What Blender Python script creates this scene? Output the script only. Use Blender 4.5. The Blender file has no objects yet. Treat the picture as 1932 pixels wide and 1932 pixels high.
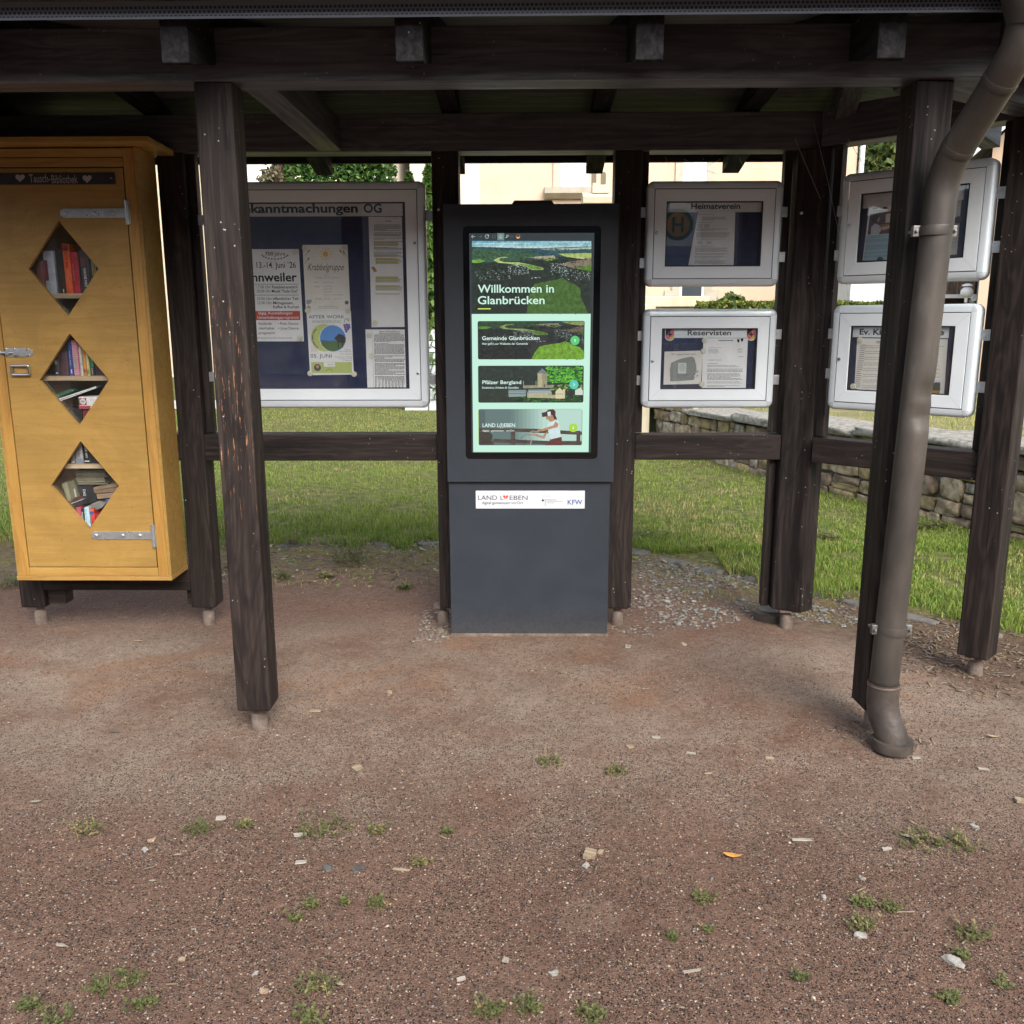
import bpy, math, random
import numpy as np
from mathutils import Vector, Matrix
random.seed(7); RNG = np.random.default_rng(7)
sc = bpy.context.scene
COL = sc.collection
R = math.radians

# ------------------------------------------------------------------ camera
EYE = 1.47
FPX, PITCH, YAW, ROLL = 1704.8, R(11.96), R(.784), R(-.138)   # solved from the photograph's vanishing lines
cp, sp, cy, sy = math.cos(PITCH), math.sin(PITCH), math.cos(YAW), math.sin(YAW)
FW = Vector((-sy*cp, cy*cp, -sp)); RT = Vector((cy, sy, 0)); UP = RT.cross(FW)
RT2 = RT*math.cos(ROLL) + UP*math.sin(ROLL); UP2 = UP*math.cos(ROLL) - RT*math.sin(ROLL)
RT, UP = RT2, UP2
CAMLOC = Vector((0, 0, EYE))
cd = bpy.data.cameras.new('camera'); cam = bpy.data.objects.new('camera', cd); COL.objects.link(cam)
cd.sensor_width = 36; cd.lens = FPX/1932*36; cd.clip_start = .05; cd.clip_end = 1000
cam.matrix_world = Matrix(((RT.x, UP.x, -FW.x, 0), (RT.y, UP.y, -FW.y, 0), (RT.z, UP.z, -FW.z, EYE), (0, 0, 0, 1)))
sc.camera = cam

# ------------------------------------------------------------------ light
SUN_EL, SUN_AZ = R(40), R(158)      # azimuth from +Y towards +X: the bright part of the veiled sky is behind the camera
w = bpy.data.worlds.new('World'); sc.world = w; w.use_nodes = True
nt = w.node_tree; bg = nt.nodes['Background']
sky = nt.nodes.new('ShaderNodeTexSky'); sky.sky_type = 'NISHITA'; sky.sun_disc = False
sky.sun_elevation = SUN_EL; sky.sun_rotation = SUN_AZ
sky.air_density = 1.0; sky.dust_density = 3.0; sky.ozone_density = 1.0
hsv = nt.nodes.new('ShaderNodeHueSaturation'); hsv.inputs['Saturation'].default_value = .60
nt.links.new(sky.outputs[0], hsv.inputs['Color']); nt.links.new(hsv.outputs[0], bg.inputs['Color'])
bg.inputs['Strength'].default_value = .12
sl = bpy.data.lights.new('sun', 'SUN'); sl.energy = 1.1; sl.angle = R(34); sl.color = (1, .965, .915)
so = bpy.data.objects.new('sun', sl); COL.objects.link(so)
sd = Vector((math.sin(SUN_AZ)*math.cos(SUN_EL), math.cos(SUN_AZ)*math.cos(SUN_EL), math.sin(SUN_EL)))
so.rotation_euler = sd.to_track_quat('Z', 'Y').to_euler(); so.location = (-4, 4, 12)
EXPO = 1.70
vs = sc.view_settings; vs.view_transform = 'Standard'; vs.look = 'None'; vs.exposure = EXPO; vs.gamma = 1
sc.cycles.max_bounces = 8; sc.cycles.transparent_max_bounces = 12
try: sc.cycles.use_denoising = True
except Exception: pass

# ------------------------------------------------------------------ helpers
def lin(c):
    o = []
    for v in c[:3]:
        v = v/255; o.append(v/12.92 if v <= .04045 else ((v+.055)/1.055)**2.4)
    return (*o, 1)

def ray(x, y): return FW*FPX + RT*(x-966) - UP*(y-966)
class Plane:                         # a real vertical plane in the place; conv() reads a photo point off it
    def __init__(s, o, d, n):
        s.o = Vector((*o, 0)); s.d = Vector((*d, 0)).normalized(); s.n = Vector((*n, 0)).normalized()
    def shift(s, dep): return Plane((s.o+s.n*dep)[:2], s.d[:2], s.n[:2])
    def conv(s, x, y):
        r = ray(x, y); t = (s.o-CAMLOC).dot(s.n)/r.dot(s.n); P = CAMLOC+r*t
        return (P-s.o).dot(s.d), P.z
    def pos(s, a, b, dep=0): 
        P = s.o+s.d*a+s.n*dep; return Vector((P.x, P.y, b))
def YP(Y): return Plane((0, Y), (1, 0), (0, -1))
def atY(x, y, Y): a, b = YP(Y).conv(x, y); return Vector((a, Y, b))
def ground(x, y, z=0):
    r = ray(x, y); t = (z-EYE)/r.z; return CAMLOC+r*t
KK = 1932/2992
def zoom(x0, y0, wn, wp):            # reading coordinates taken from an enlarged part of the photo
    s = wn/wp
    return lambda x, y: ((x0+x*s)*KK, (y0+y*s)*KK)

MATS = {}
def new_mat(name):
    m = bpy.data.materials.new(name); m.use_nodes = True
    n = m.node_tree.nodes; b = n['Principled BSDF']
    return m, n, m.node_tree.links, b
def plain(name, col, rough=.6, metal=0, spec=.5):
    if name in MATS: return MATS[name]
    m, n, l, b = new_mat(name)
    b.inputs['Base Color'].default_value = col if len(col) == 4 else (*col, 1)
    b.inputs['Roughness'].default_value = rough; b.inputs['Metallic'].default_value = metal
    b.inputs['Specular IOR Level'].default_value = spec
    MATS[name] = m; return m
def ink(c, rough=.7):                # printed colour, sRGB
    return plain('ink_%d_%d_%d' % tuple(c), lin(c), rough, 0, .3)
def glow(c, k=1.0):                  # a colour shown by the lit screen
    key = 'screen_%d_%d_%d' % tuple(c)
    if key in MATS: return MATS[key]
    m, n, l, b = new_mat(key)
    b.inputs['Base Color'].default_value = (.004, .004, .004, 1); b.inputs['Roughness'].default_value = .35
    b.inputs['Emission Color'].default_value = lin(c); b.inputs['Emission Strength'].default_value = k/2**EXPO
    MATS[key] = m; return m
def glown(c, amt=.4, scale=260.0):     # the same, but with the fine mottling of a photograph shown on the screen
    key = 'screen_photo_%d_%d_%d_%d' % (*c, int(scale))
    if key in MATS: return MATS[key]
    m, n, l, b = new_mat(key); b.inputs['Base Color'].default_value = (.004, .004, .004, 1); b.inputs['Roughness'].default_value = .3
    tc = N(n, 'TexCoord'); g = N(n, 'TexNoise', Scale=float(scale), Detail=5, Roughness=.7); l.new(tc.outputs['Object'], g.inputs['Vector']); g2 = N(n, 'TexNoise', Scale=float(scale)*.22, Detail=3, Roughness=.6); l.new(tc.outputs['Object'], g2.inputs['Vector'])
    v = mathn(n, l, 'ADD', mathn(n, l, 'MULTIPLY', g.outputs[0], .6), mathn(n, l, 'MULTIPLY', g2.outputs[0], .4)); L_ = lin(c)
    r = ramp(n, [(.36, tuple(q*(1-amt*1.3) if amt < .7 else q*.15 for q in L_[:3])), (.5, L_), (.66, tuple(min(1, q*(1+amt*1.6)+.01*amt) for q in L_[:3]))]); l.new(v, r.inputs[0]); l.new(r.outputs[0], b.inputs['Emission Color'])
    b.inputs['Emission Strength'].default_value = 1/2**EXPO; MATS[key] = m; return m
def N(nodes, kind, **kw):
    x = nodes.new('ShaderNode'+kind)
    for k, v in kw.items():
        if k in x.inputs: x.inputs[k].default_value = v
        else: setattr(x, k, v)
    return x
def ramp(nodes, stops, interp='LINEAR'):
    r = nodes.new('ShaderNodeValToRGB'); r.color_ramp.interpolation = interp
    e = r.color_ramp.elements
    while len(e) > 1: e.remove(e[0])
    e[0].position = stops[0][0]; e[0].color = (*stops[0][1][:3], 1)
    for p, c in stops[1:]:
        q = e.new(p); q.color = (*c[:3], 1)
    return r
def mixc(nodes, links, fac, a, b, mode='MIX'):
    m = nodes.new('ShaderNodeMix'); m.data_type = 'RGBA'; m.blend_type = mode
    def put(sock, v):
        if hasattr(v, 'is_output') or hasattr(v, 'links'): links.new(v, sock)
        elif isinstance(v, (int, float)): sock.default_value = v
        else: sock.default_value = (*v[:3], 1)
    put(m.inputs[0], fac); put(m.inputs[6], a); put(m.inputs[7], b)
    return m.outputs[2]
def mathn(nodes, links, op, a, b=None, c=None, clamp=False):
    m = nodes.new('ShaderNodeMath'); m.operation = op; m.use_clamp = clamp
    for i, v in enumerate((a, b, c)):
        if v is None: continue
        if isinstance(v, (int, float)): m.inputs[i].default_value = v
        else: links.new(v, m.inputs[i])
    return m.outputs[0]
def bump(nodes, links, b, h, strength=.3, dist=.01):
    bp = nodes.new('ShaderNodeBump'); bp.inputs['Strength'].default_value = strength; bp.inputs['Distance'].default_value = dist
    links.new(h, bp.inputs['Height']); links.new(bp.outputs[0], b.inputs['Normal']); return bp

def wood(name, axis, dark, mid, light, rough=.6, grain=1.0, specks=0.0, scrape=None, bumpk=.35, wk=.28, crack=.75, knots=0, stain=0, spec=.4):
    if name in MATS: return MATS[name]
    m, n, l, b = new_mat(name)
    tc = N(n, 'TexCoord'); oi = N(n, 'ObjectInfo')
    off = N(n, 'VectorMath', operation='ADD')
    sc3 = N(n, 'VectorMath', operation='SCALE'); l.new(oi.outputs['Random'], sc3.inputs['Scale']); sc3.inputs[0].default_value = (7.3, 3.1, 5.7)
    l.new(tc.outputs['Object'], off.inputs[0]); l.new(sc3.outputs[0], off.inputs[1])
    mp = N(n, 'Mapping'); s = [38*grain]*3; s['xyz'.index(axis)] = 1.6*grain; mp.inputs['Scale'].default_value = s
    l.new(off.outputs[0], mp.inputs['Vector'])
    g = N(n, 'TexNoise', Scale=1.0, Detail=7, Roughness=.62, Distortion=.6); l.new(mp.outputs[0], g.inputs['Vector'])
    mp2 = N(n, 'Mapping'); s2 = [11*grain]*3; s2['xyz'.index(axis)] = 1.2*grain; mp2.inputs['Scale'].default_value = s2
    l.new(off.outputs[0], mp2.inputs['Vector'])
    g2 = N(n, 'TexNoise', Scale=1.0, Detail=4, Roughness=.5, Distortion=1.2); l.new(mp2.outputs[0], g2.inputs['Vector'])
    # rings: a sine of the stretched noise gives cathedral grain
    ring = mathn(n, l, 'SINE', mathn(n, l, 'MULTIPLY', g2.outputs[0], 46.0))
    v = mathn(n, l, 'ADD', g.outputs[0], mathn(n, l, 'MULTIPLY', ring, .09))
    r = ramp(n, [(.34, dark), (.52, mid), (.78, light)]); l.new(v, r.inputs[0])
    colr = r.outputs[0]
    # broad weathering
    g3 = N(n, 'TexNoise', Scale=2.2, Detail=5, Roughness=.6); l.new(off.outputs[0], g3.inputs['Vector'])
    wr = ramp(n, [(.42, (0, 0, 0)), (.7, (1, 1, 1))]); l.new(g3.outputs[0], wr.inputs[0])
    colr = mixc(n, l, mathn(n, l, 'MULTIPLY', wr.outputs[0], wk), colr, light)
    # fine cracks along the grain
    mp4 = N(n, 'Mapping'); s4 = [60.]*3; s4['xyz'.index(axis)] = .9; mp4.inputs['Scale'].default_value = s4
    l.new(off.outputs[0], mp4.inputs['Vector'])
    g4 = N(n, 'TexNoise', Scale=1.0, Detail=2); l.new(mp4.outputs[0], g4.inputs['Vector'])
    cr = ramp(n, [(.24, (1, 1, 1)), (.32, (0, 0, 0))]); l.new(g4.outputs[0], cr.inputs[0])
    if crack: colr = mixc(n, l, mathn(n, l, 'MULTIPLY', cr.outputs[0], crack), colr, tuple(.3*c for c in dark[:3]))
    if knots:
        kv = N(n, 'TexVoronoi', Scale=float(knots)); kp = N(n, 'Mapping'); ks = [1.6]*3; ks['xyz'.index(axis)] = .7; kp.inputs['Scale'].default_value = ks; l.new(off.outputs[0], kp.inputs['Vector']); l.new(kp.outputs[0], kv.inputs['Vector'])
        kd = mathn(n, l, 'ADD', kv.outputs['Distance'], mathn(n, l, 'MULTIPLY', mathn(n, l, 'SUBTRACT', g.outputs[0], .5), .06))
        kr = ramp(n, [(.03, (1, 1, 1)), (.055, (.45, .45, .45)), (.075, (.65, .65, .65)), (.10, (0, 0, 0))]); l.new(kd, kr.inputs[0]); ksel = N(n, 'SeparateColor'); l.new(kv.outputs['Color'], ksel.inputs[0])
        colr = mixc(n, l, mathn(n, l, 'MULTIPLY', mathn(n, l, 'MULTIPLY', kr.outputs[0], mathn(n, l, 'GREATER_THAN', ksel.outputs[0], .45)), .8), colr, tuple(.35*c for c in dark[:3]))
    if stain:                         # blotchy uneven varnish, runs and dirt
        gs1 = N(n, 'TexNoise', Scale=4.0, Detail=7, Roughness=.68, Distortion=.8); l.new(off.outputs[0], gs1.inputs['Vector']); r1_ = ramp(n, [(.42, (0, 0, 0)), (.62, (1, 1, 1))]); l.new(gs1.outputs[0], r1_.inputs[0])
        colr = mixc(n, l, mathn(n, l, 'MULTIPLY', r1_.outputs[0], stain), colr, tuple(.62*c for c in mid[:3]))
        gs2 = N(n, 'TexNoise', Scale=55.0, Detail=4, Roughness=.7); l.new(off.outputs[0], gs2.inputs['Vector']); r2_ = ramp(n, [(.64, (0, 0, 0)), (.70, (1, 1, 1))]); l.new(gs2.outputs[0], r2_.inputs[0])
        colr = mixc(n, l, mathn(n, l, 'MULTIPLY', r2_.outputs[0], stain*1.3), colr, tuple(.4*c for c in dark[:3]))
    if specks:
        vo = N(n, 'TexVoronoi', Scale=42.0); l.new(off.outputs[0], vo.inputs['Vector'])
        sr = ramp(n, [(.085, (1, 1, 1)), (.13, (0, 0, 0))]); l.new(vo.outputs['Distance'], sr.inputs[0])
        gs = N(n, 'TexNoise', Scale=9.0, Detail=3); l.new(off.outputs[0], gs.inputs['Vector'])
        gr = ramp(n, [(.55, (0, 0, 0)), (.62, (1, 1, 1))]); l.new(gs.outputs[0], gr.inputs[0])
        f = mathn(n, l, 'MULTIPLY', mathn(n, l, 'MULTIPLY', sr.outputs[0], gr.outputs[0]), specks)
        colr = mixc(n, l, f, colr, (.42, .40, .37))
    if scrape:                        # worn stain with the raw wood showing in streaks
        (x0, x1, z0, z1), sc_col = scrape
        sx = N(n, 'SeparateXYZ'); l.new(tc.outputs['Object'], sx.inputs[0])
        def win(o, a, c, soft):
            u = mathn(n, l, 'DIVIDE', mathn(n, l, 'SUBTRACT', o, a), soft, clamp=True)
            v2 = mathn(n, l, 'DIVIDE', mathn(n, l, 'SUBTRACT', c, o), soft, clamp=True)
            return mathn(n, l, 'MULTIPLY', u, v2)
        W_ = mathn(n, l, 'MULTIPLY', win(sx.outputs[0], x0, x1, .02), win(sx.outputs[2], z0, z1, .3))
        mp5 = N(n, 'Mapping'); mp5.inputs['Scale'].default_value = (190, 190, 9); l.new(tc.outputs['Object'], mp5.inputs['Vector'])
        g5 = N(n, 'TexNoise', Scale=1.0, Detail=6, Roughness=.75); l.new(mp5.outputs[0], g5.inputs['Vector'])
        r5 = ramp(n, [(.60, (0, 0, 0)), (.64, (1, 1, 1))]); l.new(g5.outputs[0], r5.inputs[0])
        colr = mixc(n, l, mathn(n, l, 'MULTIPLY', r5.outputs[0], W_), colr, sc_col)
    l.new(colr, b.inputs['Base Color'])
    rr = ramp(n, [(.3, (rough+.12,)*3), (.7, (rough-.1,)*3)]); l.new(g.outputs[0], rr.inputs[0]); l.new(rr.outputs[0], b.inputs['Roughness'])
    b.inputs['Specular IOR Level'].default_value = spec
    bump(n, l, b, v, bumpk, .004)
    MATS[name] = m; return m

def noisy(name, c1, c2, scale=6, rough=.6, metal=0, bumpk=0, c3=None, bscale=None, stretch=(1, 1, 1), lo=.35, hi=.65, rvar=.1, spec=.5):
    if name in MATS: return MATS[name]
    m, n, l, b = new_mat(name)
    tc = N(n, 'TexCoord'); mp = N(n, 'Mapping'); mp.inputs['Scale'].default_value = stretch; l.new(tc.outputs['Object'], mp.inputs['Vector'])
    g = N(n, 'TexNoise', Scale=float(scale), Detail=6, Roughness=.6); l.new(mp.outputs[0], g.inputs['Vector'])
    st = [(lo, c1), (hi, c2)] + ([(min(.98, hi+.12), c3)] if c3 else [])
    r = ramp(n, st); l.new(g.outputs[0], r.inputs[0]); l.new(r.outputs[0], b.inputs['Base Color'])
    rr = ramp(n, [(.3, (rough+rvar,)*3), (.7, (rough-rvar,)*3)]); l.new(g.outputs[0], rr.inputs[0]); l.new(rr.outputs[0], b.inputs['Roughness'])
    b.inputs['Metallic'].default_value = metal; b.inputs['Specular IOR Level'].default_value = spec
    if bumpk:
        g2 = N(n, 'TexNoise', Scale=float(bscale or scale*4), Detail=6); l.new(mp.outputs[0], g2.inputs['Vector'])
        bump(n, l, b, g2.outputs[0], bumpk, .006)
    MATS[name] = m; return m

def glass_mat(name='clear_pane', tint=(.975, .985, .985), rough=.01, dust=(.007, .038)):
    if name in MATS: return MATS[name]
    m = bpy.data.materials.new(name); m.use_nodes = True; n = m.node_tree.nodes; l = m.node_tree.links; n.clear()
    o = N(n, 'OutputMaterial'); t = N(n, 'BsdfTransparent'); t.inputs[0].default_value = (*tint, 1)
    g = N(n, 'BsdfGlossy'); g.inputs['Roughness'].default_value = rough
    lw = N(n, 'LayerWeight', Blend=.5); mx = N(n, 'MixShader')
    f = mathn(n, l, 'ADD', mathn(n, l, 'MULTIPLY', mathn(n, l, 'POWER', lw.outputs['Facing'], 5.0), .95), .07)   # Schlick, the same from both faces
    l.new(f, mx.inputs[0]); l.new(t.outputs[0], mx.inputs[1]); l.new(g.outputs[0], mx.inputs[2]);     # a film of dust, thicker in smears
    tc = N(n, 'TexCoord'); d = N(n, 'BsdfDiffuse'); d.inputs[0].default_value = (.62, .62, .60, 1); gn = N(n, 'TexNoise', Scale=9.0, Detail=6, Roughness=.7, Distortion=1.0); l.new(tc.outputs['Object'], gn.inputs['Vector'])
    dr_ = ramp(n, [(.35, (dust[0],)*3), (.68, (dust[1],)*3)]); l.new(gn.outputs[0], dr_.inputs[0]); m2 = N(n, 'MixShader'); l.new(dr_.outputs[0], m2.inputs[0]); l.new(mx.outputs[0], m2.inputs[1]); l.new(d.outputs[0], m2.inputs[2]); l.new(m2.outputs[0], o.inputs[0])
    MATS[name] = m; return m

class MB:
    def __init__(s): s.v = []; s.f = []; s.m = []; s.mats = []
    def mi(s, mat):
        if mat not in s.mats: s.mats.append(mat)
        return s.mats.index(mat)
    def add(s, vs, fs, mat):
        k = len(s.v); i = s.mi(mat)
        s.v += [tuple(p) for p in vs]
        for f in fs: s.f.append(tuple(k+j for j in f)); s.m.append(i)
    def box(s, x0, x1, y0, y1, z0, z1, mat, M=None):
        vs = [Vector((x, y, z)) for x in (x0, x1) for y in (y0, y1) for z in (z0, z1)]
        if M: vs = [M @ p for p in vs]
        s.add(vs, [(0, 1, 3, 2), (4, 6, 7, 5), (0, 4, 5, 1), (2, 3, 7, 6), (0, 2, 6, 4), (1, 5, 7, 3)], mat)
    def prism(s, poly, ax, t0, t1, mat, M=None):
        # poly: 2-D outline in the two other axes (order xy / xz / yz); extruded along ax from t0 to t1
        def P(a, b, t): return {'z': Vector((a, b, t)), 'y': Vector((a, t, b)), 'x': Vector((t, a, b))}[ax]
        k = len(poly); vs = [P(a, b, t0) for a, b in poly]+[P(a, b, t1) for a, b in poly]
        if M: vs = [M @ p for p in vs]
        s.add(vs, [tuple(range(k))[::-1], tuple(range(k, 2*k))]+[(i, (i+1) % k, k+(i+1) % k, k+i) for i in range(k)], mat)
    def tube(s, path, rad, mat, n=16, cap=True):
        path = [Vector(p) for p in path]; K = len(path)
        if not hasattr(rad, '__len__'): rad = [rad]*K
        rings = []; ref = None
        for i, p in enumerate(path):
            t = (path[min(i+1, K-1)]-path[max(i-1, 0)])
            if t.length < 1e-9: t = path[K-1]-path[0]
            t.normalize()
            if ref is None: ref = t.orthogonal().normalized()
            ref = (ref-t*ref.dot(t)).normalized(); b2 = t.cross(ref)
            rings.append([p+(ref*math.cos(2*math.pi*j/n)+b2*math.sin(2*math.pi*j/n))*rad[i] for j in range(n)])
        vs = [q for r in rings for q in r]; fs = []
        for i in range(K-1):
            for j in range(n):
                fs.append((i*n+j, i*n+(j+1) % n, (i+1)*n+(j+1) % n, (i+1)*n+j))
        if cap: fs += [tuple(range(n))[::-1], tuple((K-1)*n+j for j in range(n))]
        s.add(vs, fs, mat)
    def build(s, name, parent=None, smooth=False, bevel=0, seg=2):
        me = bpy.data.meshes.new(name); me.from_pydata(s.v, [], s.f)
        for m in s.mats: me.materials.append(m)
        me.polygons.foreach_set('material_index', s.m)
        if smooth: me.polygons.foreach_set('use_smooth', [True]*len(s.f))
        me.update()
        o = bpy.data.objects.new(name, me); COL.objects.link(o)
        if parent: set_parent(o, parent)
        if bevel:
            b = o.modifiers.new('bevel', 'BEVEL'); b.width = bevel; b.segments = seg; b.limit_method = 'ANGLE'; b.angle_limit = R(40)
        if smooth:
            pass
        return o
def world_of(o):
    M = o.matrix_basis.copy()
    if o.parent: M = world_of(o.parent) @ o.matrix_parent_inverse @ M
    return M
def set_parent(o, p): o.parent = p; o.matrix_parent_inverse = world_of(p).inverted()
def tag(o, label=None, cat=None, group=None, kind=None):
    if label: o['label'] = label
    if cat: o['category'] = cat
    if group: o['group'] = group
    if kind: o['kind'] = kind
    return o
def thing(name, label, cat, loc=(0, 0, 0), group=None):
    o = bpy.data.objects.new(name, None); COL.objects.link(o); o.location = loc; o.empty_display_size = .1
    return tag(o, label, cat, group)
def smooth_by_angle(o, ang=40):
    me = o.data; me.polygons.foreach_set('use_smooth', [True]*len(me.polygons))
    try: me.set_sharp_from_angle(angle=R(ang))
    except Exception: pass
    return o

# --- lettering -----------------------------------------------------------
_tc = {}
def glyphs(s, bold):
    k = (s, bold)
    if k in _tc: return _tc[k]
    c = bpy.data.curves.new('lettering', 'FONT'); c.body = s; c.size = 1; c.offset = bold; c.resolution_u = 3; c.fill_mode = 'FRONT'
    o = bpy.data.objects.new('lettering', c)
    me = bpy.data.meshes.new_from_object(o)
    vs = np.zeros(len(me.vertices)*3); me.vertices.foreach_get('co', vs); vs = vs.reshape(-1, 3)
    fs = [tuple(p.vertices) for p in me.polygons]
    bpy.data.objects.remove(o); bpy.data.curves.remove(c); bpy.data.meshes.remove(me)
    _tc[k] = (vs, fs); return _tc[k]

class Print:                          # flat printing on a plane, read off the photo with a zoom reader z
    def __init__(s, plane, z=None): s.p = plane; s.z = z or (lambda x, y: (x, y)); s.mb = MB(); s.d = .0006
    def c(s, x, y): return s.p.conv(*s.z(x, y))
    def rect_ab(s, x0, y0, x1, y1):
        xm, ym = (x0+x1)/2, (y0+y1)/2
        return s.c(x0, ym)[0], s.c(xm, y0)[1], s.c(x1, ym)[0], s.c(xm, y1)[1]
    def ab(s, pts, mat, dep=None):
        dep = s.d if dep is None else dep
        vs = [s.p.pos(a, b, dep) for a, b in pts]
        s.mb.add(vs, [tuple(range(len(vs)))], mat)
    def rect(s, x0, y0, x1, y1, mat, dep=None):
        a0, b0, a1, b1 = s.rect_ab(x0, y0, x1, y1); s.ab([(a0, b1), (a1, b1), (a1, b0), (a0, b0)], mat, dep)
    def poly(s, pts, mat, dep=None): s.ab([s.c(*p) for p in pts], mat, dep)
    def disc(s, x, y, r, mat, dep=None, n=20, ry=None, a0=0, a1=2*math.pi):
        ca, cb = s.c(x, y); ra = abs(s.c(x+r, y)[0]-ca); rb = ra*(ry/r if ry else 1)
        s.ab([(ca+ra*math.cos(a0+(a1-a0)*i/n), cb+rb*math.sin(a0+(a1-a0)*i/n)) for i in range(n if abs(a1-a0-2*math.pi) < .01 else n+1)], mat, dep)
    def ring(s, x, y, r, r2, mat, dep=None, n=24, a0=0, a1=2*math.pi):
        dep = s.d if dep is None else dep
        ca, cb = s.c(x, y); k = abs(s.c(x+r, y)[0]-ca)/r
        for i in range(n):
            t0, t1 = a0+(a1-a0)*i/n, a0+(a1-a0)*(i+1)/n
            s.ab([(ca+k*q*math.cos(t), cb+k*q*math.sin(t)) for q, t in ((r, t0), (r, t1), (r2, t1), (r2, t0))], mat, dep)
    def line(s, pts, wpx, mat, dep=None):
        k = abs(s.c(pts[0][0]+wpx, pts[0][1])[0]-s.c(*pts[0])[0])/2
        q = [Vector(s.c(*p)) for p in pts]
        for a, b in zip(q, q[1:]):
            t = (b-a); 
            if t.length < 1e-6: continue
            t.normalize(); nn = Vector((-t.y, t.x))*k
            s.ab([a-nn, b-nn, b+nn, a+nn], mat, dep)
    def rrect(s, x0, y0, x1, y1, r, mat, dep=None):
        a0, b0, a1, b1 = s.rect_ab(x0, y0, x1, y1); k = (a1-a0)/(x1-x0)*r; pts = []
        for (cx, cz, st) in ((a1-k, b0-k, 0), (a0+k, b0-k, 90), (a0+k, b1+k, 180), (a1-k, b1+k, 270)):
            pts += [(cx+k*math.cos(R(st+j*18)), cz+k*math.sin(R(st+j*18))) for j in range(6)]
        s.ab(pts, mat, dep)
    def text(s, t, xl, xr, yb, yc, mat, bold=0.0, shear=0.0, dep=None, capk=.69, rot=0):
        dep = s.d if dep is None else dep
        vs, fs = glyphs(t, bold)
        if len(vs) == 0: return
        x0, x1 = vs[:, 0].min(), vs[:, 0].max(); xm = (xl+xr)/2
        if rot:                      # running upwards (90) or downwards (-90): xl,xr are then y readings, yb,yc x readings
            a_b, a_c = s.c(yb, xm)[0], s.c(yc, xm)[0]; b_l, b_r = s.c((yb+yc)/2, xl)[1], s.c((yb+yc)/2, xr)[1]
            out = [(a_b+(v[1]/capk)*(a_c-a_b), b_l+(v[0]-x0)/(x1-x0)*(b_r-b_l)) for v in vs]
        else:
            al, ar = s.c(xl, yb)[0], s.c(xr, yb)[0]; bb, bc = s.c(xm, yb)[1], s.c(xm, yc)[1]; sl_ = (s.c(xr, yb)[1]-s.c(xl, yb)[1])*0
            out = []
            for v in vs:
                q = v[1]/capk; out.append((al+(v[0]-x0)/(x1-x0)*(ar-al)+shear*q*(bc-bb), bb+q*(bc-bb)))
        s.mb.add([s.p.pos(a, b, dep) for a, b in out], fs, mat)
    def block(s, x0, y0, x1, y1, n, mat, fill=.5, rag=.15, dep=None, seed=1, slope=0, wlo=.03, whi=.1):
        rr = random.Random(seed); h = (y1-y0)/n
        for i in range(n):
            y = y0+i*h; xe = x1-(x1-x0)*rr.random()*rag
            if rr.random() < .12: xe = x0+(x1-x0)*(.3+.4*rr.random())
            x = x0
            while x < xe:
                wd = (x1-x0)*(wlo+(whi-wlo)*rr.random()); e = min(xe, x+wd)
                s.rect(x, y+slope*(x-x0), e, y+h*fill+slope*(x-x0), mat, dep); x = e+(x1-x0)*.014
    def build(s, name, parent): return s.mb.build(name, parent)
# ------------------------------------------------------------------ materials
D_, M_, L_ = (.0085, .0066, .006), (.0185, .0132, .0115), (.046, .034, .029)
WOODX = wood('stained_timber_x', 'x', D_, M_, L_, .6, specks=.5, spec=.22)
WOODY = wood('stained_timber_y', 'y', D_, M_, L_, .55, specks=.4)
WOODA = wood('roof_timber_hazed_x', 'x', (.036, .036, .042), (.064, .063, .071), (.105, .101, .108), .45, specks=.5)  # roof timber lightened and blued to paint in the haze under the eaves
WOODB = wood('roof_timber_hazed_y', 'y', (.026, .025, .028), (.047, .045, .049), (.080, .075, .079), .5, specks=.4)  # grain along y, with the haze tint painted in too
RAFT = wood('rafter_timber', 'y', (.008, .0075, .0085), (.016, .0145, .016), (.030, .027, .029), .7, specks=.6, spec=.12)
WOODZ = wood('stained_timber_z', 'z', D_, M_, L_, .6, specks=.75, knots=2.6, spec=.22)
WOODW = wood('scraped_timber', 'z', D_, M_, L_, .6, specks=.8, knots=2.6, spec=.2, scrape=((-1.05, -.905, .72, 1.62), (.42, .20, .10)))
BOARD = wood('ochre_panel', 'x', (.295, .170, .040), (.335, .198, .050), (.375, .225, .062), .5, grain=.9, bumpk=.05, wk=.35, crack=0, knots=2.1, stain=.42)
PINE = wood('ochre_pine', 'z', (.29, .145, .03), (.385, .205, .047), (.43, .245, .066), .48, grain=.8, bumpk=.12, crack=.4, knots=3.6, stain=.3)
PINEX = wood('ochre_pine_x', 'x', (.28, .148, .033), (.37, .21, .052), (.415, .25, .074), .48, grain=.8, bumpk=.12, crack=.4, knots=3.6, stain=.3)
SHELFW = wood('pale_shelf_pine', 'x', (.40, .29, .17), (.55, .42, .26), (.62, .50, .34), .6, grain=.8, bumpk=.1)
ALU = noisy('silver_frame', (.635, .70, .735), (.685, .75, .78), 9, .36, .2, rvar=.05)
ALUC = noisy('corner_cap_grey', (.48, .52, .55), (.52, .56, .59), 9, .42, .1)
ALUD = noisy('door_frame_silver', (.68, .735, .765), (.745, .80, .825), 3, .5, .08, stretch=(1, 1, 1), rvar=.05)
BLACKG = plain('black_gasket', (.008, .008, .009), .6)
NAVY = noisy('navy_felt', (.010, .018, .062), (.014, .024, .080), 30, .9, spec=.15)
STRIP = plain('title_strip_grey', (.72, .75, .755), .5)
PAPER = noisy('white_paper', (.78, .785, .785), (.84, .845, .845), 5, .8, spec=.2)
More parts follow.
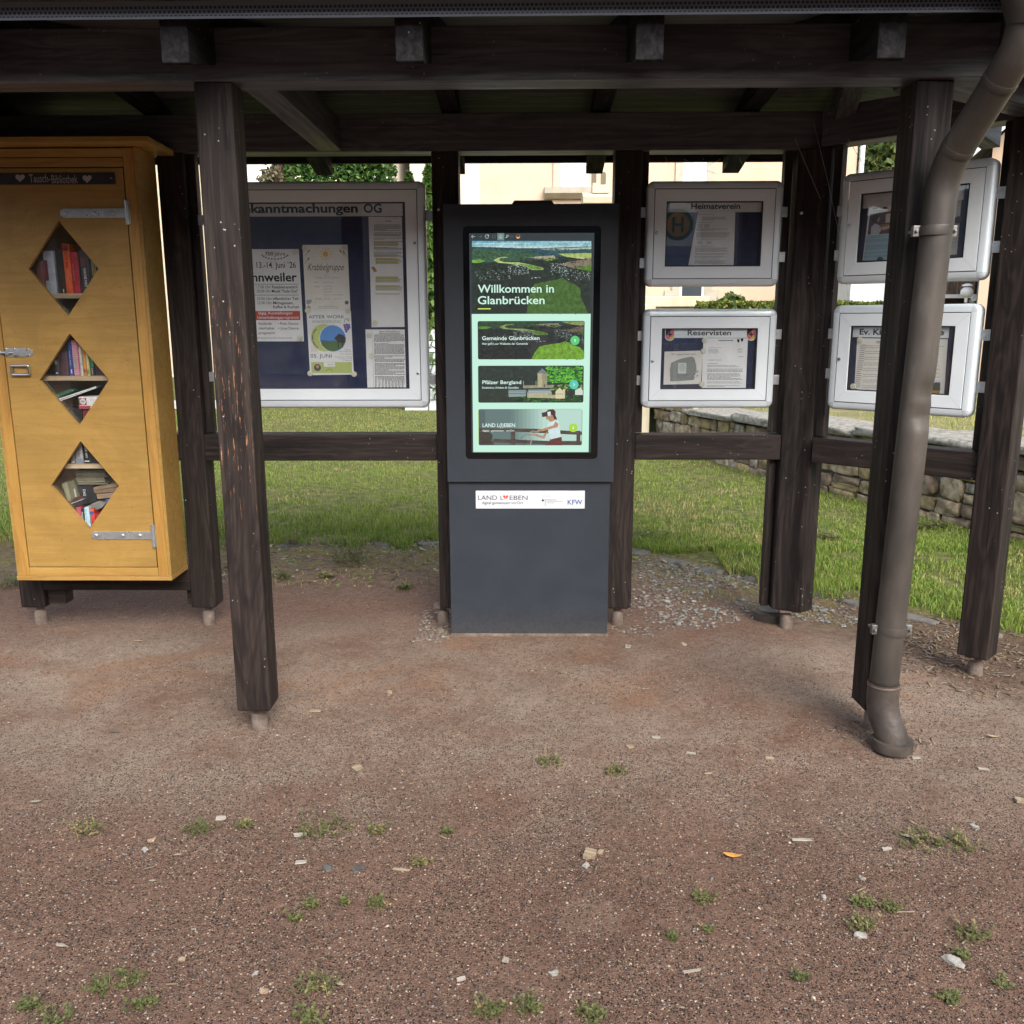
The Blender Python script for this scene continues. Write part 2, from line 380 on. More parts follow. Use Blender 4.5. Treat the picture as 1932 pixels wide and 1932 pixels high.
CREAMP = noisy('cream_paper', (.75, .725, .665), (.81, .785, .725), 5, .8, spec=.2)
INK = plain('print_black', (.012, .014, .02), .8, 0, .2)
INKG = plain('print_grey', (.16, .165, .17), .8, 0, .2)
INKL = plain('print_pale_grey', (.36, .365, .37), .8, 0, .2)
MAGW = plain('magnet_cream', (.66, .63, .52), .45)
GLASS = glass_mat()
CGLASS = glass_mat('cabinet_pane', dust=(.002, .014))
def coat():
    m, n, l, b = new_mat('anthracite_coat'); tc = N(n, 'TexCoord'); P = tc.outputs['Object']; s = N(n, 'SeparateXYZ'); l.new(P, s.inputs[0])
    g = N(n, 'TexNoise', Scale=6.0, Detail=6, Roughness=.65, Distortion=.5); l.new(P, g.inputs['Vector']); r = ramp(n, [(.35, (.0165, .0225, .031)), (.65, (.0205, .0275, .037))]); l.new(g.outputs[0], r.inputs[0])
    lo = mathn(n, l, 'SUBTRACT', 1.0, mathn(n, l, 'DIVIDE', s.outputs[2], .22), clamp=True); g2 = N(n, 'TexNoise', Scale=70.0, Detail=5, Roughness=.75); l.new(P, g2.inputs['Vector'])
    r2 = ramp(n, [(.50, (0, 0, 0)), (.66, (1, 1, 1))]); l.new(mathn(n, l, 'ADD', g2.outputs[0], mathn(n, l, 'MULTIPLY', lo, .16)), r2.inputs[0])
    c = mixc(n, l, mathn(n, l, 'MULTIPLY', mathn(n, l, 'MULTIPLY', r2.outputs[0], mathn(n, l, 'POWER', lo, 1.6)), .16), r.outputs[0], (.16, .115, .09))
    g3 = N(n, 'TexNoise', Scale=3.2, Detail=8, Roughness=.75, Distortion=1.2); l.new(P, g3.inputs['Vector']); r3 = ramp(n, [(.60, (0, 0, 0)), (.70, (1, 1, 1))]); l.new(g3.outputs[0], r3.inputs[0])
    c = mixc(n, l, mathn(n, l, 'MULTIPLY', r3.outputs[0], .10), c, (.12, .12, .12)); l.new(c, b.inputs['Base Color'])
    rr = ramp(n, [(.3, (.60,)*3), (.7, (.42,)*3)]); l.new(g3.outputs[0], rr.inputs[0]); l.new(rr.outputs[0], b.inputs['Roughness'])
    gb = N(n, 'TexNoise', Scale=420.0, Detail=2); l.new(P, gb.inputs['Vector']); bump(n, l, b, gb.outputs[0], .06, .003); return m
ANTH = coat()
BLACKGL = plain('black_glass', (.004, .0045, .005), .06)
ZINCD = noisy('dull_zinc', (.13, .125, .115), (.22, .21, .20), 26, .5, .4)
ZINC = noisy('galvanised', (.40, .42, .43), (.58, .60, .61), 26, .34, .75, c3=(.28, .28, .28))
STEEL = plain('polished_steel', (.72, .72, .72), .16, 1)
PIPE = noisy('aged_zinc_pipe', (.040, .033, .027), (.078, .066, .055), 7, .52, .22, c3=(.115, .102, .088), stretch=(1, 1, .4), bumpk=.12, bscale=60, lo=.38, hi=.62)
PIPED = noisy('cast_iron_boot', (.040, .032, .027), (.085, .068, .057), 12, .58, .2, c3=(.165, .105, .075), bumpk=.35)
ROOFT = noisy('slate_roof', (.03, .03, .034), (.06, .06, .066), 8, .6, bumpk=.4)
GUTT = noisy('zinc_gutter', (.20, .25, .31), (.27, .32, .38), 5, .45, .4)
CONC = noisy('foot_concrete', (.10, .072, .057), (.185, .145, .12), 24, .85, bumpk=.6, c3=(.29, .25, .22))
RUST = noisy('rusty_steel', (.10, .065, .05), (.17, .12, .10), 40, .7, .3)

# perforated eaves strip
def perf():
    m, n, l, b = new_mat('perforated_strip')
    tc = N(n, 'TexCoord'); s = N(n, 'SeparateXYZ'); l.new(tc.outputs['Object'], s.inputs[0])
    def cell(o, p, ph=0):
        f = mathn(n, l, 'FRACT', mathn(n, l, 'ADD', mathn(n, l, 'DIVIDE', o, p), ph)); return mathn(n, l, 'SUBTRACT', f, .5)
    z = mathn(n, l, 'SUBTRACT', s.outputs[2], 2.302)
    row = mathn(n, l, 'FLOOR', mathn(n, l, 'DIVIDE', z, .0115))
    u = cell(mathn(n, l, 'ADD', s.outputs[0], mathn(n, l, 'MULTIPLY', row, .0062)), .0125); v = cell(z, .0115)
    mx = mathn(n, l, 'MAXIMUM', mathn(n, l, 'ABSOLUTE', u), mathn(n, l, 'ABSOLUTE', v))
    hole = mathn(n, l, 'LESS_THAN', mx, .33)
    band = mathn(n, l, 'MULTIPLY', mathn(n, l, 'GREATER_THAN', z, .006), mathn(n, l, 'LESS_THAN', z, .0345))
    l.new(mixc(n, l, mathn(n, l, 'MULTIPLY', hole, band), (.15, .17, .21), (.02, .024, .032)), b.inputs['Base Color'])
    b.inputs['Roughness'].default_value = .5; b.inputs['Metallic'].default_value = .2
    return m
PERF = perf()

# ------------------------------------------------------------------ timber shelter
YF, YB = 3.09, 4.29          # centre lines of the front and rear post rows
HW = .06                     # half a post
ZB, ZT = 2.203, 2.36         # beams
SH = thing('timber_shelter', 'dark brown open timber shelter with a pointed end and sloping roof', 'shelter', (-.6, 3.69, 0))
c45 = Matrix.Rotation(R(-45), 4, 'Z')
def post(x, y, zb=.092, zt=ZB, ang=0, mat=WOODZ, foot=True, poly=None, fx=0, fy=0, label=None):
    mb = MB()
    M = Matrix.Translation((x, y, 0)) @ Matrix.Rotation(ang, 4, 'Z')
    if poly: mb.prism(poly, 'z', zb, zt, mat)
    else: mb.box(-HW, HW, -HW, HW, zb, zt, mat, M)
    o = mb.build('post', SH, bevel=.005)
    if label: o['label'] = label
    if foot:
        f = MB(); cx, cy_ = x+fx, y+fy
        f.tube([(cx, cy_, .062), (cx, cy_, zb+.005)], .017, RUST, 12)
        f.box(cx-.045, cx+.045, cy_-.045, cy_+.045, zb-.007, zb-.001, RUST)
        k = [(-.02, .028), (.0, .031), (.03, .0305), (.058, .029), (.064, .022)]
        f.tube([(cx, cy_, z) for z, r in k], [r for z, r in k], CONC, 18)
        smooth_by_angle(f.build('post_foot', o))
    return o
POST_FL = post(-.976, YF, mat=WOODW, label='front post with scraped stain showing orange raw wood')
POST_FR = post(1.283, YF+.025, ang=R(3))
post(-1.575, YB); post(-2.42, YB); 
post(-.352, YB, fx=-.05); post(.462, YB)
post(1.905, 3.622, ang=R(-45))
post(-2.42, YF); post(-3.03, 3.69, ang=R(45))
# corner post: two faces in line with the rear wall and with the angled bay
post(0, 0, poly=[(1.205, 4.222), (1.272, 4.20), (1.325, 4.158), (1.402, 4.222), (1.335, 4.30), (1.205, 4.335)], fx=1.283, fy=4.235)
smooth_by_angle((lambda mb: (mb.tube([(1.245, 4.37, -.01), (1.245, 4.37, .035), (1.245, 4.37, .05)], [.085, .085, .07], PIPED, 24), mb.build('pipe_collar', SH))[1])(MB()))

for (x, y), o_ in (((828, 395), None), ((1512, 402), None)):
    P_ = atY(x, y, 4.2285 if x < 1000 else 4.205); mb = MB(); mb.tube([P_+Vector((0, .003, 0)), P_-Vector((0, .004, 0)), P_-Vector((0, .006, 0))], [.007, .007, .004], ZINC, 12)
    par = min([q for q in SH.children if q.name.startswith('post') and 'foot' not in q.name], key=lambda q: (sum((Vector(c) for c in q.bound_box), Vector())/8-P_).xy.length); set_parent(smooth_by_angle(mb.build('screw')), par)
def beam(p, q, z0, z1, wd, mat, name='beam'):
    p, q = Vector((*p, 0)), Vector((*q, 0)); d = (q-p); L = d.length
    M = Matrix.Translation(p) @ Matrix.Rotation(math.atan2(d.y, d.x), 4, 'Z')
    mb = MB(); mb.box(0, L, -wd/2, wd/2, z0, z1, mat)
    o = mb.build(name, SH, bevel=.004); o.matrix_basis = M
    return o
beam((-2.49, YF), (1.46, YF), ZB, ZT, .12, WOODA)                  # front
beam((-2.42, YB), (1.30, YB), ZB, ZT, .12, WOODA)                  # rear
def b45(p, q, e0, e1):
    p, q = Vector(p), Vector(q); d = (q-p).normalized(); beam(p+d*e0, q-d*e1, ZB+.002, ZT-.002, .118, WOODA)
b45((1.30, YB-.06), (1.905, 3.665), .03, -.06); b45((1.30, YF+.05), (1.905, 3.60), .05, -.02)
b45((-2.42, YB), (-3.03, 3.69), .08, .08); b45((-2.42, YF), (-3.03, 3.69), .08, .08)
def tie(x):
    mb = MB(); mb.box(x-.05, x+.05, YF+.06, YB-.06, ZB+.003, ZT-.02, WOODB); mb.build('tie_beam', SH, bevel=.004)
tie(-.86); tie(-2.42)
# rails between the rear posts, notched a few mm proud of nothing: they butt against the posts
def rail(p, q, z0, z1, wd=.10):
    return beam(p, q, z0, z1, wd, WOODX, 'rail')
yr = YB-.012
rail((-1.515, yr), (-.412, yr), .822, .948)
rail((.522, yr), (1.205, yr), .826, .944)
rail((-2.36, yr), (-1.635, yr), .822, .948)
a45 = Vector((1.283, 4.211)); q45 = Vector((1.901, 3.616)); D45 = (q45-a45).normalized(); N45 = Vector((D45.y, -D45.x))
BAYL = (q45-a45).length
def bay(t, off=0): return a45+D45*t+N45*off
rail(bay(.082, -.015), bay(BAYL-.062, -.015), .830, .944)
rail((-2.36, YB-.062+.05), (-1.635, YB-.062+.05), .181, .285, .10)        # beam that carries the cabinet
# narrow battens beside the posts (the cases are screwed to them)
def batten(x, y, z0, z1, ang=0, wd=.035, dp=.05):
    mb = MB(); mb.box(-wd/2, wd/2, -dp/2, dp/2, z0, z1, WOODZ, Matrix.Translation((x, y, 0)) @ Matrix.Rotation(ang, 4, 'Z')); mb.build('batten', SH, bevel=.003)
batten(.540, YB+.01, .950, ZB); batten(1.180, YB+.01, .950, ZB); batten(1.185, YB+.01, .092, .820)
p = bay(.105, -.01); batten(p.x, p.y, .948, ZB, R(-44))
p = bay(BAYL-.08, -.01); batten(p.x, p.y, .948, ZB, R(-44))
batten(-1.497, YB+.01, .950, ZB)
mb = MB(); mb.box(-2.36, -2.27, YB-.03, YB+.05, .10, .178, WOODX); mb.build('support_block', SH, bevel=.004)
mb = MB(); mb.box(-1.665, -1.637, YB-.03, YB+.05, .10, .178, WOODX); mb.build('support_block', SH, bevel=.004)

# roof
SL = .226; Y0R, ZR0 = 3.03, 2.412
ev = .34
def zroof(d): return ZR0-SL*d          # d metres outward of the front face
EF, EB = 2.705, 4.695
RIDGE = (3.70, ZR0+SL*(3.70-Y0R)-.01)
xr, xl, tipr, tipl = 1.27, -2.42, 2.50, -3.63
rz = RIDGE[1]; ez = zroof(Y0R-EF); ezb = ez
und = [(xl-.14, EF, ez), (xr+.14, EF, ez), (tipr, 3.70, ez), (xr+.14, EB, ezb), (xl-.14, EB, ezb), (tipl, 3.70, ez)]
rid = [(xl, 3.70, rz), (xr, 3.70, rz)]
def roof_shell(dz, grow, mat, name):
    mb = MB(); vs = []
    for k, (x, y, z) in enumerate(und):
        v = Vector((x+.575, y-3.70, 0)); v2 = Vector((v.x*(1+grow/3), v.y*(1+grow), 0)); vs.append((v2.x-.575, v2.y+3.70, z+dz[0]))
    vs += [(x, y, z+dz[0]) for x, y, z in rid]
    n0 = len(vs); vs += [(x, y, z+dz[1]-dz[0]) for x, y, z in vs]
    faces = [(0, 1, 7, 6), (1, 2, 7), (2, 3, 7), (3, 4, 6, 7), (4, 5, 6), (5, 0, 6)]
    fs = [f[::-1] for f in faces]+[tuple(i+n0 for i in f) for f in faces]+[(i, (i+1) % 6, n0+(i+1) % 6, n0+i) for i in range(6)]
    mb.add(vs, fs, mat); return mb.build(name, SH)
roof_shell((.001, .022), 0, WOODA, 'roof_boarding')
roof_shell((.024, .075), .03, ROOFT, 'roof_covering')
# rafters
RX = [C_.x for C_ in (atY(329, 115, 2.78), atY(772, 115, 2.78), atY(1226, 113, 2.78), atY(1683, 110, 2.78))]
step = (RX[3]-RX[0])/3
RX = [RX[0]-2*step, RX[0]-step]+RX
def rafter(x, rear, xe=None):
    hw = .04; ye = 2.79 if not rear else 4.62; s = 1 if not rear else -1
    yb_ = Y0R if not rear else 4.35
    zb_e = 2.192 if not rear else 2.163
    def zt(y): return ZR0+SL*(min(y, 7.40-y)-Y0R)-.002
    pts = [(ye, zb_e), (yb_-s*.0, zb_e+.058), (yb_, ZT+.002), (3.70, zt(3.70)-.15), (3.70, zt(3.70)), (ye, zt(ye))]
    if not rear: pts[0:1] = [(ye, zb_e+.004), (ye+.012, zb_e)]
    mb = MB(); mb.prism([(a, b) for a, b in pts], 'x', x-hw, x+hw, RAFT)
    mb.build('rafter', SH, bevel=.003)
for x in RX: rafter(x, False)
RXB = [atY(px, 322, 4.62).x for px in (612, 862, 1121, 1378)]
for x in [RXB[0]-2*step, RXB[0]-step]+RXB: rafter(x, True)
# short jack and hip rafters of the pointed end
def hip(p, q, drop=.10):
    p, q = Vector(p), Vector(q); d = (q-p); L = math.hypot(d.x, d.y); ang = math.atan2(d.y, d.x)
    M = Matrix.Translation(p) @ Matrix.Rotation(ang, 4, 'Z')
    mb = MB(); h = d.z
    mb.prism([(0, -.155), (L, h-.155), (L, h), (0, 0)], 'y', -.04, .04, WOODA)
    o = mb.build('rafter', SH, bevel=.003); o.matrix_basis = M
hip((1.545, 2.93, ez+.035), (1.28, 3.66, rz-.01)); hip((1.47, 4.63, ez-.0), (1.28, 3.75, rz-.01))
hip((2.02, 3.24, ez+.01), (1.45, 3.66, rz-.06)); hip((2.36, 3.69, ez+.01), (1.40, 3.70, rz-.04))
hip((2.02, 4.18, ez+.01), (1.45, 3.75, rz-.06))
# eaves boards behind the beams at the rear, perforated strip and gutter at the front
mb = MB(); mb.box(-2.6, 1.46, 4.655, 4.675, 2.222, ez-.001, WOODX); mb.build('fascia_board', SH)
def strip(p, q):
    p, q = Vector((*p, 0)), Vector((*q, 0)); d = q-p
    mb = MB(); mb.box(0, d.length, -.0015, .0015, 2.302, 2.348, PERF)
    o = mb.build('perforated_strip', SH); o.matrix_basis = Matrix.Translation(p) @ Matrix.Rotation(math.atan2(d.y, d.x), 4, 'Z'); return o
strip((-2.56, 2.768), (1.46, 2.748))
GUT = MB()
def gutter(p, q):
    p, q = Vector(p), Vector(q); d = (q-p).normalized(); nn = Vector((d.y, -d.x, 0)); r = .062; k = 14; vs = []; fs = []
    prof = [(-r*math.cos(math.pi*i/k), -r*math.sin(math.pi*i/k)) for i in range(k+1)]
    prof += [(r+.008, .004), (r+.012, -.004)]
    prof2 = [(a*.955, b*.955+.001) for a, b in prof[:k+1]][::-1]
    al = prof+prof2
    for e in (p, q):
        for a, b in al: vs.append(e+nn*a+Vector((0, 0, b)))
    m = len(al); fs = [(i, (i+1) % m, m+(i+1) % m, m+i) for i in range(m)]+[tuple(range(m))[::-1], tuple(range(m, 2*m))]
    GUT.add(vs, fs, GUTT)
GZ = 2.412
gutter((-2.56, 2.683, GZ), (1.47, 2.660, GZ-.008)); gutter((1.47, 2.660, GZ-.008), (2.56, 3.71, GZ-.02))
smooth_by_angle(GUT.build('gutter', SH))
for x in RX[1:]:
    mb = MB(); mb.tube([(x, 2.765, 2.368), (x, 2.70, 2.338), (x, 2.66, 2.346), (x, 2.615, 2.404)], .007, GUTT, 8); mb.build('gutter_bracket', SH)

# ------------------------------------------------------------------ downpipe (a part of the shelter)
def arc_path(pts, r=.07, k=7):
    pts = [Vector(p) for p in pts]; out = [pts[0]]
    for a, b, c in zip(pts, pts[1:], pts[2:]):
        u, v = (a-b), (c-b); ra = min(r, u.length*.49, v.length*.49); s, e = b+u.normalized()*ra, b+v.normalized()*ra
        for i in range(k+1):
            t = i/k; out.append(s*(1-t)**2+b*2*t*(1-t)+e*t*t)
    out.append(pts[-1]); return out
PX0 = 1.281
def pipe_mesh():
    mb = MB(); top = [(1.352, 2.665, 2.305), (1.356, 2.69, 2.20), (1.305, 2.985, 1.925), (1.296, 2.985, 1.70), (1.258, 2.985, .22)]
    path = arc_path(top, .085, 9)
    # subdivide the straight run for the dents
    a, b = path[-2], path[-1]; path = path[:-1]+[a.lerp(b, i/60) for i in range(1, 61)]
    n = 40; mb.tube(path, .0485, PIPE, n)
    vs = np.array(mb.v)
    for (zc, yy, dx, rad, dep) in ((1.235, 0, .6, .05, .016), (1.165, 0, .3, .05, .018), (1.20, 0, .5, .035, -.004)):
        cx = PX0; cen = np.array([1.282+dx*.045, 2.985-.045, zc]); d = np.linalg.norm((vs-cen)*np.array([1, 1, 1.5]), axis=1)
        k = np.exp(-(d/rad)**2)*dep; dirv = np.array([-dx*.6, .9, 0]); vs += k[:, None]*dirv[None]
    mb.v = [tuple(p) for p in vs]
    return mb
DP = pipe_mesh().build('downpipe', SH, smooth=True)
mb = MB()     # hopper head and joint rings
mb.tube([(1.36, 2.662, 2.36), (1.357, 2.664, 2.30), (1.354, 2.672, 2.245)], [.088, .075, .05], PIPE, 28); smooth_by_angle(mb.build('hopper', DP))
def ring(c, d, r, hgt, mat, name='joint_ring', par=None):
    c, d = Vector(c), Vector(d).normalized(); mb = MB()
    mb.tube([c-d*hgt, c-d*hgt*.6, c+d*hgt*.6, c+d*hgt], [r*.985, r, r, r*.985], mat, 32); return smooth_by_angle(mb.build(name, par or DP), 30)
dd = Vector((1.305, 2.985, 1.925))-Vector((1.356, 2.69, 2.20))
ring(Vector((1.356, 2.69, 2.20)).lerp(Vector((1.305, 2.985, 1.925)), .26), dd, .0505, .011, PIPE)
ring(Vector((1.356, 2.69, 2.20)).lerp(Vector((1.305, 2.985, 1.925)), .80), dd, .0505, .011, PIPE)
ring((1.297, 2.985, 1.755), (0, 0, 1), .0497, .004, PIPE)
def clamp(x, z):
    o = ring((x, 2.985, z), (0, 0, 1), .0525, .014, PIPE, 'pipe_clamp')
    for s in (-1, 1):
        mb = MB(); mb.box(x+s*.05-.004, x+s*.05+.018*s if s > 0 else x-.05+.004, 2.975, 2.995, z-.017, z+.017, ZINCD) if s > 0 else mb.box(x-.069, x-.047, 2.975, 2.995, z-.017, z+.017, ZINCD)
        mb.tube([(x+s*.06, 2.965, z), (x+s*.06, 3.03, z)], .005, ZINCD, 10); mb.build('clamp_lug', o, bevel=.002)
clamp(1.291, 1.742); clamp(1.2675, .425)
mb = MB()
bp = arc_path([(1.2585, 2.985, .23), (1.258, 2.985, .13), (1.290, 2.945, .035), (1.290, 2.945, -.01)], .06, 8)
rr_ = [.0535]*len(bp); mb.tube(bp, rr_, PIPED, 32)
ro = smooth_by_angle(mb.build('pipe_boot', DP))
ring((1.290, 2.945, .018), (0, 0, 1), .069, .018, PIPED, 'boot_collar', DP)
ring((1.2585, 2.985, .222), (0, 0, 1), .0555, .004, RUST, 'weld_seam', DP)
# ------------------------------------------------------------------ exchange-library cabinet
YC = 4.027
CX0, CX1, CZ0, CZ1 = -2.363, -1.6365, .291, 2.19
CAB = thing('book_cabinet', 'ochre stained wooden exchange library cabinet with three diamond shaped windows', 'book cabinet', (-2.0, 4.13, CZ0))
mb = MB()
mb.box(CX0, CX1, YC-.004, 4.228, CZ0, CZ0+.02, PINEX)                          # bottom board
mb.box(CX0+.002, CX0+.02, YC, 4.226, CZ0+.02, CZ1, BOARD); mb.box(CX1-.02, CX1-.002, YC, 4.226, CZ0+.02, CZ1, BOARD)
mb.box(CX0+.02, CX1-.02, 4.208, 4.224, CZ0+.02, CZ1, BOARD)
mb.box(CX0+.02, CX1-.02, YC+.02, 4.207, CZ1-.02, CZ1-.002, BOARD)
mb.build('case', CAB, bevel=.0015)
mb = MB(); mb.box(-2.345, -2.301, YC-.003, YC+.016, CZ0+.021, CZ1-.003, PINE); mb.build('stile', CAB, bevel=.002)
mb = MB(); mb.box(-1.697, -1.652, YC-.003, YC+.016, CZ0+.021, CZ1-.003, PINE); mb.build('stile', CAB, bevel=.002)
mb = MB(); mb.box(-2.300, -1.698, YC-.003, YC+.016, CZ0+.021, CZ0+.062, PINEX); mb.build('bottom_rail', CAB, bevel=.002)
mb = MB(); mb.box(-2.300, -1.698, YC-.003, YC+.016, 2.112, 2.148, PINEX); mb.box(-2.300, -1.698, YC-.001, YC+.016, 2.151, CZ1-.004, PINEX); mb.build('top_rail', CAB, bevel=.002)
mb = MB(); M = Matrix.Translation((0, 4.06, CZ1)) @ Matrix.Rotation(R(-1.5), 4, 'X')
mb.box(CX0-.09, -1.552, -.115, .165, .002, .026, PINEX, M); mb.build('cabinet_roof', CAB, bevel=.003)
# door with three cut-outs
DX0, DX1, DZ0, DZ1 = -2.296, -1.702, .357, 2.106
DIA = [(-1.998, 1.694, .153, .201), (-1.999, 1.2165, .155, .2035), (-2.000, .7395, .155, .2035)]
def door_panel():
    bm = bmesh.new(); ys = (YC-.002, YC+.016)
    rings = []
    for y in ys:
        outer = [bm.verts.new((x, y, z)) for x, z in ((DX0, DZ0), (DX1, DZ0), (DX1, DZ1), (DX0, DZ1))]
        holes = [[bm.verts.new((cx+dx*hw, y, cz+dz*hh)) for dx, dz in ((0, -1), (1, 0), (0, 1), (-1, 0))] for cx, cz, hw, hh in DIA]
        es = []
        for lp in [outer]+holes: es += [bm.edges.new((lp[i], lp[(i+1) % 4])) for i in range(4)]
        bmesh.ops.triangle_fill(bm, use_beauty=True, use_dissolve=False, edges=es)
        rings.append([outer]+holes)
    for a, b in zip(*rings):
        for i in range(4): bm.faces.new((a[i], a[(i+1) % 4], b[(i+1) % 4], b[i]))
    bmesh.ops.recalc_face_normals(bm, faces=bm.faces)
    me = bpy.data.meshes.new('door'); bm.to_mesh(me); bm.free(); me.materials.append(BOARD)
    o = bpy.data.objects.new('door', me); COL.objects.link(o); set_parent(o, CAB); return o
import bmesh
DOOR = door_panel()
for cx, cz, hw, hh in DIA:
    mb = MB(); mb.prism([(cx-hw-.02, cz), (cx, cz-hh-.02), (cx+hw+.02, cz), (cx, cz+hh+.02)], 'y', YC+.0175, YC+.0205, CGLASS); mb.build('window_pane', DOOR)
# door name board
PD = YP(YC-.0025); z1 = zoom(0, 480, 400, 1932)
SIGNB = noisy('name_board_black', (.012, .013, .016), (.02, .022, .026), 20, .6)
CHALK = noisy('chalk_grey', (.30, .30, .30), (.42, .42, .42), 60, .9)
mb = MB(); mb.box(-2.292, -1.736, YC-.007, YC-.0025, 2.041, 2.088, SIGNB); nb = mb.build('name_board', DOOR, bevel=.001)
def heart(pr, x, y, wd, h, mat, dep=None):
    pts = []
    for i in range(36):
        t = 2*math.pi*i/36; pts.append((x+wd/2*(math.sin(t)**3), y-h*(.5+ (13*math.cos(t)-5*math.cos(2*t)-2*math.cos(3*t)-math.cos(4*t))/30)+h*.42))
    pr.poly(pts[::-1], mat, dep)
pr = Print(PD.shift(.0048), z1)
pr.text('Tausch-', 420, 715, 255, 140, CHALK, .0); pr.text('Bibliothek', 735, 1100, 268, 150, CHALK, .0)
pr.build('lettering', nb)
for x, y in ((284, 200), (1230, 212)): pr = Print(PD.shift(.0048), z1); heart(pr, x, y, 132, 119, CHALK); pr.build('heart', nb)
mb = MB()
for x in (-1.752,): mb.tube([(x, YC-.0072, 2.065), (x, YC-.0095, 2.065)], .0035, ZINC, 12)
mb.build('screw', nb)
# hinges
def strap_hinge(xl_, xr_, zc, h, kz0, kz1):
    mb = MB(); y0, y1 = YC-.0065, YC-.0023
    mb.prism([(xl_, zc+h*.25), (xl_+.016, zc+h/2), (xr_, zc+h/2), (xr_, zc-h/2), (xl_+.016, zc-h/2), (xl_, zc-h*.25)], 'y', y0, y1, ZINC)
    o = mb.build('strap_hinge', DOOR, bevel=.0008)
    for f in (.08, .52, .80):
        m = MB(); x = xl_+(xr_-xl_)*f; m.tube([(x, y0+.001, zc), (x, y0-.003, zc), (x, y0-.005, zc)], [.009, .0085, .005], ZINC, 14); smooth_by_angle(m.build('bolt_head', o))
    m = MB(); m.tube([(xr_+.008, y0-.002, kz0), (xr_+.008, y0-.002, kz1)], .0085, ZINC, 16); m.box(xr_-.004, xr_+.019, YC-.0056, YC-.0032, kz0+.002, kz1-.002, ZINC); smooth_by_angle(m.build('hinge_knuckle', o))
strap_hinge(-1.985, -1.703, 1.924, .038, 1.876, 1.975); strap_hinge(-1.992, -1.712, .506, .037, .452, .558)
# bolt latch and pull handle
mb = MB(); y0 = YC-.0063
mb.prism([(-2.293, 1.318), (-2.293, 1.357), (-2.205, 1.357), (-2.199, 1.352), (-2.186, 1.355), (-2.169, 1.345), (-2.167, 1.330), (-2.186, 1.320), (-2.199, 1.322), (-2.205, 1.318)], 'y', y0, YC-.0023, ZINC)
la = mb.build('latch', DOOR, bevel=.0006)
mb = MB(); mb.tube([(-2.35, y0-.006, 1.3375), (-2.235, y0-.006, 1.3375)], .0065, STEEL, 14); mb.box(-2.285, -2.272, y0-.014, y0+.001, 1.328, 1.347, ZINC); mb.box(-2.247, -2.233, y0-.018, y0+.001, 1.326, 1.349, ZINC); smooth_by_angle(mb.build('bolt', la))
for x, z in ((-2.288, 1.352), (-2.252, 1.353), (-2.192, 1.350), (-2.288, 1.323), (-2.250, 1.323), (-2.190, 1.324)):
    mb = MB(); mb.tube([(x, y0+.0005, z), (x, y0-.0022, z)], .0038, STEEL, 10); mb.build('screw', la)
mb = MB(); pts = []
for i in range(33):
    t = 2*math.pi*i/32; cxx = -2.2295+.0385*math.copysign(min(1, abs(math.cos(t))*1.9), math.cos(t))-.0
    pts.append((cxx+.016*math.cos(t)*0, YC-.016, 1.261+.020*math.copysign(min(1, abs(math.sin(t))*1.25), math.sin(t))))
mb.tube(pts, .0062, STEEL, 12, cap=False)
for x in (-2.266, -2.193): mb.tube([(x, YC-.016, 1.261), (x, YC-.002, 1.261)], .007, STEEL, 12)
smooth_by_angle(mb.build('pull_handle', DOOR))
mb = MB(); mb.box(-2.36, -2.312, YC-.0065, YC-.0033, 1.320, 1.355, ZINC); mb.box(-2.345, -2.318, YC-.018, YC-.006, 1.328, 1.347, ZINC); mb.build('latch_keeper', CAB, bevel=.0008)
SHZ = []
for zt in (1.592, 1.2315, .832):
    mb = MB(); mb.box(CX0+.021, CX1-.021, YC+.045, 4.206, zt-.0215, zt, SHELFW); mb.build('shelf', CAB, bevel=.001)

# books: each one a thing; cloth or card cover with a paler page block
PAGES = plain('page_edges', (.52, .48, .38), .9)
def cover(c): return noisy('cover_%d_%d_%d' % c, lin(c), lin(tuple(min(255, int(v*1.18)+4) for v in c)), 30, .5, rvar=.06)
YS = YC+.052
PB = YP(YS)
def book(label, x0, x1, z0, z1, c, depth=.12, lean=0, y=YS, marks=None, M=None):
    """spine towards the door, thickness x0..x1, height z0..z1"""
    mb = MB(); t = .0022; w_ = x1-x0; cv = cover(c)
    Mx = M or (Matrix.Translation(((x0+x1)/2, y, z0)) @ Matrix.Rotation(lean, 4, 'Y'))
    h = z1-z0; hw = w_/2
    prof = [(-hw, depth), (-hw, .004), (-hw*.6, .001), (0, 0), (hw*.6, .001), (hw, .004), (hw, depth), (hw-t, depth), (hw-t, .0055), (0, .0025), (-hw+t, .0055), (-hw+t, depth)]
    mb.prism(prof, 'z', 0, h, cv, Mx)
    mb.box(-hw+t+.0002, hw-t-.0002, .006, depth-.004, .003, h-.003, PAGES, Mx)
    o = mb.build('book', None); tag(o, label, 'book', 'books in the exchange cabinet')
    if marks:
        m = MB()
        class P2:
            pass
        for mk in marks:
            if mk[0] == 'bar': _, za, zb, f0, f1, mat = mk; m.add([Mx @ Vector((-hw+w_*a, -.0008, h*b)) for a, b in ((f0, za), (f1, za), (f1, zb), (f0, zb))], [(0, 1, 2, 3)], mat)
            else:
                _, s, za, zb, f0, f1, mat, bold = mk; za, zb = min(za, zb), max(za, zb)
                vs, fs = glyphs(s, bold); xa, xb = vs[:, 0].min(), vs[:, 0].max(); out = []
                for v in vs:
                    al = (v[0]-xa)/(xb-xa); zz = za+(zb-za)*al; ff = f0+(f1-f0)*(v[1]/.69)
                    out.append(Mx @ Vector((-hw+w_*ff, -.001, h*zz)))
                m.add(out, fs, mat)
        set_parent(m.build('spine_print'), o)
    return o
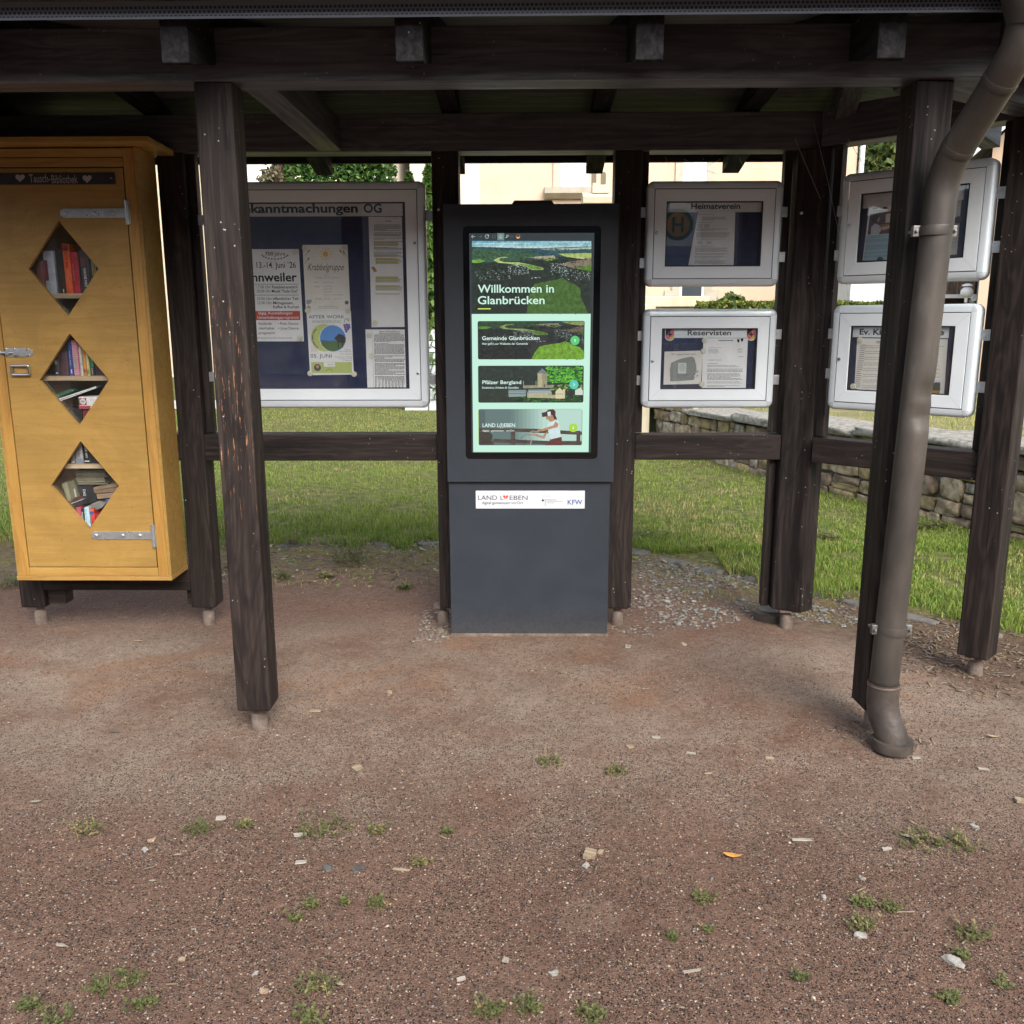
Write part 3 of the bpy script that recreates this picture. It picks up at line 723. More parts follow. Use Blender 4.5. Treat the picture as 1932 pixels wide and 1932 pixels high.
WH, BKI, GOLD = ink((225, 225, 220)), INK, ink((190, 165, 90))
d1 = zoom(60, 630, 260, 1620)
def bx(z, xa, xb, yt, yb, y=YS):
    P = YP(y); a0 = P.conv(*z(xa, yb))[0]; a1 = P.conv(*z(xb, yb))[0]; b1 = P.conv(*z((xa+xb)/2, yt))[1]
    return a0, a1, b1
S1 = 1.5925
def shelf_book(label, zf, xa, xb, yt, yb, zs, c, marks=None, lean=0, dy=0, depth=.12):
    a0, a1, b1 = bx(zf, xa, xb, yt, yb); return book(label, a0+.0006, a1-.0006, zs, b1, c, depth, lean, YS+dy, marks)
shelf_book('brick red book at the left end of the top shelf', d1, 330, 462, 830, 1410, S1, (110, 55, 40))
shelf_book('thick pale grey book with a red oval on the top shelf', d1, 470, 668, 640, 1410, S1, (160, 166, 176), [('bar', .30, .78, .08, .38, ink((120, 35, 50)))])
shelf_book('dark brown book left of the orange one', d1, 672, 825, 600, 1412, S1, (44, 34, 32), [('bar', .02, .10, .55, .68, WH)], dy=.012)
shelf_book('bright orange book with black spine lettering', d1, 832, 958, 510, 1414, S1, (222, 92, 38), [('txt', 'WAL & LÖWE', .90, .52, .72, .32, INK, 0), ('txt', 'TOMMY JAUD', .48, .20, .68, .32, ink((240, 170, 120)), 0), ('bar', .86, .99, .02, .98, ink((130, 52, 36)))])
shelf_book('crimson book right of the orange one', d1, 962, 1098, 655, 1414, S1, (168, 38, 52), [('txt', 'Rosenrot', .72, .30, .35, .2, ink((230, 190, 180)), 0)])
shelf_book('black thriller with white author name on the top shelf', d1, 1104, 1285, 630, 1416, S1, (36, 38, 44), [('txt', 'DAN BROWN', .16, .58, .72, .45, WH, 0), ('bar', .62, .84, .25, .75, ink((110, 60, 66)))])
shelf_book('black book with gold letters at the right end of the top shelf', d1, 1292, 1470, 700, 1416, S1, (22, 20, 20), [('bar', .45, .82, .30, .38, GOLD), ('bar', .45, .82, .46, .54, GOLD), ('bar', .45, .82, .62, .70, GOLD)])
shelf_book('olive paperback lying low behind the top diamond', d1, 700, 1200, 1690, 1890, 1.2325, (66, 62, 36), depth=.1, dy=.03)
d2 = zoom(100, 960, 240, 1546); S2 = 1.232
shelf_book('black book with white squares at the left of the middle shelf', d2, 385, 485, 540, 880, S2, (34, 34, 36), [('bar', .12, .18, .35, .7, WH), ('bar', .62, .85, .2, .75, ink((150, 150, 150)))])
shelf_book('broad maroon book on the middle shelf', d2, 490, 655, 430, 880, S2, (70, 38, 46))
shelf_book('blue book with white title on the middle shelf', d2, 662, 745, 230, 882, S2, (52, 70, 132), [('txt', 'Das Haus', .70, .30, .65, .35, ink((190, 200, 225)), 0), ('bar', .07, .18, .5, .75, WH)])
shelf_book('pink and white gingham book on the middle shelf', d2, 752, 862, 215, 884, S2, (196, 96, 120), [('bar', .05+.06*k, .075+.06*k, .03, .97, ink((225, 190, 200))) for k in range(15)]+[('bar', .02, .97, .12+.2*k, .2+.2*k, ink((228, 205, 212))) for k in range(4)]+[('bar', .26, .50, .25, .62, WH)])
shelf_book('slim grey white book beside the gingham one', d2, 868, 932, 290, 886, S2, (176, 176, 168))
shelf_book('tan orange book on the middle shelf', d2, 938, 990, 350, 886, S2, (206, 138, 62), [('bar', .12, .22, .2, .7, ink((120, 60, 25)))])
shelf_book('cream patterned book with green tint on the middle shelf', d2, 996, 1052, 400, 886, S2, (196, 192, 140), [('bar', .05, .25, .1, .8, ink((150, 140, 70))), ('bar', .4, .8, .3, .7, ink((225, 222, 190)))])
shelf_book('black book with a green label on the middle shelf', d2, 1058, 1146, 440, 886, S2, (30, 34, 32), [('bar', .38, .75, .2, .9, ink((60, 130, 90))), ('txt', 'KRIMI', .06, .33, .62, .38, WH, 0)])
shelf_book('dark plum book at the right of the middle shelf', d2, 1152, 1330, 560, 886, S2, (58, 40, 48))
def slab(label, name, cat, zf, quad, c, y0, y1, marks=None, grp=None):
    P = YP(y0); pts = [P.conv(*zf(*q)) for q in quad]; mb = MB()
    mb.prism(pts, 'y', y0, y1, cover(c)); o = mb.build(name, None, bevel=.001); tag(o, label, cat, grp)
    if marks:
        pr = Print(YP(y0-.0004), zf); marks(pr); pr.build('print', o)
    return o
GB = 'books in the exchange cabinet'
slab('green book leaning flat below the middle shelf', 'book', 'book', d2, [(380, 1250), (700, 1130), (745, 1180), (430, 1300)], (38, 96, 70), YS+.03, YS+.15, None, GB)
def stripes(pr):
    pr.poly([(465, 1318), (1165, 1085), (1165, 1108), (475, 1340)], WH); pr.poly([(490, 1348), (1165, 1108), (1172, 1120), (500, 1362)], WH)
slab('black book with two white page edges leaning below the middle shelf', 'book', 'book', d2, [(455, 1310), (1240, 1050), (1250, 1090), (500, 1370)], (20, 21, 24), YS+.01, YS+.14, stripes, GB)
def gamep(pr):
    pr.rect(852, 1310, 985, 1440, ink((150, 40, 48))); pr.disc(918, 1374, 54, WH, .001); pr.disc(918, 1374, 40, ink((190, 190, 190)), .0014); pr.text('SKAT', 886, 952, 1384, 1364, INK, 0, 0, .0018)
    pr.poly([(1035, 1330), (1180, 1300), (1150, 1480), (1040, 1490)], ink((232, 230, 228)), .0008)
    for k in range(14): pr.disc(1062+(k % 4)*27, 1345+(k//4)*38, 7, INK, .0013, 8)
    pr.rect(840, 1452, 1062, 1505, ink((176, 70, 84)), .0009)
slab('white and red playing card box under the leaning books', 'card_box', 'game box', d2, [(832, 1285), (1250, 1280), (1250, 1512), (862, 1512)], (205, 200, 202), YS-.006, YS+.09, gamep)
slab('dull red box under the playing card box', 'storage_box', 'box', d2, [(905, 1520), (1120, 1520), (1040, 1800), (925, 1800)], (112, 44, 46), YS+.01, YS+.1)
slab('dark bundle with grey paper at the foot of the middle diamond', 'paper_bundle', 'paper', d2, [(640, 1480), (890, 1520), (915, 1800), (820, 1800), (660, 1600)], (40, 42, 40), YS+.02, YS+.1)
d3 = zoom(130, 1270, 240, 1599); S3 = .8325
shelf_book('short grey book at the left of the bottom shelf', d3, 508, 612, 370, 556, S3, (112, 110, 108), [('bar', .1, .22, .2, .8, WH)])
shelf_book('worn grey white book on the bottom shelf', d3, 616, 756, 170, 558, S3, (158, 156, 156), [('txt', 'HUSTLER', .85, .35, .65, .35, ink((110, 108, 106)), 0), ('bar', .02, .25, .02, .98, ink((130, 140, 152)))])
shelf_book('black book with a white bar on its spine', d3, 762, 912, 150, 556, S3, (26, 28, 30), [('bar', .09, .135, .15, .78, WH), ('txt', 'DER LETZTE', .95, .28, .62, .35, WH, 0)])
shelf_book('black book at the right of the bottom shelf', d3, 918, 1075, 300, 552, S3, (30, 30, 30))
for k, (ya, yb_, xa, xb, c) in enumerate(((690, 735, 600, 1200, (66, 64, 52)), (740, 785, 590, 1180, (80, 76, 60)), (790, 838, 610, 1240, (72, 70, 58)), (842, 885, 600, 1160, (104, 98, 78)), (890, 930, 620, 1170, (118, 112, 92)), (934, 975, 640, 1220, (110, 104, 84)))):
    slab('%s magazine in the pile under the bottom shelf' % ('topmost worn', 'second worn', 'third worn', 'fourth worn', 'fifth worn', 'lowest worn')[k], 'magazine', 'magazine', d3, [(xa, ya+6), ((xa+xb)/2, ya), (xb, ya-8+k*2), (xb+20, yb_-8), ((xa+xb)/2, yb_+2), (xa+15, yb_)], c, YS+.03, YS+.14, None, 'magazines in the exchange cabinet')
for k, (q, c) in enumerate((([(945, 1030), (1430, 940), (1425, 1005), (960, 1090)], (124, 104, 82)), ([(950, 1095), (1425, 1010), (1400, 1110), (990, 1150)], (112, 92, 72)), ([(1005, 1160), (1400, 1118), (1310, 1225), (1030, 1255)], (136, 114, 92)))):
    slab('%s brown paged book in the pile at the right of the lowest diamond' % ('upper', 'middle', 'bottom')[k], 'book', 'book', d3, q, c, YS+.012, YS+.13, None, GB)
slab('tall olive book leaning at the left of the lowest diamond', 'book', 'book', d3, [(330, 950), (430, 925), (525, 1290), (460, 1300)], (124, 122, 98), YS+.012, YS+.13, None, GB)
slab('grey olive book block behind the leaning olive book', 'book', 'book', d3, [(432, 925), (560, 885), (690, 1190), (530, 1290)], (92, 92, 70), YS+.03, YS+.13, lambda pr: pr.poly([(565, 1055), (595, 1050), (630, 1205), (600, 1215)], ink((190, 188, 176))), GB)
slab('black book with large white title in the lowest diamond', 'book', 'book', d3, [(640, 1005), (940, 985), (1030, 1300), (800, 1360), (690, 1200)], (30, 31, 34), YS+.02, YS+.10, lambda pr: (pr.text('DAS ABC', 1065, 1345, 762, 810, WH, .01, 0, .001, rot=-1)), GB)
slab('dark red book lying on the front row of the lowest diamond', 'book', 'book', d3, [(560, 1245), (720, 1195), (800, 1240), (540, 1330)], (66, 30, 34), YS+.012, YS+.10, None, GB)
slab('black book with white page edge lying in the lowest diamond', 'book', 'book', d3, [(515, 1340), (770, 1245), (840, 1330), (590, 1415)], (26, 26, 28), YS+.008, YS+.10, lambda pr: pr.poly([(515, 1338), (770, 1243), (775, 1252), (520, 1350)], ink((200, 198, 190))), GB)
slab('raspberry red book in the lowest front row', 'book', 'book', d3, [(620, 1420), (700, 1400), (712, 1620), (650, 1620)], (178, 60, 92), YS-.004, YS+.1, None, GB)
slab('black book with white scribble title in the lowest front row', 'book', 'book', d3, [(708, 1450), (788, 1440), (812, 1720), (722, 1640)], (20, 20, 22), YS-.004, YS+.1, lambda pr: pr.text('Angst', 1500, 1640, 728, 762, WH, 0, 0, .001, rot=-1), GB)
slab('pale blue book with dark title in the lowest front row', 'book', 'book', d3, [(770, 1415), (860, 1412), (905, 1800), (800, 1740)], (172, 202, 212), YS-.006, YS+.1, lambda pr: pr.text('Traumland', 1460, 1700, 805, 828, ink((70, 90, 130)), 0, 0, .001, rot=-1), GB)
def trico(pr):
    pr.rect(888, 1450, 955, 1495, ink((214, 110, 70)), .0008); pr.rect(890, 1500, 958, 1552, ink((60, 92, 180)), .0008)
slab('red book with blue and orange bands in the lowest front row', 'book', 'book', d3, [(880, 1440), (958, 1438), (985, 1700), (925, 1760)], (196, 62, 46), YS-.004, YS+.1, trico, GB)
slab('dark red book at the right of the lowest front row', 'book', 'book', d3, [(990, 1550), (1060, 1545), (1040, 1640), (992, 1700)], (140, 34, 36), YS-.002, YS+.1, None, GB)
slab('grey hardback lying across the lowest front row', 'book', 'book', d3, [(790, 1410), (1050, 1290), (1200, 1330), (1120, 1420), (960, 1490), (870, 1430)], (116, 114, 108), YS+.012, YS+.11, None, GB)
slab('blue covered book at the lower right edge of the lowest diamond', 'book', 'book', d3, [(1180, 1265), (1290, 1235), (1240, 1310), (1195, 1330)], (58, 84, 140), YS+.02, YS+.11, None, GB)
# ------------------------------------------------------------------ information kiosk
YK = 4.108
KI = thing('information_kiosk', 'anthracite grey touch screen information kiosk with a lit welcome page', 'kiosk', (.024, 4.2, 0))
mb = MB(); mb.box(-.349, .397, YK, 4.226, .004, .752, ANTH); mb.build('plinth', KI, bevel=.003)
mb = MB(); mb.box(-.352, .400, YK-.006, 4.222, -.03, .006, CONC); mb.build('concrete_slab', KI, bevel=.003)
GA0, GA1, GB0, GB1 = -.267, .334, .851, 1.871
def rrpts(a0, b0, a1, b1, r, k=6):
    pts = []
    for cx, cz, st in ((a1-r, b1-r, 0), (a0+r, b1-r, 90), (a0+r, b0+r, 180), (a1-r, b0+r, 270)):
        pts += [(cx+r*math.cos(R(st+90*j/k)), cz+r*math.sin(R(st+90*j/k))) for j in range(k+1)]
    return pts
YH = YK-.022
mb = MB()     # housing: front panel with a rounded opening, sides and back
inn = rrpts(GA0, GB0, GA1, GB1, .018); k = len(inn)
o0, o1, z0_, z1_ = -.351, .409, .746, 1.962
out = []
for a, b in inn:                     # project each point of the opening on to the outer rectangle
    ca, cb = (a-.5*(GA0+GA1))/(.5*(GA1-GA0)), (b-.5*(GB0+GB1))/(.5*(GB1-GB0)); mx = max(abs(ca), abs(cb))
    out.append((.5*(o0+o1)+.5*(o1-o0)*max(-1, min(1, ca/mx)), .5*(z0_+z1_)+.5*(z1_-z0_)*max(-1, min(1, cb/mx))))
vs = [(a, YH, b) for a, b in inn]+[(a, YH, b) for a, b in out]+[(a, YH+.006, b) for a, b in inn]
fs = [(i, (i+1) % k, k+(i+1) % k, k+i) for i in range(k)]+[(i, 2*k+i, 2*k+(i+1) % k, (i+1) % k) for i in range(k)]
mb.add(vs, fs, ANTH)
for a0, a1, b0, b1 in ((o0, o0+.004, z0_, z1_), (o1-.004, o1, z0_, z1_), (o0+.004, o1-.004, z0_, z0_+.004), (o0+.004, o1-.004, z1_-.004, z1_)):
    mb.box(a0, a1, YH+.0005, 4.22, b0, b1, ANTH)
mb.box(o0+.004, o1-.004, 4.21, 4.219, z0_+.004, z1_-.004, ANTH)
mb.build('housing', KI)
mb = MB(); mb.prism([(-.055, 1.9622), (.13, 1.9622), (.118, 1.978), (-.043, 1.978)], 'y', YH+.01, YH+.1, ANTH); mb.build('vent_hood', KI, bevel=.002)
mb = MB(); mb.prism(rrpts(GA0-.004, GB0-.004, GA1+.004, GB1+.004, .02), 'y', YH+.0062, YH+.012, BLACKGL); GL = mb.build('front_glass', KI)
PS = YP(YH+.0058)
zs = zoom(1250, 550, 600, 1288)
pr = Print(PS, zs); D1, D2, D3, D4, D5 = .0, .0012, .0024, .0036, .0048
pr.rect(267, 281, 1034, 1658, glow((50, 58, 62)), 0); SCR = pr.build('screen', KI)
pr = Print(PS, zs); TB = glow((196, 206, 206)); TBD = glow((104, 116, 118))
pr.rect(436, 282, 479, 327, glow((108, 134, 130)), D2)
pr.line([(297, 303), (274, 303)], 2.2, TB, D3); pr.line([(284, 293), (274, 303), (284, 313)], 2.2, TB, D3)
pr.line([(317, 303), (338, 303)], 2, TBD, D3); pr.line([(329, 294), (338, 303), (329, 312)], 2, TBD, D3)
pr.ring(371, 303, 12, 9.4, TB, D3, 20, R(40), R(350)); pr.poly([(383, 291), (384, 302), (374, 300)], TB, D3)
for a, b, c, d in ((404, 293, 424, 295), (404, 311, 424, 313), (404, 293, 406, 313), (422, 293, 424, 313)): pr.rect(a, b, c, d, TBD, D3)
pr.line([(447, 313), (447, 302), (457, 292), (467, 302), (467, 313), (447, 313)], 2, TB, D3); pr.rect(454, 305, 460, 313, TB, D3)
pr.line([(488, 312), (496, 300), (494, 294), (506, 295), (502, 304), (494, 309), (488, 312)], 2.4, TB, D3)
pr.text('PWD', 513, 538, 307, 299, TBD, .0, 0, D3)
pr.disc(566, 303, 12.5, TB, D3); pr.disc(566, 303, 11.5, glow((24, 20, 18)), D4, 16, None, 0.35, math.pi-.35); pr.rect(555, 299, 577, 307, glow((176, 40, 30)), D4); pr.disc(566, 303, 11.5, glow((235, 200, 70)), D4, 16, None, math.pi+.35, 2*math.pi-.35)
pr.build('toolbar', SCR)
def speck(pr, n, area, sz, cols, dep, seed, shape=None):
    rr = random.Random(seed)
    for i in range(n):
        x, y = rr.uniform(area[0], area[2]), rr.uniform(area[1], area[3])
        if shape and not shape(x, y): continue
        a = sz*(.5+rr.random()); b = sz*(.3+.6*rr.random()); t = rr.random()*3
        pr.poly([(x+a*math.cos(t+q), y+b*math.sin(t+q)) for q in (0, 1.4, 2.9, 4.5)], cols[rr.randrange(len(cols))], dep+rr.random()*.0004)
zh = zoom(1370, 670, 370, 1932)
def landscape(pr, X, Y, dk, box):
    """aerial view of a village in a valley; X,Y map hero readings to this picture; dk darkens like the page's overlay"""
    x0, y0, x1, y1 = box
    def cl(pts): return [(min(max(X(a), x0), x1), min(max(Y(b), y0), y1)) for a, b in pts]
    def g(c, left=0): k = dk; return glown(tuple(int(v*k) for v in c), .45)
    def P(pts, c, d): 
        q = cl(pts)
        if max(p[1] for p in q)-min(p[1] for p in q) > 1: pr.poly(q, c, d)
    P([(48, 400), (1868, 400), (1868, 1290), (48, 1290)], g((46, 56, 50)), D1+.0003)
    for k in range(6): P([(48, 178+18*k), (1868, 178+18*k), (1868, 196+18*k+2), (48, 196+18*k+2)], g((104+20*k, 182+9*k, 208+3*k)), D2)
    P([(48, 215), (700, 200), (1100, 214), (700, 224), (48, 228)], g((190, 222, 224)), D2+.0003); P([(900, 190), (1868, 184), (1868, 215), (1200, 205)], g((176, 214, 220)), D2+.0003)
    P([(48, 268), (320, 272), (640, 283), (900, 300), (1180, 285), (1500, 272), (1868, 262), (1868, 420), (48, 420)], g((52, 84, 100)), D2+.0006)
    P([(48, 290), (300, 300), (620, 330), (900, 362), (1100, 372), (1100, 470), (48, 520)], g((62, 98, 78)), D2+.0009)
    P([(1080, 300), (1868, 272), (1868, 300), (1250, 325)], g((176, 194, 176)), D2+.0012)
    P([(1350, 372), (1868, 362), (1868, 430), (1500, 425)], g((178, 200, 112)), D2+.0012); P([(850, 425), (1300, 398), (1320, 430), (1150, 462)], g((176, 168, 142)), D2+.0012)
    P([(1140, 470), (1330, 432), (1370, 445), (1210, 490)], g((124, 160, 72)), D2+.0014); P([(1500, 420), (1868, 425), (1868, 450), (1720, 455)], g((196, 190, 142)), D2+.0014)
    P([(1410, 540), (1500, 500), (1868, 440), (1868, 560), (1600, 600)], g((140, 128, 110)), D2+.0014); P([(1640, 590), (1868, 535), (1868, 640), (1660, 610)], g((96, 138, 52)), D2+.0016)
    P([(48, 470), (160, 455), (250, 480), (180, 510), (48, 512)], g((122, 174, 72)), D2+.0016)
    P([(375, 470), (450, 432), (580, 420), (600, 432), (480, 440), (455, 470), (520, 500), (760, 505), (940, 540), (1140, 590), (1130, 620), (960, 620), (860, 560), (560, 520), (440, 510)], g((186, 206, 132)), D2+.0018)
    P([(680, 515), (940, 545), (1130, 592), (1120, 618), (965, 612), (870, 560)], g((110, 156, 70)), D2+.002)
    P([(880, 1290), (930, 950), (1010, 830), (1200, 790), (1330, 770), (1420, 735), (1500, 790), (1640, 850), (1710, 930), (1700, 1020), (1760, 1150), (1820, 1290)], g((78, 112, 54) if dk > .8 else (150, 210, 70)), D2+.002)
    def S(n, a, s, cols, seed):
        ax0, ax1 = sorted((X(a[0]), X(a[2]))); ay0, ay1 = sorted((Y(a[1]), Y(a[3])))
        ar = (max(ax0, x0+3), max(ay0, y0+3), min(ax1, x1-3), min(ay1, y1-3))
        if ar[2] > ar[0] and ar[3] > ar[1]: speck(pr, n, ar, s*abs(X(100)-X(0))/100, cols, D3, seed)
    gr = [g((46, 76, 56)), g((72, 106, 74)), g((58, 88, 70)), g((92, 122, 78))]
    S(700, (60, 300, 1000, 470), 12, gr, 3); S(160, (1050, 300, 1860, 360), 12, [g((60, 92, 104)), g((80, 112, 96))], 4)
    dkf = [g((40, 52, 46)), g((52, 66, 54)), g((34, 42, 40)), g((60, 74, 58))]
    S(620, (60, 500, 700, 830), 15, dkf, 5); S(200, (780, 440, 1800, 520), 15, dkf, 6); S(420, (1120, 560, 1800, 760), 14, dkf, 7)
    wt = [g((226, 240, 238)), g((190, 206, 206)), g((150, 168, 168))]
    S(130, (600, 520, 920, 690), 8, wt, 8); S(110, (70, 620, 640, 780), 7, wt, 9); S(90, (1240, 520, 1500, 690), 9, wt, 10); S(90, (1400, 600, 1850, 780), 9, wt, 11); S(12, (950, 730, 1110, 750), 9, wt, 12)
    S(420, (60, 800, 860, 1270), 20, [g((44, 54, 48)), g((54, 62, 56)), g((40, 46, 44))], 13); S(110, (1700, 800, 1860, 1270), 16, dkf, 14)
    fg = (78, 112, 54) if dk > .8 else (150, 210, 70)
    speck(pr, 500, (max(X(900), x0+3), max(Y(800), y0+3), min(X(1740), x1-3), min(Y(1280), y1-3)), 26*abs(X(100)-X(0))/100, [g(tuple(int(c*q) for c in fg)) for q in (.86, .93, 1.05, 1.12)], D3, 15, lambda a, b: Y(1290)-b < (Y(1290)-Y(780))*.9 and X(960) < a < X(1690) and b > Y(800)+abs(a-X(1400))*.32)
pr = Print(PS, zh); landscape(pr, lambda a: a, lambda b: b, .92, (48, 178, 1868, 1290)); pr.build('landscape_picture', SCR)
MINT = glow((206, 246, 226)); LIME = glow((206, 232, 90))
pr = Print(PS, zh); pr.text('Willkommen in', 137, 1296, 965, 845, MINT, .012, 0, D5); pr.build('welcome_lettering', SCR); pr = Print(PS, zh); pr.text('Glanbrücken', 137, 1155, 1140, 1020, MINT, .012, 0, D5); pr.build('welcome_lettering', SCR); pr = Print(PS, zh); pr.rect(137, 1205, 334, 1221, LIME, D5); pr.build('underline', SCR)
pr = Print(PS, zs); pr.rect(280, 788, 1015, 1655, glow((196, 240, 220)), D1+.0003); pr.build('page_background', SCR)
def card(name, z, x0, y0, x1, y1, r, base): 
    p = Print(PS, z); p.rrect(x0, y0, x1, y1, r, glow(base), D2); return p
WT = glow((224, 250, 242))
zc1 = zoom(1370, 920, 370, 1932)
pr = card('card', zc1, 136, 93, 1762, 678, 26, (48, 52, 52)); CARD1 = pr.build('page_card', SCR)
pr = Print(PS, zc1)
fx, fy = (lambda a: 470+(a-380)*.97), (lambda b: 150+(b-430)*.82)
landscape(pr, fx, fy, .75, (146, 97, 1752, 674)); pr.mb.v = [(v[0], v[1]-.0006, v[2]) for v in pr.mb.v]; pr.build('village_picture', CARD1)
pr = Print(PS, zc1)
pr.text('Gemeinde Glanbrücken', 203, 1077, 382, 325, WT, .010, 0, D5+.001); pr.build('lettering', CARD1); pr = Print(PS, zc1); pr.text("Hier geht's zur Webseite der Gemeinde", 203, 900, 455, 423, WT, .005, 0, D5+.001); pr.build('lettering', CARD1)
def arrow(z, x, y, r, c, par):
    p = Print(PS, z); p.disc(x, y, r, glow(c), D5+.001, 28); p.line([(x-9, y-20), (x+12, y), (x-9, y+20)], 11, WT, D5+.0018); p.build('arrow_button', par)
arrow(zc1, 1617, 390, 70, (92, 200, 120), CARD1)
zc2 = zoom(1370, 1060, 370, 1932)
pr = card('card', zc2, 142, 43, 1750, 608, 26, (44, 54, 50)); CARD2 = pr.build('page_card', SCR)
pr = Print(PS, zc2)
speck(pr, 420, (165, 60, 1180, 360), 22, [glown((46, 58, 54)), glown((40, 50, 46)), glown((54, 70, 60))], D3, 21)
speck(pr, 420, (1190, 60, 1725, 300), 22, [glown((70, 150, 50)), glown((110, 196, 60)), glown((44, 92, 44)), glown((86, 170, 56))], D3, 22)
speck(pr, 260, (700, 500, 1725, 590), 22, [glown((40, 70, 40)), glown((70, 120, 52)), glown((30, 46, 36))], D3, 23); speck(pr, 200, (170, 440, 700, 590), 22, [glown((46, 56, 50)), glown((56, 64, 52))], D3, 24)
speck(pr, 90, (1210, 330, 1725, 420), 20, [glown((60, 110, 44)), glown((150, 170, 90))], D3, 25)
ST, ST2 = glown((178, 172, 140), .2), glown((150, 146, 120), .25)
pr.poly([(830, 345), (1290, 335), (1290, 378), (830, 390)], ST2, D4); pr.rect(826, 280, 838, 372, ST2, D4); pr.rect(1018, 280, 1030, 372, ST2, D4)
pr.poly([(1048, 150), (1120, 152), (1120, 372), (1048, 372)], ST, D5); pr.poly([(1120, 152), (1192, 150), (1190, 370), (1120, 372)], ST2, D5); pr.poly([(1050, 152), (1120, 82), (1192, 152)], glow((112, 126, 136)), D5+.0004)
for x in range(1058, 1190, 20): pr.rect(x, 150, x+9, 162, glow((60, 62, 56)), D5+.0008)
pr.rect(1145, 330, 1160, 370, glow((70, 66, 50)), D5+.0008)
pr.poly([(600, 412), (868, 412), (890, 436), (606, 440)], glow((124, 140, 144)), D4); pr.poly([(604, 440), (870, 438), (868, 512), (606, 520)], glow((140, 156, 154)), D4)
pr.poly([(910, 408), (1250, 404), (1262, 452), (888, 460)], glow((128, 146, 152)), D4); pr.poly([(890, 460), (1262, 452), (1262, 490), (1462, 480), (1462, 545), (890, 530)], ST, D4)
pr.poly([(1320, 440), (1385, 376), (1440, 440), (1440, 545), (1320, 545)], glow((212, 204, 164)), D5); pr.rect(1430, 400, 1466, 540, glow((206, 198, 160)), D5+.0003); pr.poly([(1620, 420), (1700, 376), (1738, 420), (1738, 490), (1620, 490)], glow((206, 216, 206)), D5)
for x in range(616, 860, 32): pr.rect(x, 462, x+18, 478, glow((84, 96, 98)), D4+.0006)
for x in range(920, 1250, 22): pr.rect(x, 436, x+11, 448, glow((210, 218, 214)), D4+.0006)
for x in range(1210, 1440, 26): pr.rect(x, 468, x+12, 482, glow((100, 92, 74)), D5+.0006)
pr.build('castle_picture', CARD2)
pr = Print(PS, zc2); pr.text('Pfälzer Bergland', 207, 798, 322, 268, WT, .010, 0, D5+.0016); pr.build('lettering', CARD2); pr = Print(PS, zc2); pr.text('Entdecken, Erleben & Genießen', 205, 760, 392, 362, WT, .005, 0, D5+.0016); pr.build('lettering', CARD2)
arrow(zc2, 1602, 331, 69, (84, 202, 178), CARD2)
pr = card('card', zc2, 147, 706, 1728, 1258, 26, (92, 114, 112)); CARD3 = pr.build('page_card', SCR)
pr = Print(PS, zc2)
for i in range(9): pr.rect(640+60*i, 708, 640+60*(i+1) if i < 8 else 1722, 1190, glow((104+10*i, 128+11*i, 124+10*i)), D2+.0002+.0001*i)
pr.rect(250, 708, 640, 1190, glow((98, 120, 118)), D2+.0002); pr.rect(152, 720, 250, 1190, glow((84, 102, 100)), D2+.0002)
WB = glown((84, 72, 66), .3, 160); 
pr.poly([(155, 996), (1000, 1005), (1720, 1048), (1728, 1100), (1380, 1085), (700, 1050), (155, 1040)], WB, D3); pr.poly([(370, 1160), (1200, 1190), (1722, 1205), (1715, 1255), (1200, 1240), (370, 1215)], WB, D3)
pr.rect(640, 1000, 708, 1250, WB, D3+.0003); pr.rect(1640, 1036, 1700, 1252, WB, D3+.0003); pr.poly([(155, 1050), (330, 1060), (365, 1110), (350, 1180), (390, 1250), (155, 1250)], glown((70, 64, 58), .3, 160), D3)
SKN, HAIR = glown((180, 140, 112), .18, 90), glown((84, 54, 44), .35); TOP, SHORT = glown((206, 226, 228), .10, 90), glown((104, 62, 54), .3)
pr.poly([(1240, 1150), (1415, 1130), (1425, 1258), (1150, 1258), (1230, 1200)], SHORT, D4); pr.poly([(1200, 930), (1235, 900), (1290, 890), (1355, 872), (1385, 960), (1400, 1130), (1245, 1168), (1215, 1080)], TOP, D4+.0003)
pr.poly([(1170, 820), (1290, 790), (1310, 870), (1240, 920), (1220, 868), (1185, 866)], SKN, D4+.0002); pr.poly([(1168, 750), (1215, 712), (1290, 708), (1322, 740), (1320, 800), (1348, 866), (1300, 862), (1280, 800), (1200, 780)], HAIR, D4+.0006)
pr.poly([(1110, 762), (1190, 742), (1205, 812), (1120, 828)], glow((70, 52, 46)), D5); pr.poly([(1195, 748), (1245, 742), (1250, 800), (1208, 808)], glow((216, 228, 226)), D5)
pr.poly([(1320, 890), (1368, 930), (1350, 980), (1140, 1040), (1050, 1050), (1040, 1022), (1110, 1012), (1290, 950)], SKN, D5); pr.poly([(1210, 1030), (1150, 1160), (1000, 1108), (940, 1100), (945, 1075), (1010, 1080), (1120, 1115)], SKN, D5)
BK = glow((150, 156, 152)); BK2 = glow((44, 44, 44))
pr.line([(930, 1060), (980, 1036), (1060, 1056)], 14, BK, D5+.0004); pr.line([(940, 1060), (890, 1110), (960, 1170), (935, 1250)], 16, BK, D5+.0004); pr.line([(790, 1160), (840, 1110), (880, 1080), (950, 1110)], 6, BK2, D5+.0004)
pr.line([(610, 1250), (650, 1160), (880, 1190), (840, 1255)], 5, BK2, D5+.0004)
for x in (700, 770, 820, 860): pr.line([(x, 1170), (x-10, 1250)], 4, BK2, D5+.0004)
pr.rect(143, 740, 149, 1210, LIME, D3)
pr.build('rider_picture', CARD3)
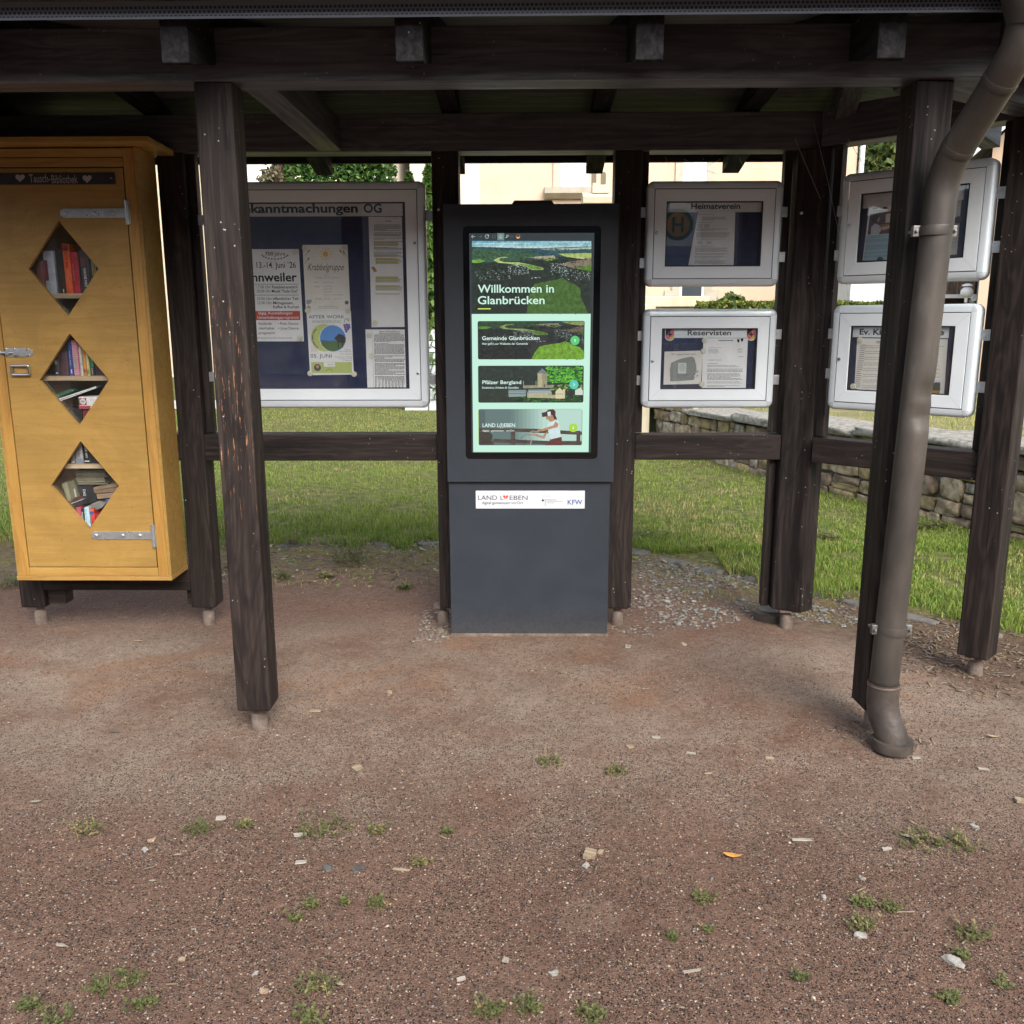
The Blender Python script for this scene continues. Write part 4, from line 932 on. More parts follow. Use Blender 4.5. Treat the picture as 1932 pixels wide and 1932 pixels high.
pr = Print(PS, zc2); pr.text('LAND L(I)EBEN', 210, 705, 978, 922, WT, .010, 0, D5+.0016); pr.build('lettering', CARD3); pr = Print(PS, zc2); pr.text('digital · gemeinsam · vorOrt', 210, 693, 1046, 1018, WT, .005, 0, D5+.0016); pr.build('lettering', CARD3)
arrow(zc2, 1590, 990, 66, (170, 216, 52), CARD3)
# sponsor plate
PP = YP(YK-.0005); zp = zoom(1370, 1420, 360, 1932)
a0, b1 = PP.conv(*zp(107, 73)); a1, b0 = PP.conv(*zp(1815, 352))
WHITE = plain('plate_white', (.62, .64, .67), .4)
mb = MB(); mb.box(a0, a1, YK-.004, YK-.0003, b0, b1, WHITE); PL = mb.build('sponsor_plate', KI, bevel=.0006)
pr = Print(PP.shift(.0040), zp); SL8 = ink((44, 50, 60)); BLU = ink((38, 74, 138))
pr.text('LAND', 145, 442, 218, 148, SL8, -.002); pr.text('L', 497, 540, 218, 150, SL8, -.002); pr.text('EBEN', 640, 920, 218, 150, SL8, -.002); pr.text('digital·gemeinsam·vorOrt', 205, 850, 285, 240, SL8, .0)
HR = ink((204, 70, 58))
heart(pr, 576, 182, 76, 72, HR); pr.rect(572, 172, 580, 208, WHITE, .001); pr.disc(576, 164, 5, WHITE, .001); pr.line([(533, 165), (540, 148), (556, 146)], 4, HR); pr.line([(620, 165), (612, 148), (598, 146)], 4, HR)
pr.build('lettering', PL); pr = Print(PP.shift(.0040), zp); pr.text('Gefördert durch:', 1138, 1283, 160, 150, SL8, 0); pr.disc(1160, 225, 18, INK, None, 16, 16); pr.rect(1156, 226, 1164, 246, INK); pr.rect(1193, 208, 1199, 318, SL8)
for i, (t, xe) in enumerate((('Bundesministerium', 1375), ('für Wohnen, Stadtentwicklung', 1468), ('und Bauwesen', 1332))): pr.text(t, 1215, xe, 222+24*i, 208+24*i, SL8, 0)
pr.build('lettering', PL); pr = Print(PP.shift(.0040), zp); pr.text('KFW', 1548, 1778, 290, 216, BLU, .01)
pr.build('lettering', PL)

# ------------------------------------------------------------------ glazed notice boards
def case_round(plane, u0, u1, v0, v1, depth, fr, rr):
    """outer profile: rounded corners and a rounded front edge, swept round the rectangle"""
    mb = MB()
    prof = [(0, -depth), (0, -.014), (.004, -.004), (.013, 0), (fr, 0), (fr, -.004)]     # (inset, toward viewer)
    K = 7; rings = []
    for ins, dep in prof:
        r = max(rr-ins, .002); q = []
        for cx, cz, st in ((u1-rr, v1-rr, 0), (u0+rr, v1-rr, 90), (u0+rr, v0+rr, 180), (u1-rr, v0+rr, 270)):
            for j in range(K+1):
                t = R(st+90*j/K)
                if ins < rr: q.append((cx+r*math.cos(t), cz+r*math.sin(t), dep))
                else:
                    ox = (u1-ins) if st in (0, 270) else (u0+ins); oz = (v1-ins) if st in (0, 90) else (v0+ins); q.append((ox, oz, dep))
        rings.append(q)
    n = len(rings[0]); vs = [plane.pos(*p) for q in rings for p in q]; fs = []
    for i in range(len(rings)-1):
        for j in range(n):
            f = (i*n+j, i*n+(j+1) % n, (i+1)*n+(j+1) % n, (i+1)*n+j); fs.append(f)
    corner = []
    for f in fs: 
        js = [v % n for v in f]; corner.append(all((j % (K+1)) <= K for j in js) and (js[0]//(K+1) == js[1]//(K+1)))
    mb.add(vs, [f for f, c in zip(fs, corner) if not c], ALU); mb.add(vs, [f for f, c in zip(fs, corner) if c], ALUC)
    return mb
def frame4(plane, u0, u1, v0, v1, wd, d0, d1, mat, mitre=True):
    mb = MB(); o = [(u0, v0), (u1, v0), (u1, v1), (u0, v1)]; i_ = [(u0+wd, v0+wd), (u1-wd, v0+wd), (u1-wd, v1-wd), (u0+wd, v1-wd)]
    vs = []
    for d in (d1, d0): vs += [plane.pos(a, b, d) for a, b in o]+[plane.pos(a, b, d) for a, b in i_]
    fs = []
    for j in range(4):
        k = (j+1) % 4; fs += [(j, k, 4+k, 4+j), (8+j, 12+j, 12+k, 8+k), (j, 8+j, 8+k, k), (4+j, 4+k, 12+k, 12+j)]
    mb.add(vs, fs, mat); return mb
def notice_board(label, plane, u0, u1, v0, v1, lock_side, locks, title, tz, brackets, cat='notice board'):
    c = plane.pos((u0+u1)/2, v0, -.02); nb_ = thing('notice_board', label, cat, c, 'glazed aluminium notice boards in the shelter')
    fr, dw = (.034, .0515) if u1-u0 > .8 else (.032, .051)
    smooth_by_angle(case_round(plane, u0, u1, v0, v1, .058, fr, .03).build('case_frame', nb_), 50)
    bk = MB(); P = plane
    def slab_(ua, ub, va, vb, d0, d1, mat, mb): 
        vs = [P.pos(a, b, d) for a in (ua, ub) for b in (va, vb) for d in (d0, d1)]
        mb.add(vs, [(0, 1, 3, 2), (4, 6, 7, 5), (0, 4, 5, 1), (2, 3, 7, 6), (0, 2, 6, 4), (1, 5, 7, 3)], mat); return mb
    slab_(u0+.012, u1-.012, v0+.012, v1-.012, -.056, -.050, ALUC, MB()).build('case_back', nb_)
    slab_(u0+fr, u1-fr, v0+fr, v1-fr, -.0495, -.0215, NAVY, MB()).build('pin_panel', nb_)
    g = .0035
    frame4(P, u0+fr-.0005, u1-fr+.0005, v0+fr-.0005, v1-fr+.0005, g+.002, -.012, -.0065, BLACKG).build('gap_seal', nb_)
    dr = frame4(P, u0+fr+g, u1-fr-g, v0+fr+g, v1-fr-g, dw, -.014, .001, ALUD).build('door_frame', nb_, bevel=.0012)
    k = fr+g+dw
    frame4(P, u0+k-.001, u1-k+.001, v0+k-.001, v1-k+.001, .006, -.0135, -.004, BLACKG).build('pane_gasket', dr)
    slab_(u0+k-.002, u1-k+.002, v0+k-.002, v1-k+.002, -.0105, -.0075, GLASS, MB()).build('pane', dr)
    # mitre joints of the door frame
    for ua, va, ub, vb in ((u0+fr+g+.003, v0+fr+g+.003, u0+k-.003, v0+k-.003), (u1-fr-g-.003, v0+fr+g+.003, u1-k+.003, v0+k-.003), (u0+fr+g+.003, v1-fr-g-.003, u0+k-.003, v1-k+.003), (u1-fr-g-.003, v1-fr-g-.003, u1-k+.003, v1-k+.003)):
        t = Vector((ub-ua, vb-va)).normalized(); nn = Vector((-t.y, t.x))*.0005; mj = Print(P)
        mj.ab([(ua-nn.x, va-nn.y), (ub-nn.x, vb-nn.y), (ub+nn.x, vb+nn.y), (ua+nn.x, va+nn.y)], ALUC, .0013); mj.build('mitre_joint', dr)
    for lv in locks:
        ul = (u0+fr+g+.011) if lock_side < 0 else (u1-fr-g-.011)
        m = MB(); nrm = P.n
        ctr = P.pos(ul, lv, .001); m.tube([ctr, ctr+nrm*.003, ctr+nrm*.0045], [.0085, .008, .0055], ZINC, 18); m.tube([ctr+nrm*.0046, ctr+nrm*.0052], .0042, STEEL, 14); m.tube([ctr+nrm*.0053, ctr+nrm*.0056], .0014, BLACKG, 8); smooth_by_angle(m.build('lock', dr))
    for side, bv in brackets:
        ua, ub = (u0-.034, u0+.004) if side < 0 else (u1-.004, u1+.034)
        slab_(ua, ub, bv-.022, bv+.022, -.050, -.042, ZINC, MB()).build('bracket', nb_, bevel=.001)
    # title strip
    ts = Print(P.shift(-.0210), tz); 
    return nb_, k
def strip_plate(nb_, plane, z, x0, y0, x1, y1, texts, mat=None):
    p = Print(plane.shift(-.0195), z); a0, b0, a1, b1 = p.rect_ab(x0, y0, x1, y1)
    m = MB(); Q = plane
    vs = [Q.pos(a, b, d) for a in (a0, a1) for b in (b1, b0) for d in (-.0213, -.0185)]
    m.add(vs, [(0, 1, 3, 2), (4, 6, 7, 5), (0, 4, 5, 1), (2, 3, 7, 6), (0, 2, 6, 4), (1, 5, 7, 3)], mat or STRIP); s = m.build('title_strip', nb_)
    if texts:
        p = Print(plane.shift(-.0183), z)
        for t in texts: p.text(*t[:5], INK, t[5] if len(t) > 5 else .012)
        p.build('lettering', s)
    return s
def sheet(label, cat, plane, z, quad, mat, dep, printing=None, name='paper_sheet', curl=.0):
    """a thin sheet of paper pinned on the panel"""
    p = Print(plane.shift(-.0215+dep), z); m = MB(); t = .0004
    q = [p.c(*c) for c in quad]
    NX = 8; vs = []
    for k_ in (0, 1):
        for i in range(NX+1):
            f = i/NX; bend = .0012+curl*math.sin(f*math.pi)*.0
            for (a0, b0), (a1, b1) in ((q[0], q[1]), (q[3], q[2])): vs.append(p.p.pos(a0+(a1-a0)*f, b0+(b1-b0)*f, t*k_))
    n = 2*(NX+1); fs = []
    for i in range(NX): fs += [(n+2*i, n+2*i+1, n+2*i+3, n+2*i+2), (2*i, 2*i+2, 2*i+3, 2*i+1), (2*i, n+2*i, n+2*i+2, 2*i+2), (2*i+1, 2*i+3, n+2*i+3, n+2*i+1)]
    fs += [(0, 1, n+1, n), (n-2, 2*n-2, 2*n-1, n-1)]
    m.add(vs, fs, mat); o = m.build(name); tag(o, label, cat)
    if printing:
        p = Print(plane.shift(-.0215+dep+t), z); p.d = .0005; printing(p); set_parent(p.mb.build('print'), o)
    return o
def magnet(label, plane, z, x, y, dep=.001, mat=None, r=.0128, group='round cream magnets in the notice boards'):
    p = Print(plane.shift(-.0215), z); a, b = p.c(x, y); c = p.p.pos(a, b, dep); n = p.p.n; m = MB()
    m.tube([c, c+n*.004, c+n*.0065, c+n*.0072], [r, r, r*.9, r*.7], mat or MAGW, 22); o = smooth_by_angle(m.build('magnet')); tag(o, label, 'magnet', group)
PBK = YP(4.226)
QB = YP(4.226)
NB1, _ = notice_board('largest notice board titled Bekanntmachungen OG with dark blue panel', PBK, -1.447, -.444, 1.072, 2.079, 1, (1.812, 1.232), None, None, ((-1, 1.92), (-1, 1.215), (1, 1.935), (1, 1.200)))
zA = zoom(550, 450, 750, 1811)
strip_plate(NB1, PBK, zA, 190, 345, 1512, 440, [('Bekanntmachungen', 330, 1197, 413, 353, .028), ('OG', 1238, 1366, 413, 352, .026)])
def p700(p):
    B = .014
    p.text('700', 543, 600, 716, 690, INK, B); p.text('Jahre', 608, 685, 716, 690, INK, .002)
    for s in (-1, 1):
        for k in range(7):
            t = R(200+k*14) if s < 0 else R(-20-k*14); cx, cy2 = 612+95*math.cos(t), 700-42*math.sin(t)
            p.poly([(cx-8, cy2+3), (cx, cy2-6), (cx+8, cy2-3), (cx, cy2+5)], INK)
    p.text('13.-14. Juni `26', 483, 760, 803, 762, INK, .008); p.text('nnweiler', 452, 768, 898, 838, INK, .022)
    p.rect(372, 917, 778, 920, INK); p.rect(372, 994, 778, 997, INK)
    for t, xl_, xr_, yb in (('17.00 Uhr', 484, 584, 948), ('20.00 Uhr', 484, 584, 977), ('10.00 Uhr', 487, 592, 1030), ('12.00 Uhr', 490, 592, 1060)): p.text(t, xl_, xr_, yb, yb-20, INK)
    for t, xl_, xr_, yb in (('Fassbieranstich', 592, 772, 948), ('Musik "Fade Out"', 590, 775, 977), ('öffentlicher Teil', 597, 776, 1030), ('Mittagessen,', 600, 745, 1060), ('Kaffee & Kuchen', 600, 783, 1088)): p.text(t, xl_, xr_, yb, yb-20, INK, B)
    p.rect(380, 1108, 790, 1172, ink((186, 70, 48))); p.text('tägig Ausstellungen', 494, 735, 1131, 1112, PAPER, .01, 0, .001); p.text('Unterhaltungsprogramm', 490, 780, 1162, 1143, PAPER, .01, 0, .001)
    p.text('fsstände', 497, 590, 1205, 1186, INK, .006); p.text('• Pole Dance', 632, 777, 1205, 1187, INK, .006); p.text('nterhalter', 500, 612, 1238, 1219, INK, .006); p.text('• Line Dance', 635, 780, 1238, 1220, INK, .006); p.text('programm', 497, 612, 1270, 1253, INK, .006)
    p.text('lädt herzlich ein: Die Ortsgemeinde', 480, 732, 1302, 1292, INK)
sheet('white poster announcing 700 Jahre with a red band', 'poster', PBK, zA, [(316, 672), (780, 670), (817, 1322), (352, 1322)], PAPER, .0006, p700, 'poster')
def pkrab(p):
    Y1, G1 = ink((222, 178, 70)), ink((120, 130, 120))
    p.disc(968, 705, 20, Y1)
    for k in range(12):
        t = R(30*k); p.line([(968+27*math.cos(t), 705+27*math.sin(t)), (968+47*math.cos(t), 705+47*math.sin(t))], 5, Y1)
    for x, y, s in ((840, 690, 1), (838, 745, 1), (1085, 690, -1), (1108, 700, -1)): p.line([(x-18*s, y+30), (x+18*s, y-16)], 2.5, G1); p.poly([(x, y), (x+14*s, y-16), (x+20*s, y-8), (x+6*s, y+6)], G1)
    p.text('Krabbelgruppe', 842, 1095, 820, 772, ink((112, 72, 46)), .002, .28)
    p.text('für', 965, 985, 858, 846, INKL); p.text('Kinder von 0-3 Jahren', 897, 1065, 878, 865, INKL)
    p.text('Wo?', 888, 915, 910, 900, INKG); p.text('Glanbrücken', 948, 1028, 910, 900, INKL); p.text('Wann?', 888, 930, 940, 929, INKG)
    for i, t in enumerate(('27.05.2026', '24.06.2026', '16.09.2026')): p.text(t, 953, 1018, 939+19*i, 929+19*i, INKL)
    p.text('weitere Termine folgen', 953, 1097, 997, 987, INKL); p.text('Uhrzeit', 897, 942, 1026, 1016, INKG); p.text('9.30 Uhr - 10.30 Uhr', 957, 1085, 1026, 1016, INKL)
    p.text('Kontakt:', 965, 1015, 1070, 1062, INKL); p.block(920, 1075, 1060, 1095, 2, INKL, .4, .1, seed=5)
    p.poly([(832, 1030), (872, 1026), (868, 1050), (850, 1062), (834, 1056)], INKL); p.disc(1118, 1048, 14, INKG, None, 12); p.disc(850, 1084, 14, ink((170, 160, 140)), None, 12)
sheet('pale crawling group flyer with a yellow sun', 'flyer', PBK, zA, [(806, 642), (1124, 640), (1144, 1106), (830, 1108)], CREAMP, .0016, pkrab, 'flyer')
def pwalk(p):
    p.text('AFTER WORK', 850, 1103, 1160, 1137, ink((40, 50, 50)), .0); p.text('WANDERUNG', 872, 1078, 1192, 1172, ink((128, 146, 120)), -.005)
    p.disc(960, 1296, 95, ink((196, 206, 124)), .0006, 40); p.disc(1020, 1301, 95, PAPER, .0009, 40); p.disc(1021, 1301, 91, ink((86, 146, 216)), .0012, 40)
    p.disc(1021, 1301, 91, ink((150, 190, 222)), .0015, 30, None, R(-25), R(205)) if False else None
    p.poly([(932, 1318), (1000, 1322), (1110, 1312), (1108, 1330), (1080, 1372), (1030, 1392), (985, 1386), (945, 1352)], ink((84, 116, 60)), .0016); p.poly([(934, 1310), (1000, 1318), (1040, 1312), (1000, 1330), (936, 1328)], ink((70, 110, 130)), .0018)
    p.poly([(1030, 1300), (1062, 1268), (1096, 1278), (1112, 1300), (1104, 1335), (1060, 1330)], ink((36, 46, 40)), .0019); p.rect(1055, 1318, 1061, 1372, ink((36, 40, 36)), .002); p.rect(1086, 1318, 1092, 1366, ink((36, 40, 36)), .002)
    for k in range(24):
        t = R(130+k*4.6); x, y = 960+82*math.cos(t), 1296-82*math.sin(t); p.rect(x-4, y-4, x+4, y+4, INKG, .001) if k % 7 else None
    p.line([(1100, 1190), (1105, 1170), (1120, 1160), (1136, 1168), (1130, 1180), (1122, 1176)], 4, ink((110, 130, 70)), .0008)
    for x, y in ((1102, 1208), (1118, 1204), (1134, 1208), (1106, 1222), (1122, 1220), (1136, 1224), (1110, 1237), (1126, 1236), (1116, 1252)): p.disc(x, y, 9, ink((124, 104, 178)), .0008, 14)
    p.text('05. JUNI', 864, 1012, 1437, 1411, ink((30, 40, 44)), .0)
    p.text('Treffpunkt:', 1100, 1148, 1385, 1377, INKG); p.text('Kirche Glanbrücken', 1066, 1150, 1397, 1389, INKG); p.text('17:00 - 20:30 Uhr', 1073, 1152, 1416, 1408, INKG); p.text('18,- p.P. inkl. Führung,', 1036, 1154, 1435, 1426, INKG); p.text('1 Weinschorle und', 1060, 1154, 1448, 1440, INKG); p.text('1 Winzerwurst', 1085, 1156, 1460, 1452, INKG)
    for k in range(9): p.rect(868+(k % 3)*14, 1356+(k//3)*14, 878+(k % 3)*14, 1364+(k//3)*14, ink((214, 196, 180)), .0005)
    p.rect(868, 1468, 1156, 1546, ink((180, 192, 112)), .0005); p.disc(912, 1507, 28, ink((222, 216, 200)), .0008); p.disc(912, 1507, 26, ink((90, 80, 66)), .001); p.disc(912, 1500, 10, ink((190, 150, 124)), .0013); p.rect(957, 1470, 1036, 1500, PAPER, .0009); p.text('Kunden', 985, 1026, 1490, 1480, INKG, 0, .2, .0012); p.line([(970, 1530), (995, 1515), (1020, 1530)], 3, ink((90, 110, 60)), .0009)
sheet('after work hike flyer with a round landscape photo', 'flyer', PBK, zA, [(834, 1108), (1147, 1106), (1168, 1556), (860, 1560)], PAPER, .0026, pwalk, 'flyer')
YEL = ink((222, 206, 70))
def plong(p):
    p.text('Ortsgemeinde', 1395, 1480, 462, 455, INKL) if False else p.block(1388, 450, 1490, 458, 1, INKL, .5, .02, seed=3); p.block(1390, 470, 1482, 480, 1, INK, .6, .02, seed=4)
    for (a, b, n, yl) in ((498, 545, 7, []), (555, 585, 3, []), (592, 608, 2, []), (616, 652, 5, [1, 3]), (658, 682, 3, [0]), (690, 732, 5, [3]), (736, 780, 6, [0, 1, 3, 4]), (866, 910, 5, [0, 1, 3]), (926, 966, 5, [1, 3]), (982, 996, 2, [])):
        xs = 1310 if b < 760 else 1322
        for i in yl: y = a+(b-a)/n*i; p.rect(xs, y-1, 1480, y+(b-a)/n*.72, YEL, .0004)
        p.block(xs, a, 1515, b, n, INK if n > 2 else INKG, .38, .2, .0008, seed=a)
    p.poly([(1290, 800), (1310, 792), (1334, 826), (1312, 834)], ink((170, 124, 80)), .0009)
sheet('tall double page notice with yellow highlighted lines', 'notice', PBK, zA, [(1272, 443), (1507, 443), (1526, 1220), (1294, 1222)], PAPER, .0006, plong, 'notice_sheet')
def pstreu(p):
    p.text('Räum- und Streupflicht auf', 1350, 1492, 1257, 1247, INK, .012); p.text('öffentlichen Verkehrsflächen', 1345, 1497, 1270, 1260, INK, .012)
    for i, (a, b) in enumerate(((1274, 1330), (1336, 1415), (1422, 1470), (1476, 1560), (1568, 1658))): p.block(1310+i*2, a, 1532, b, int((b-a)/7.2), INK, .5, .06, seed=i+30)
    p.rect(1302, 1245, 1304, 1655, INKL)
    for i in range(9): p.poly([(1330+i*24, 1650), (1336+i*23, 1575+(i*37) % 30), (1344+i*22, 1600), (1340+i*24, 1655)], PAPER, .001)
sheet('densely printed winter road duty notice at the lower right', 'notice', PBK, zA, [(1250, 1238), (1527, 1238), (1538, 1660), (1265, 1660)], PAPER, .0012, pstreu, 'notice_sheet')
for lb, x, y in (('cream magnet at the top left of the crawling group flyer', 825, 665), ('cream magnet at the top right of the crawling group flyer', 1100, 663), ('cream magnet at the top right of the 700 Jahre poster', 755, 692), ('cream magnet at the lower right of the 700 Jahre poster', 788, 1300), ('cream magnet at the left joint of the two flyers', 845, 1105), ('cream magnet at the right joint of the two flyers', 1127, 1108), ('cream magnet at the lower left of the hike flyer', 862, 1547), ('cream magnet at the lower right of the hike flyer', 1172, 1553), ('cream magnet at the foot of the highlighted notice', 1318, 1195), ('cream magnet at the top of the winter road notice', 1277, 1280), ('cream magnet on the left margin of the winter road notice', 1295, 1424)):
    magnet(lb, PBK, zA, x, y, .0032)
# --- right half of the rear wall
NB2, _ = notice_board('small notice board titled Heimatverein above the Reservisten board', PBK, .547, 1.150, 1.620, 2.074, -1, (1.852,), None, None, ((-1, 1.945), (-1, 1.725), (1, 1.945), (1, 1.75)))
zB2 = zoom(1880, 520, 420, 1932)
strip_plate(NB2, PBK, zB2, 352, 300, 1612, 460, [('Heimatverein', 640, 1300, 415, 343, .028)])
def pheim(p):
    for i, (a, b, n, xa, xb) in enumerate(((488, 500, 1, 740, 960), (524, 575, 4, 790, 1130), (596, 606, 1, 720, 945), (620, 672, 5, 735, 800), (620, 672, 5, 818, 890), (684, 712, 2, 715, 1160), (734, 806, 5, 712, 1165), (820, 832, 1, 705, 1080), (846, 888, 4, 722, 790), (846, 888, 4, 852, 918), (912, 924, 1, 700, 985), (938, 1000, 5, 695, 1150), (1012, 1036, 2, 693, 1135), (1048, 1074, 2, 690, 1120), (1086, 1098, 1, 690, 1080), (1110, 1160, 4, 685, 1120))):
        p.block(xa, a, xb, b, n, INKG, .4, .15, seed=i+60)
sheet('creased white letter in the Heimatverein board', 'letter', PBK, zB2, [(735, 462), (1235, 460), (1212, 1172), (604, 1172)], PAPER, .0006, pheim, 'letter')
NB3, _ = notice_board('small white framed notice board titled Reservisten with two shields', PBK, .544, 1.155, 1.070, 1.520, -1, (1.286,), None, None, ((-1, 1.400), (-1, 1.195), (1, 1.405), (1, 1.197)))
zB3 = zoom(1900, 920, 380, 1932)
S3_ = strip_plate(NB3, PBK, zB3, 222, 196, 1560, 342, [('Reservisten', 553, 1200, 302, 228, .02)], plain('title_strip_pale', (.76, .81, .83), .5))
def shield(p, x, y, w_, h):
    def sh(k, c, d):
        pts = [(x-w_/2*k, y-h/2*k), (x+w_/2*k, y-h/2*k), (x+w_/2*k, y+h*.18*k)]+[(x+w_/2*k*math.cos(R(t)), y+h*.18*k+h*.32*k*math.sin(R(t))) for t in range(15, 180, 15)]+[(x-w_/2*k, y+h*.18*k)]
        p.poly(pts, c, d)
    sh(1, ink((226, 224, 216)), .0006); sh(.86, ink((214, 110, 120)), .0012)
    p.poly([(x-w_*.43, y-h*.43), (x+w_*.30, y-h*.43), (x-w_*.43, y+h*.12)], INK, .0018); p.poly([(x+w_*.43, y+h*.02), (x+w_*.43, y+h*.16), (x+w_*.36, y+h*.30), (x+w_*.2, y+h*.40), (x, y+h*.44), (x-w_*.16, y+h*.40)], ink((214, 190, 70)), .0018)
    for a, b in ((1, 0), (0, 1)):
        k = w_*.22; p.poly([(x-k*a-k*.28*b, y-k*b-k*.28*a), (x+k*a+(-k*.28*b if a == 0 else 0), y+(k*b)-(k*.28*a)), (x+k*a+k*.28*b, y+k*b+k*.28*a), (x-k*a+k*.28*b, y-k*b+k*.28*a)], INK, .0024)
p = Print(PBK.shift(-.0180), zB3); shield(p, 290, 290, 142, 192); p.build('shield_emblem', S3_)
p = Print(PBK.shift(-.0180), zB3); shield(p, 1497, 288, 142, 192); p.build('shield_emblem', S3_)
def pstone(p):
    p.text('Wir vergessen Euch nicht!', 310, 675, 592, 572, INK, .008, .1); p.rect(212, 606, 780, 608, INKL)
    p.poly([(295, 985), (290, 810), (310, 715), (400, 670), (500, 640), (615, 618), (655, 640), (682, 740), (690, 900), (640, 968), (330, 990)], ink((140, 144, 142)), .0006)
    for k in range(40):
        r_ = random.Random(k); x, y = r_.uniform(320, 650), r_.uniform(690, 960); p.poly([(x-14, y), (x, y-8*r_.random()-2), (x+18, y+3), (x+2, y+7)], ink((122, 126, 124)) if k % 2 else ink((156, 160, 158)), .0008)
    p.rect(412, 712, 535, 872, ink((206, 214, 210)), .0011)
    for i, (xa, xb) in enumerate(((438, 512), (446, 500), (430, 516), (424, 520), (432, 512), (436, 506))): p.rect(xa, 732+i*18, xb, 736+i*18, INKG, .0014)
    for k in range(16):
        r_ = random.Random(k+9); x, y = r_.uniform(632, 706), r_.uniform(822, 940); p.poly([(x-10, y), (x, y-12), (x+11, y), (x, y+12)], INK if k % 2 else PAPER, .0014)
    p.poly([(650, 945), (672, 870), (690, 870), (700, 948), (680, 890)], PAPER, .0017)
sheet('cream sheet with a drawing of a memorial boulder', 'sheet', PBK, zB3, [(212, 546), (784, 530), (750, 1026), (196, 1036)], CREAMP, .0006, pstone, 'picture_sheet')
def plet(p):
    p.poly([(1285, 365), (1325, 360), (1322, 410), (1300, 412)], INK); p.poly([(1340, 350), (1385, 350), (1375, 395), (1352, 398)], INK); p.block(1010, 372, 1235, 392, 1, INK, .7, .02, seed=2); p.block(860, 486, 1066, 494, 1, INKG, .6, .02, seed=8)
    p.block(862, 512, 1020, 580, 4, INKG, .3, .2, seed=9); p.block(1300, 502, 1370, 566, 5, INKG, .35, .2, seed=10); p.block(1310, 620, 1382, 632, 1, INKG, .6, .02, seed=11); p.text('Ein Gruß an die Kameraden', 852, 1056, 676, 664, INK, .01); p.block(856, 722, 1002, 734, 1, INKG, .6, .02, seed=12)
    for i, (a, b, n) in enumerate(((750, 784, 2), (802, 856, 3), (872, 976, 6), (992, 1026, 2), (1046, 1078, 2))): p.block(848-i*2, a, 1380-(i == 0)*50, b, n, INK if i in (1, 2) else INKG, .34, .12, seed=20+i)
sheet('typed letter with two small crests in the Reservisten board', 'letter', PBK, zB3, [(790, 346), (1450, 346), (1418, 1092), (760, 1092)], PAPER, .0014, plet, 'letter')
for lb, x, y in (('cream magnet at the top of the typed letter', 805, 382), ('cream magnet between boulder sheet and typed letter', 790, 537), ('cream magnet at the lower corner of the boulder sheet', 762, 1028)): magnet(lb, PBK, zB3, x, y, .0022)
# --- angled bay
PBY = Plane(bay(0, .062)[:2], D45[:2], N45[:2])
zB4 = zoom(2420, 470, 490, 1932)
NB4, _ = notice_board('notice board with an empty title strip in the angled bay', PBY, .152, .757, 1.621, 2.073, -1, (1.862,), None, None, ((-1, 1.93), (-1, 1.745), (1, 1.945), (1, 1.745)))
strip_plate(NB4, PBY, zB4, 372, 335, 1560, 500, [], plain('title_strip_dull', (.58, .58, .59), .5))
def pleft(p):
    for x in (540, 655, 760): p.poly([(x-30, 540), (x, 520), (x+30, 535), (x+26, 552), (x-26, 556)], INKG)
    p.block(520, 572, 820, 588, 1, INKL, .5, .02, seed=44)
    p.poly([(480, 612), (880, 560), (860, 828), (452, 852)], ink((74, 46, 38)), .0006); p.poly([(665, 612), (740, 600), (735, 705), (660, 715)], ink((190, 178, 158)), .0009); p.poly([(490, 850), (496, 760), (540, 720), (590, 740), (612, 800), (580, 845)], ink((176, 176, 186)), .0012); p.disc(545, 670, 44, ink((36, 26, 24)), .0012); p.poly([(560, 690), (590, 640), (600, 670), (580, 710)], ink((176, 128, 104)), .0014); p.poly([(575, 770), (700, 745), (735, 765), (640, 800)], ink((190, 150, 120)), .0014); p.poly([(590, 740), (880, 690), (880, 720), (590, 760)], ink((130, 92, 70)), .001)
    p.poly([(440, 858), (860, 832), (850, 1135), (402, 1150)], ink((140, 172, 184)), .0006)
    for i, (a, b, n) in enumerate(((862, 870, 1), (884, 892, 1), (906, 940, 3), (968, 1030, 5), (1050, 1074, 2), (1092, 1116, 2))): p.block(438-i*4, a+6, 840-(n == 1)*230, b+6, n, INKG, .36, .1, .001, seed=70+i, slope=-.06)
sheet('poster with a brown photo of a person at a desk above a pale blue page', 'poster', PBY, zB4, [(474, 535), (890, 505), (850, 1128), (396, 1150)], CREAMP, .0006, pleft, 'poster')
GP = noisy('grey_paper', (.36, .36, .33), (.42, .42, .39), 5, .8)
sheet('greyish ruled notice at the right of the upper angled board', 'notice', PBY, zB4, [(1100, 470), (1536, 450), (1482, 1078), (1050, 1100)], GP, .0006, lambda p: [p.rect(1130, 490+i*42, 1500-i*3, 493+i*42, INKG) for i in range(13)], 'notice_sheet')
magnet('dark magnet at the right edge of the ruled notice', PBY, zB4, 1500, 680, .0016, plain('magnet_dark', (.02, .022, .03), .5), .014, 'dark magnets in the angled bay')
magnet('dark magnet at the foot of the pale blue page', PBY, zB4, 600, 1140, .0016, MATS['magnet_dark'], .0128, 'dark magnets in the angled bay')
zB5 = zoom(2400, 880, 500, 1932)
NB5, _ = notice_board('notice board titled Ev. Kirchengemeinde behind the downpipe', PBY, .150, .754, 1.082, 1.531, -1, (1.302,), None, None, ((-1, 1.41), (-1, 1.235), (1, 1.41), (1, 1.205)))
strip_plate(NB5, PBY, zB5, 330, 288, 1440, 412, [('Ev. Kirchengemeinde', 430, 1384, 380, 316, .026)], MATS['title_strip_pale'])
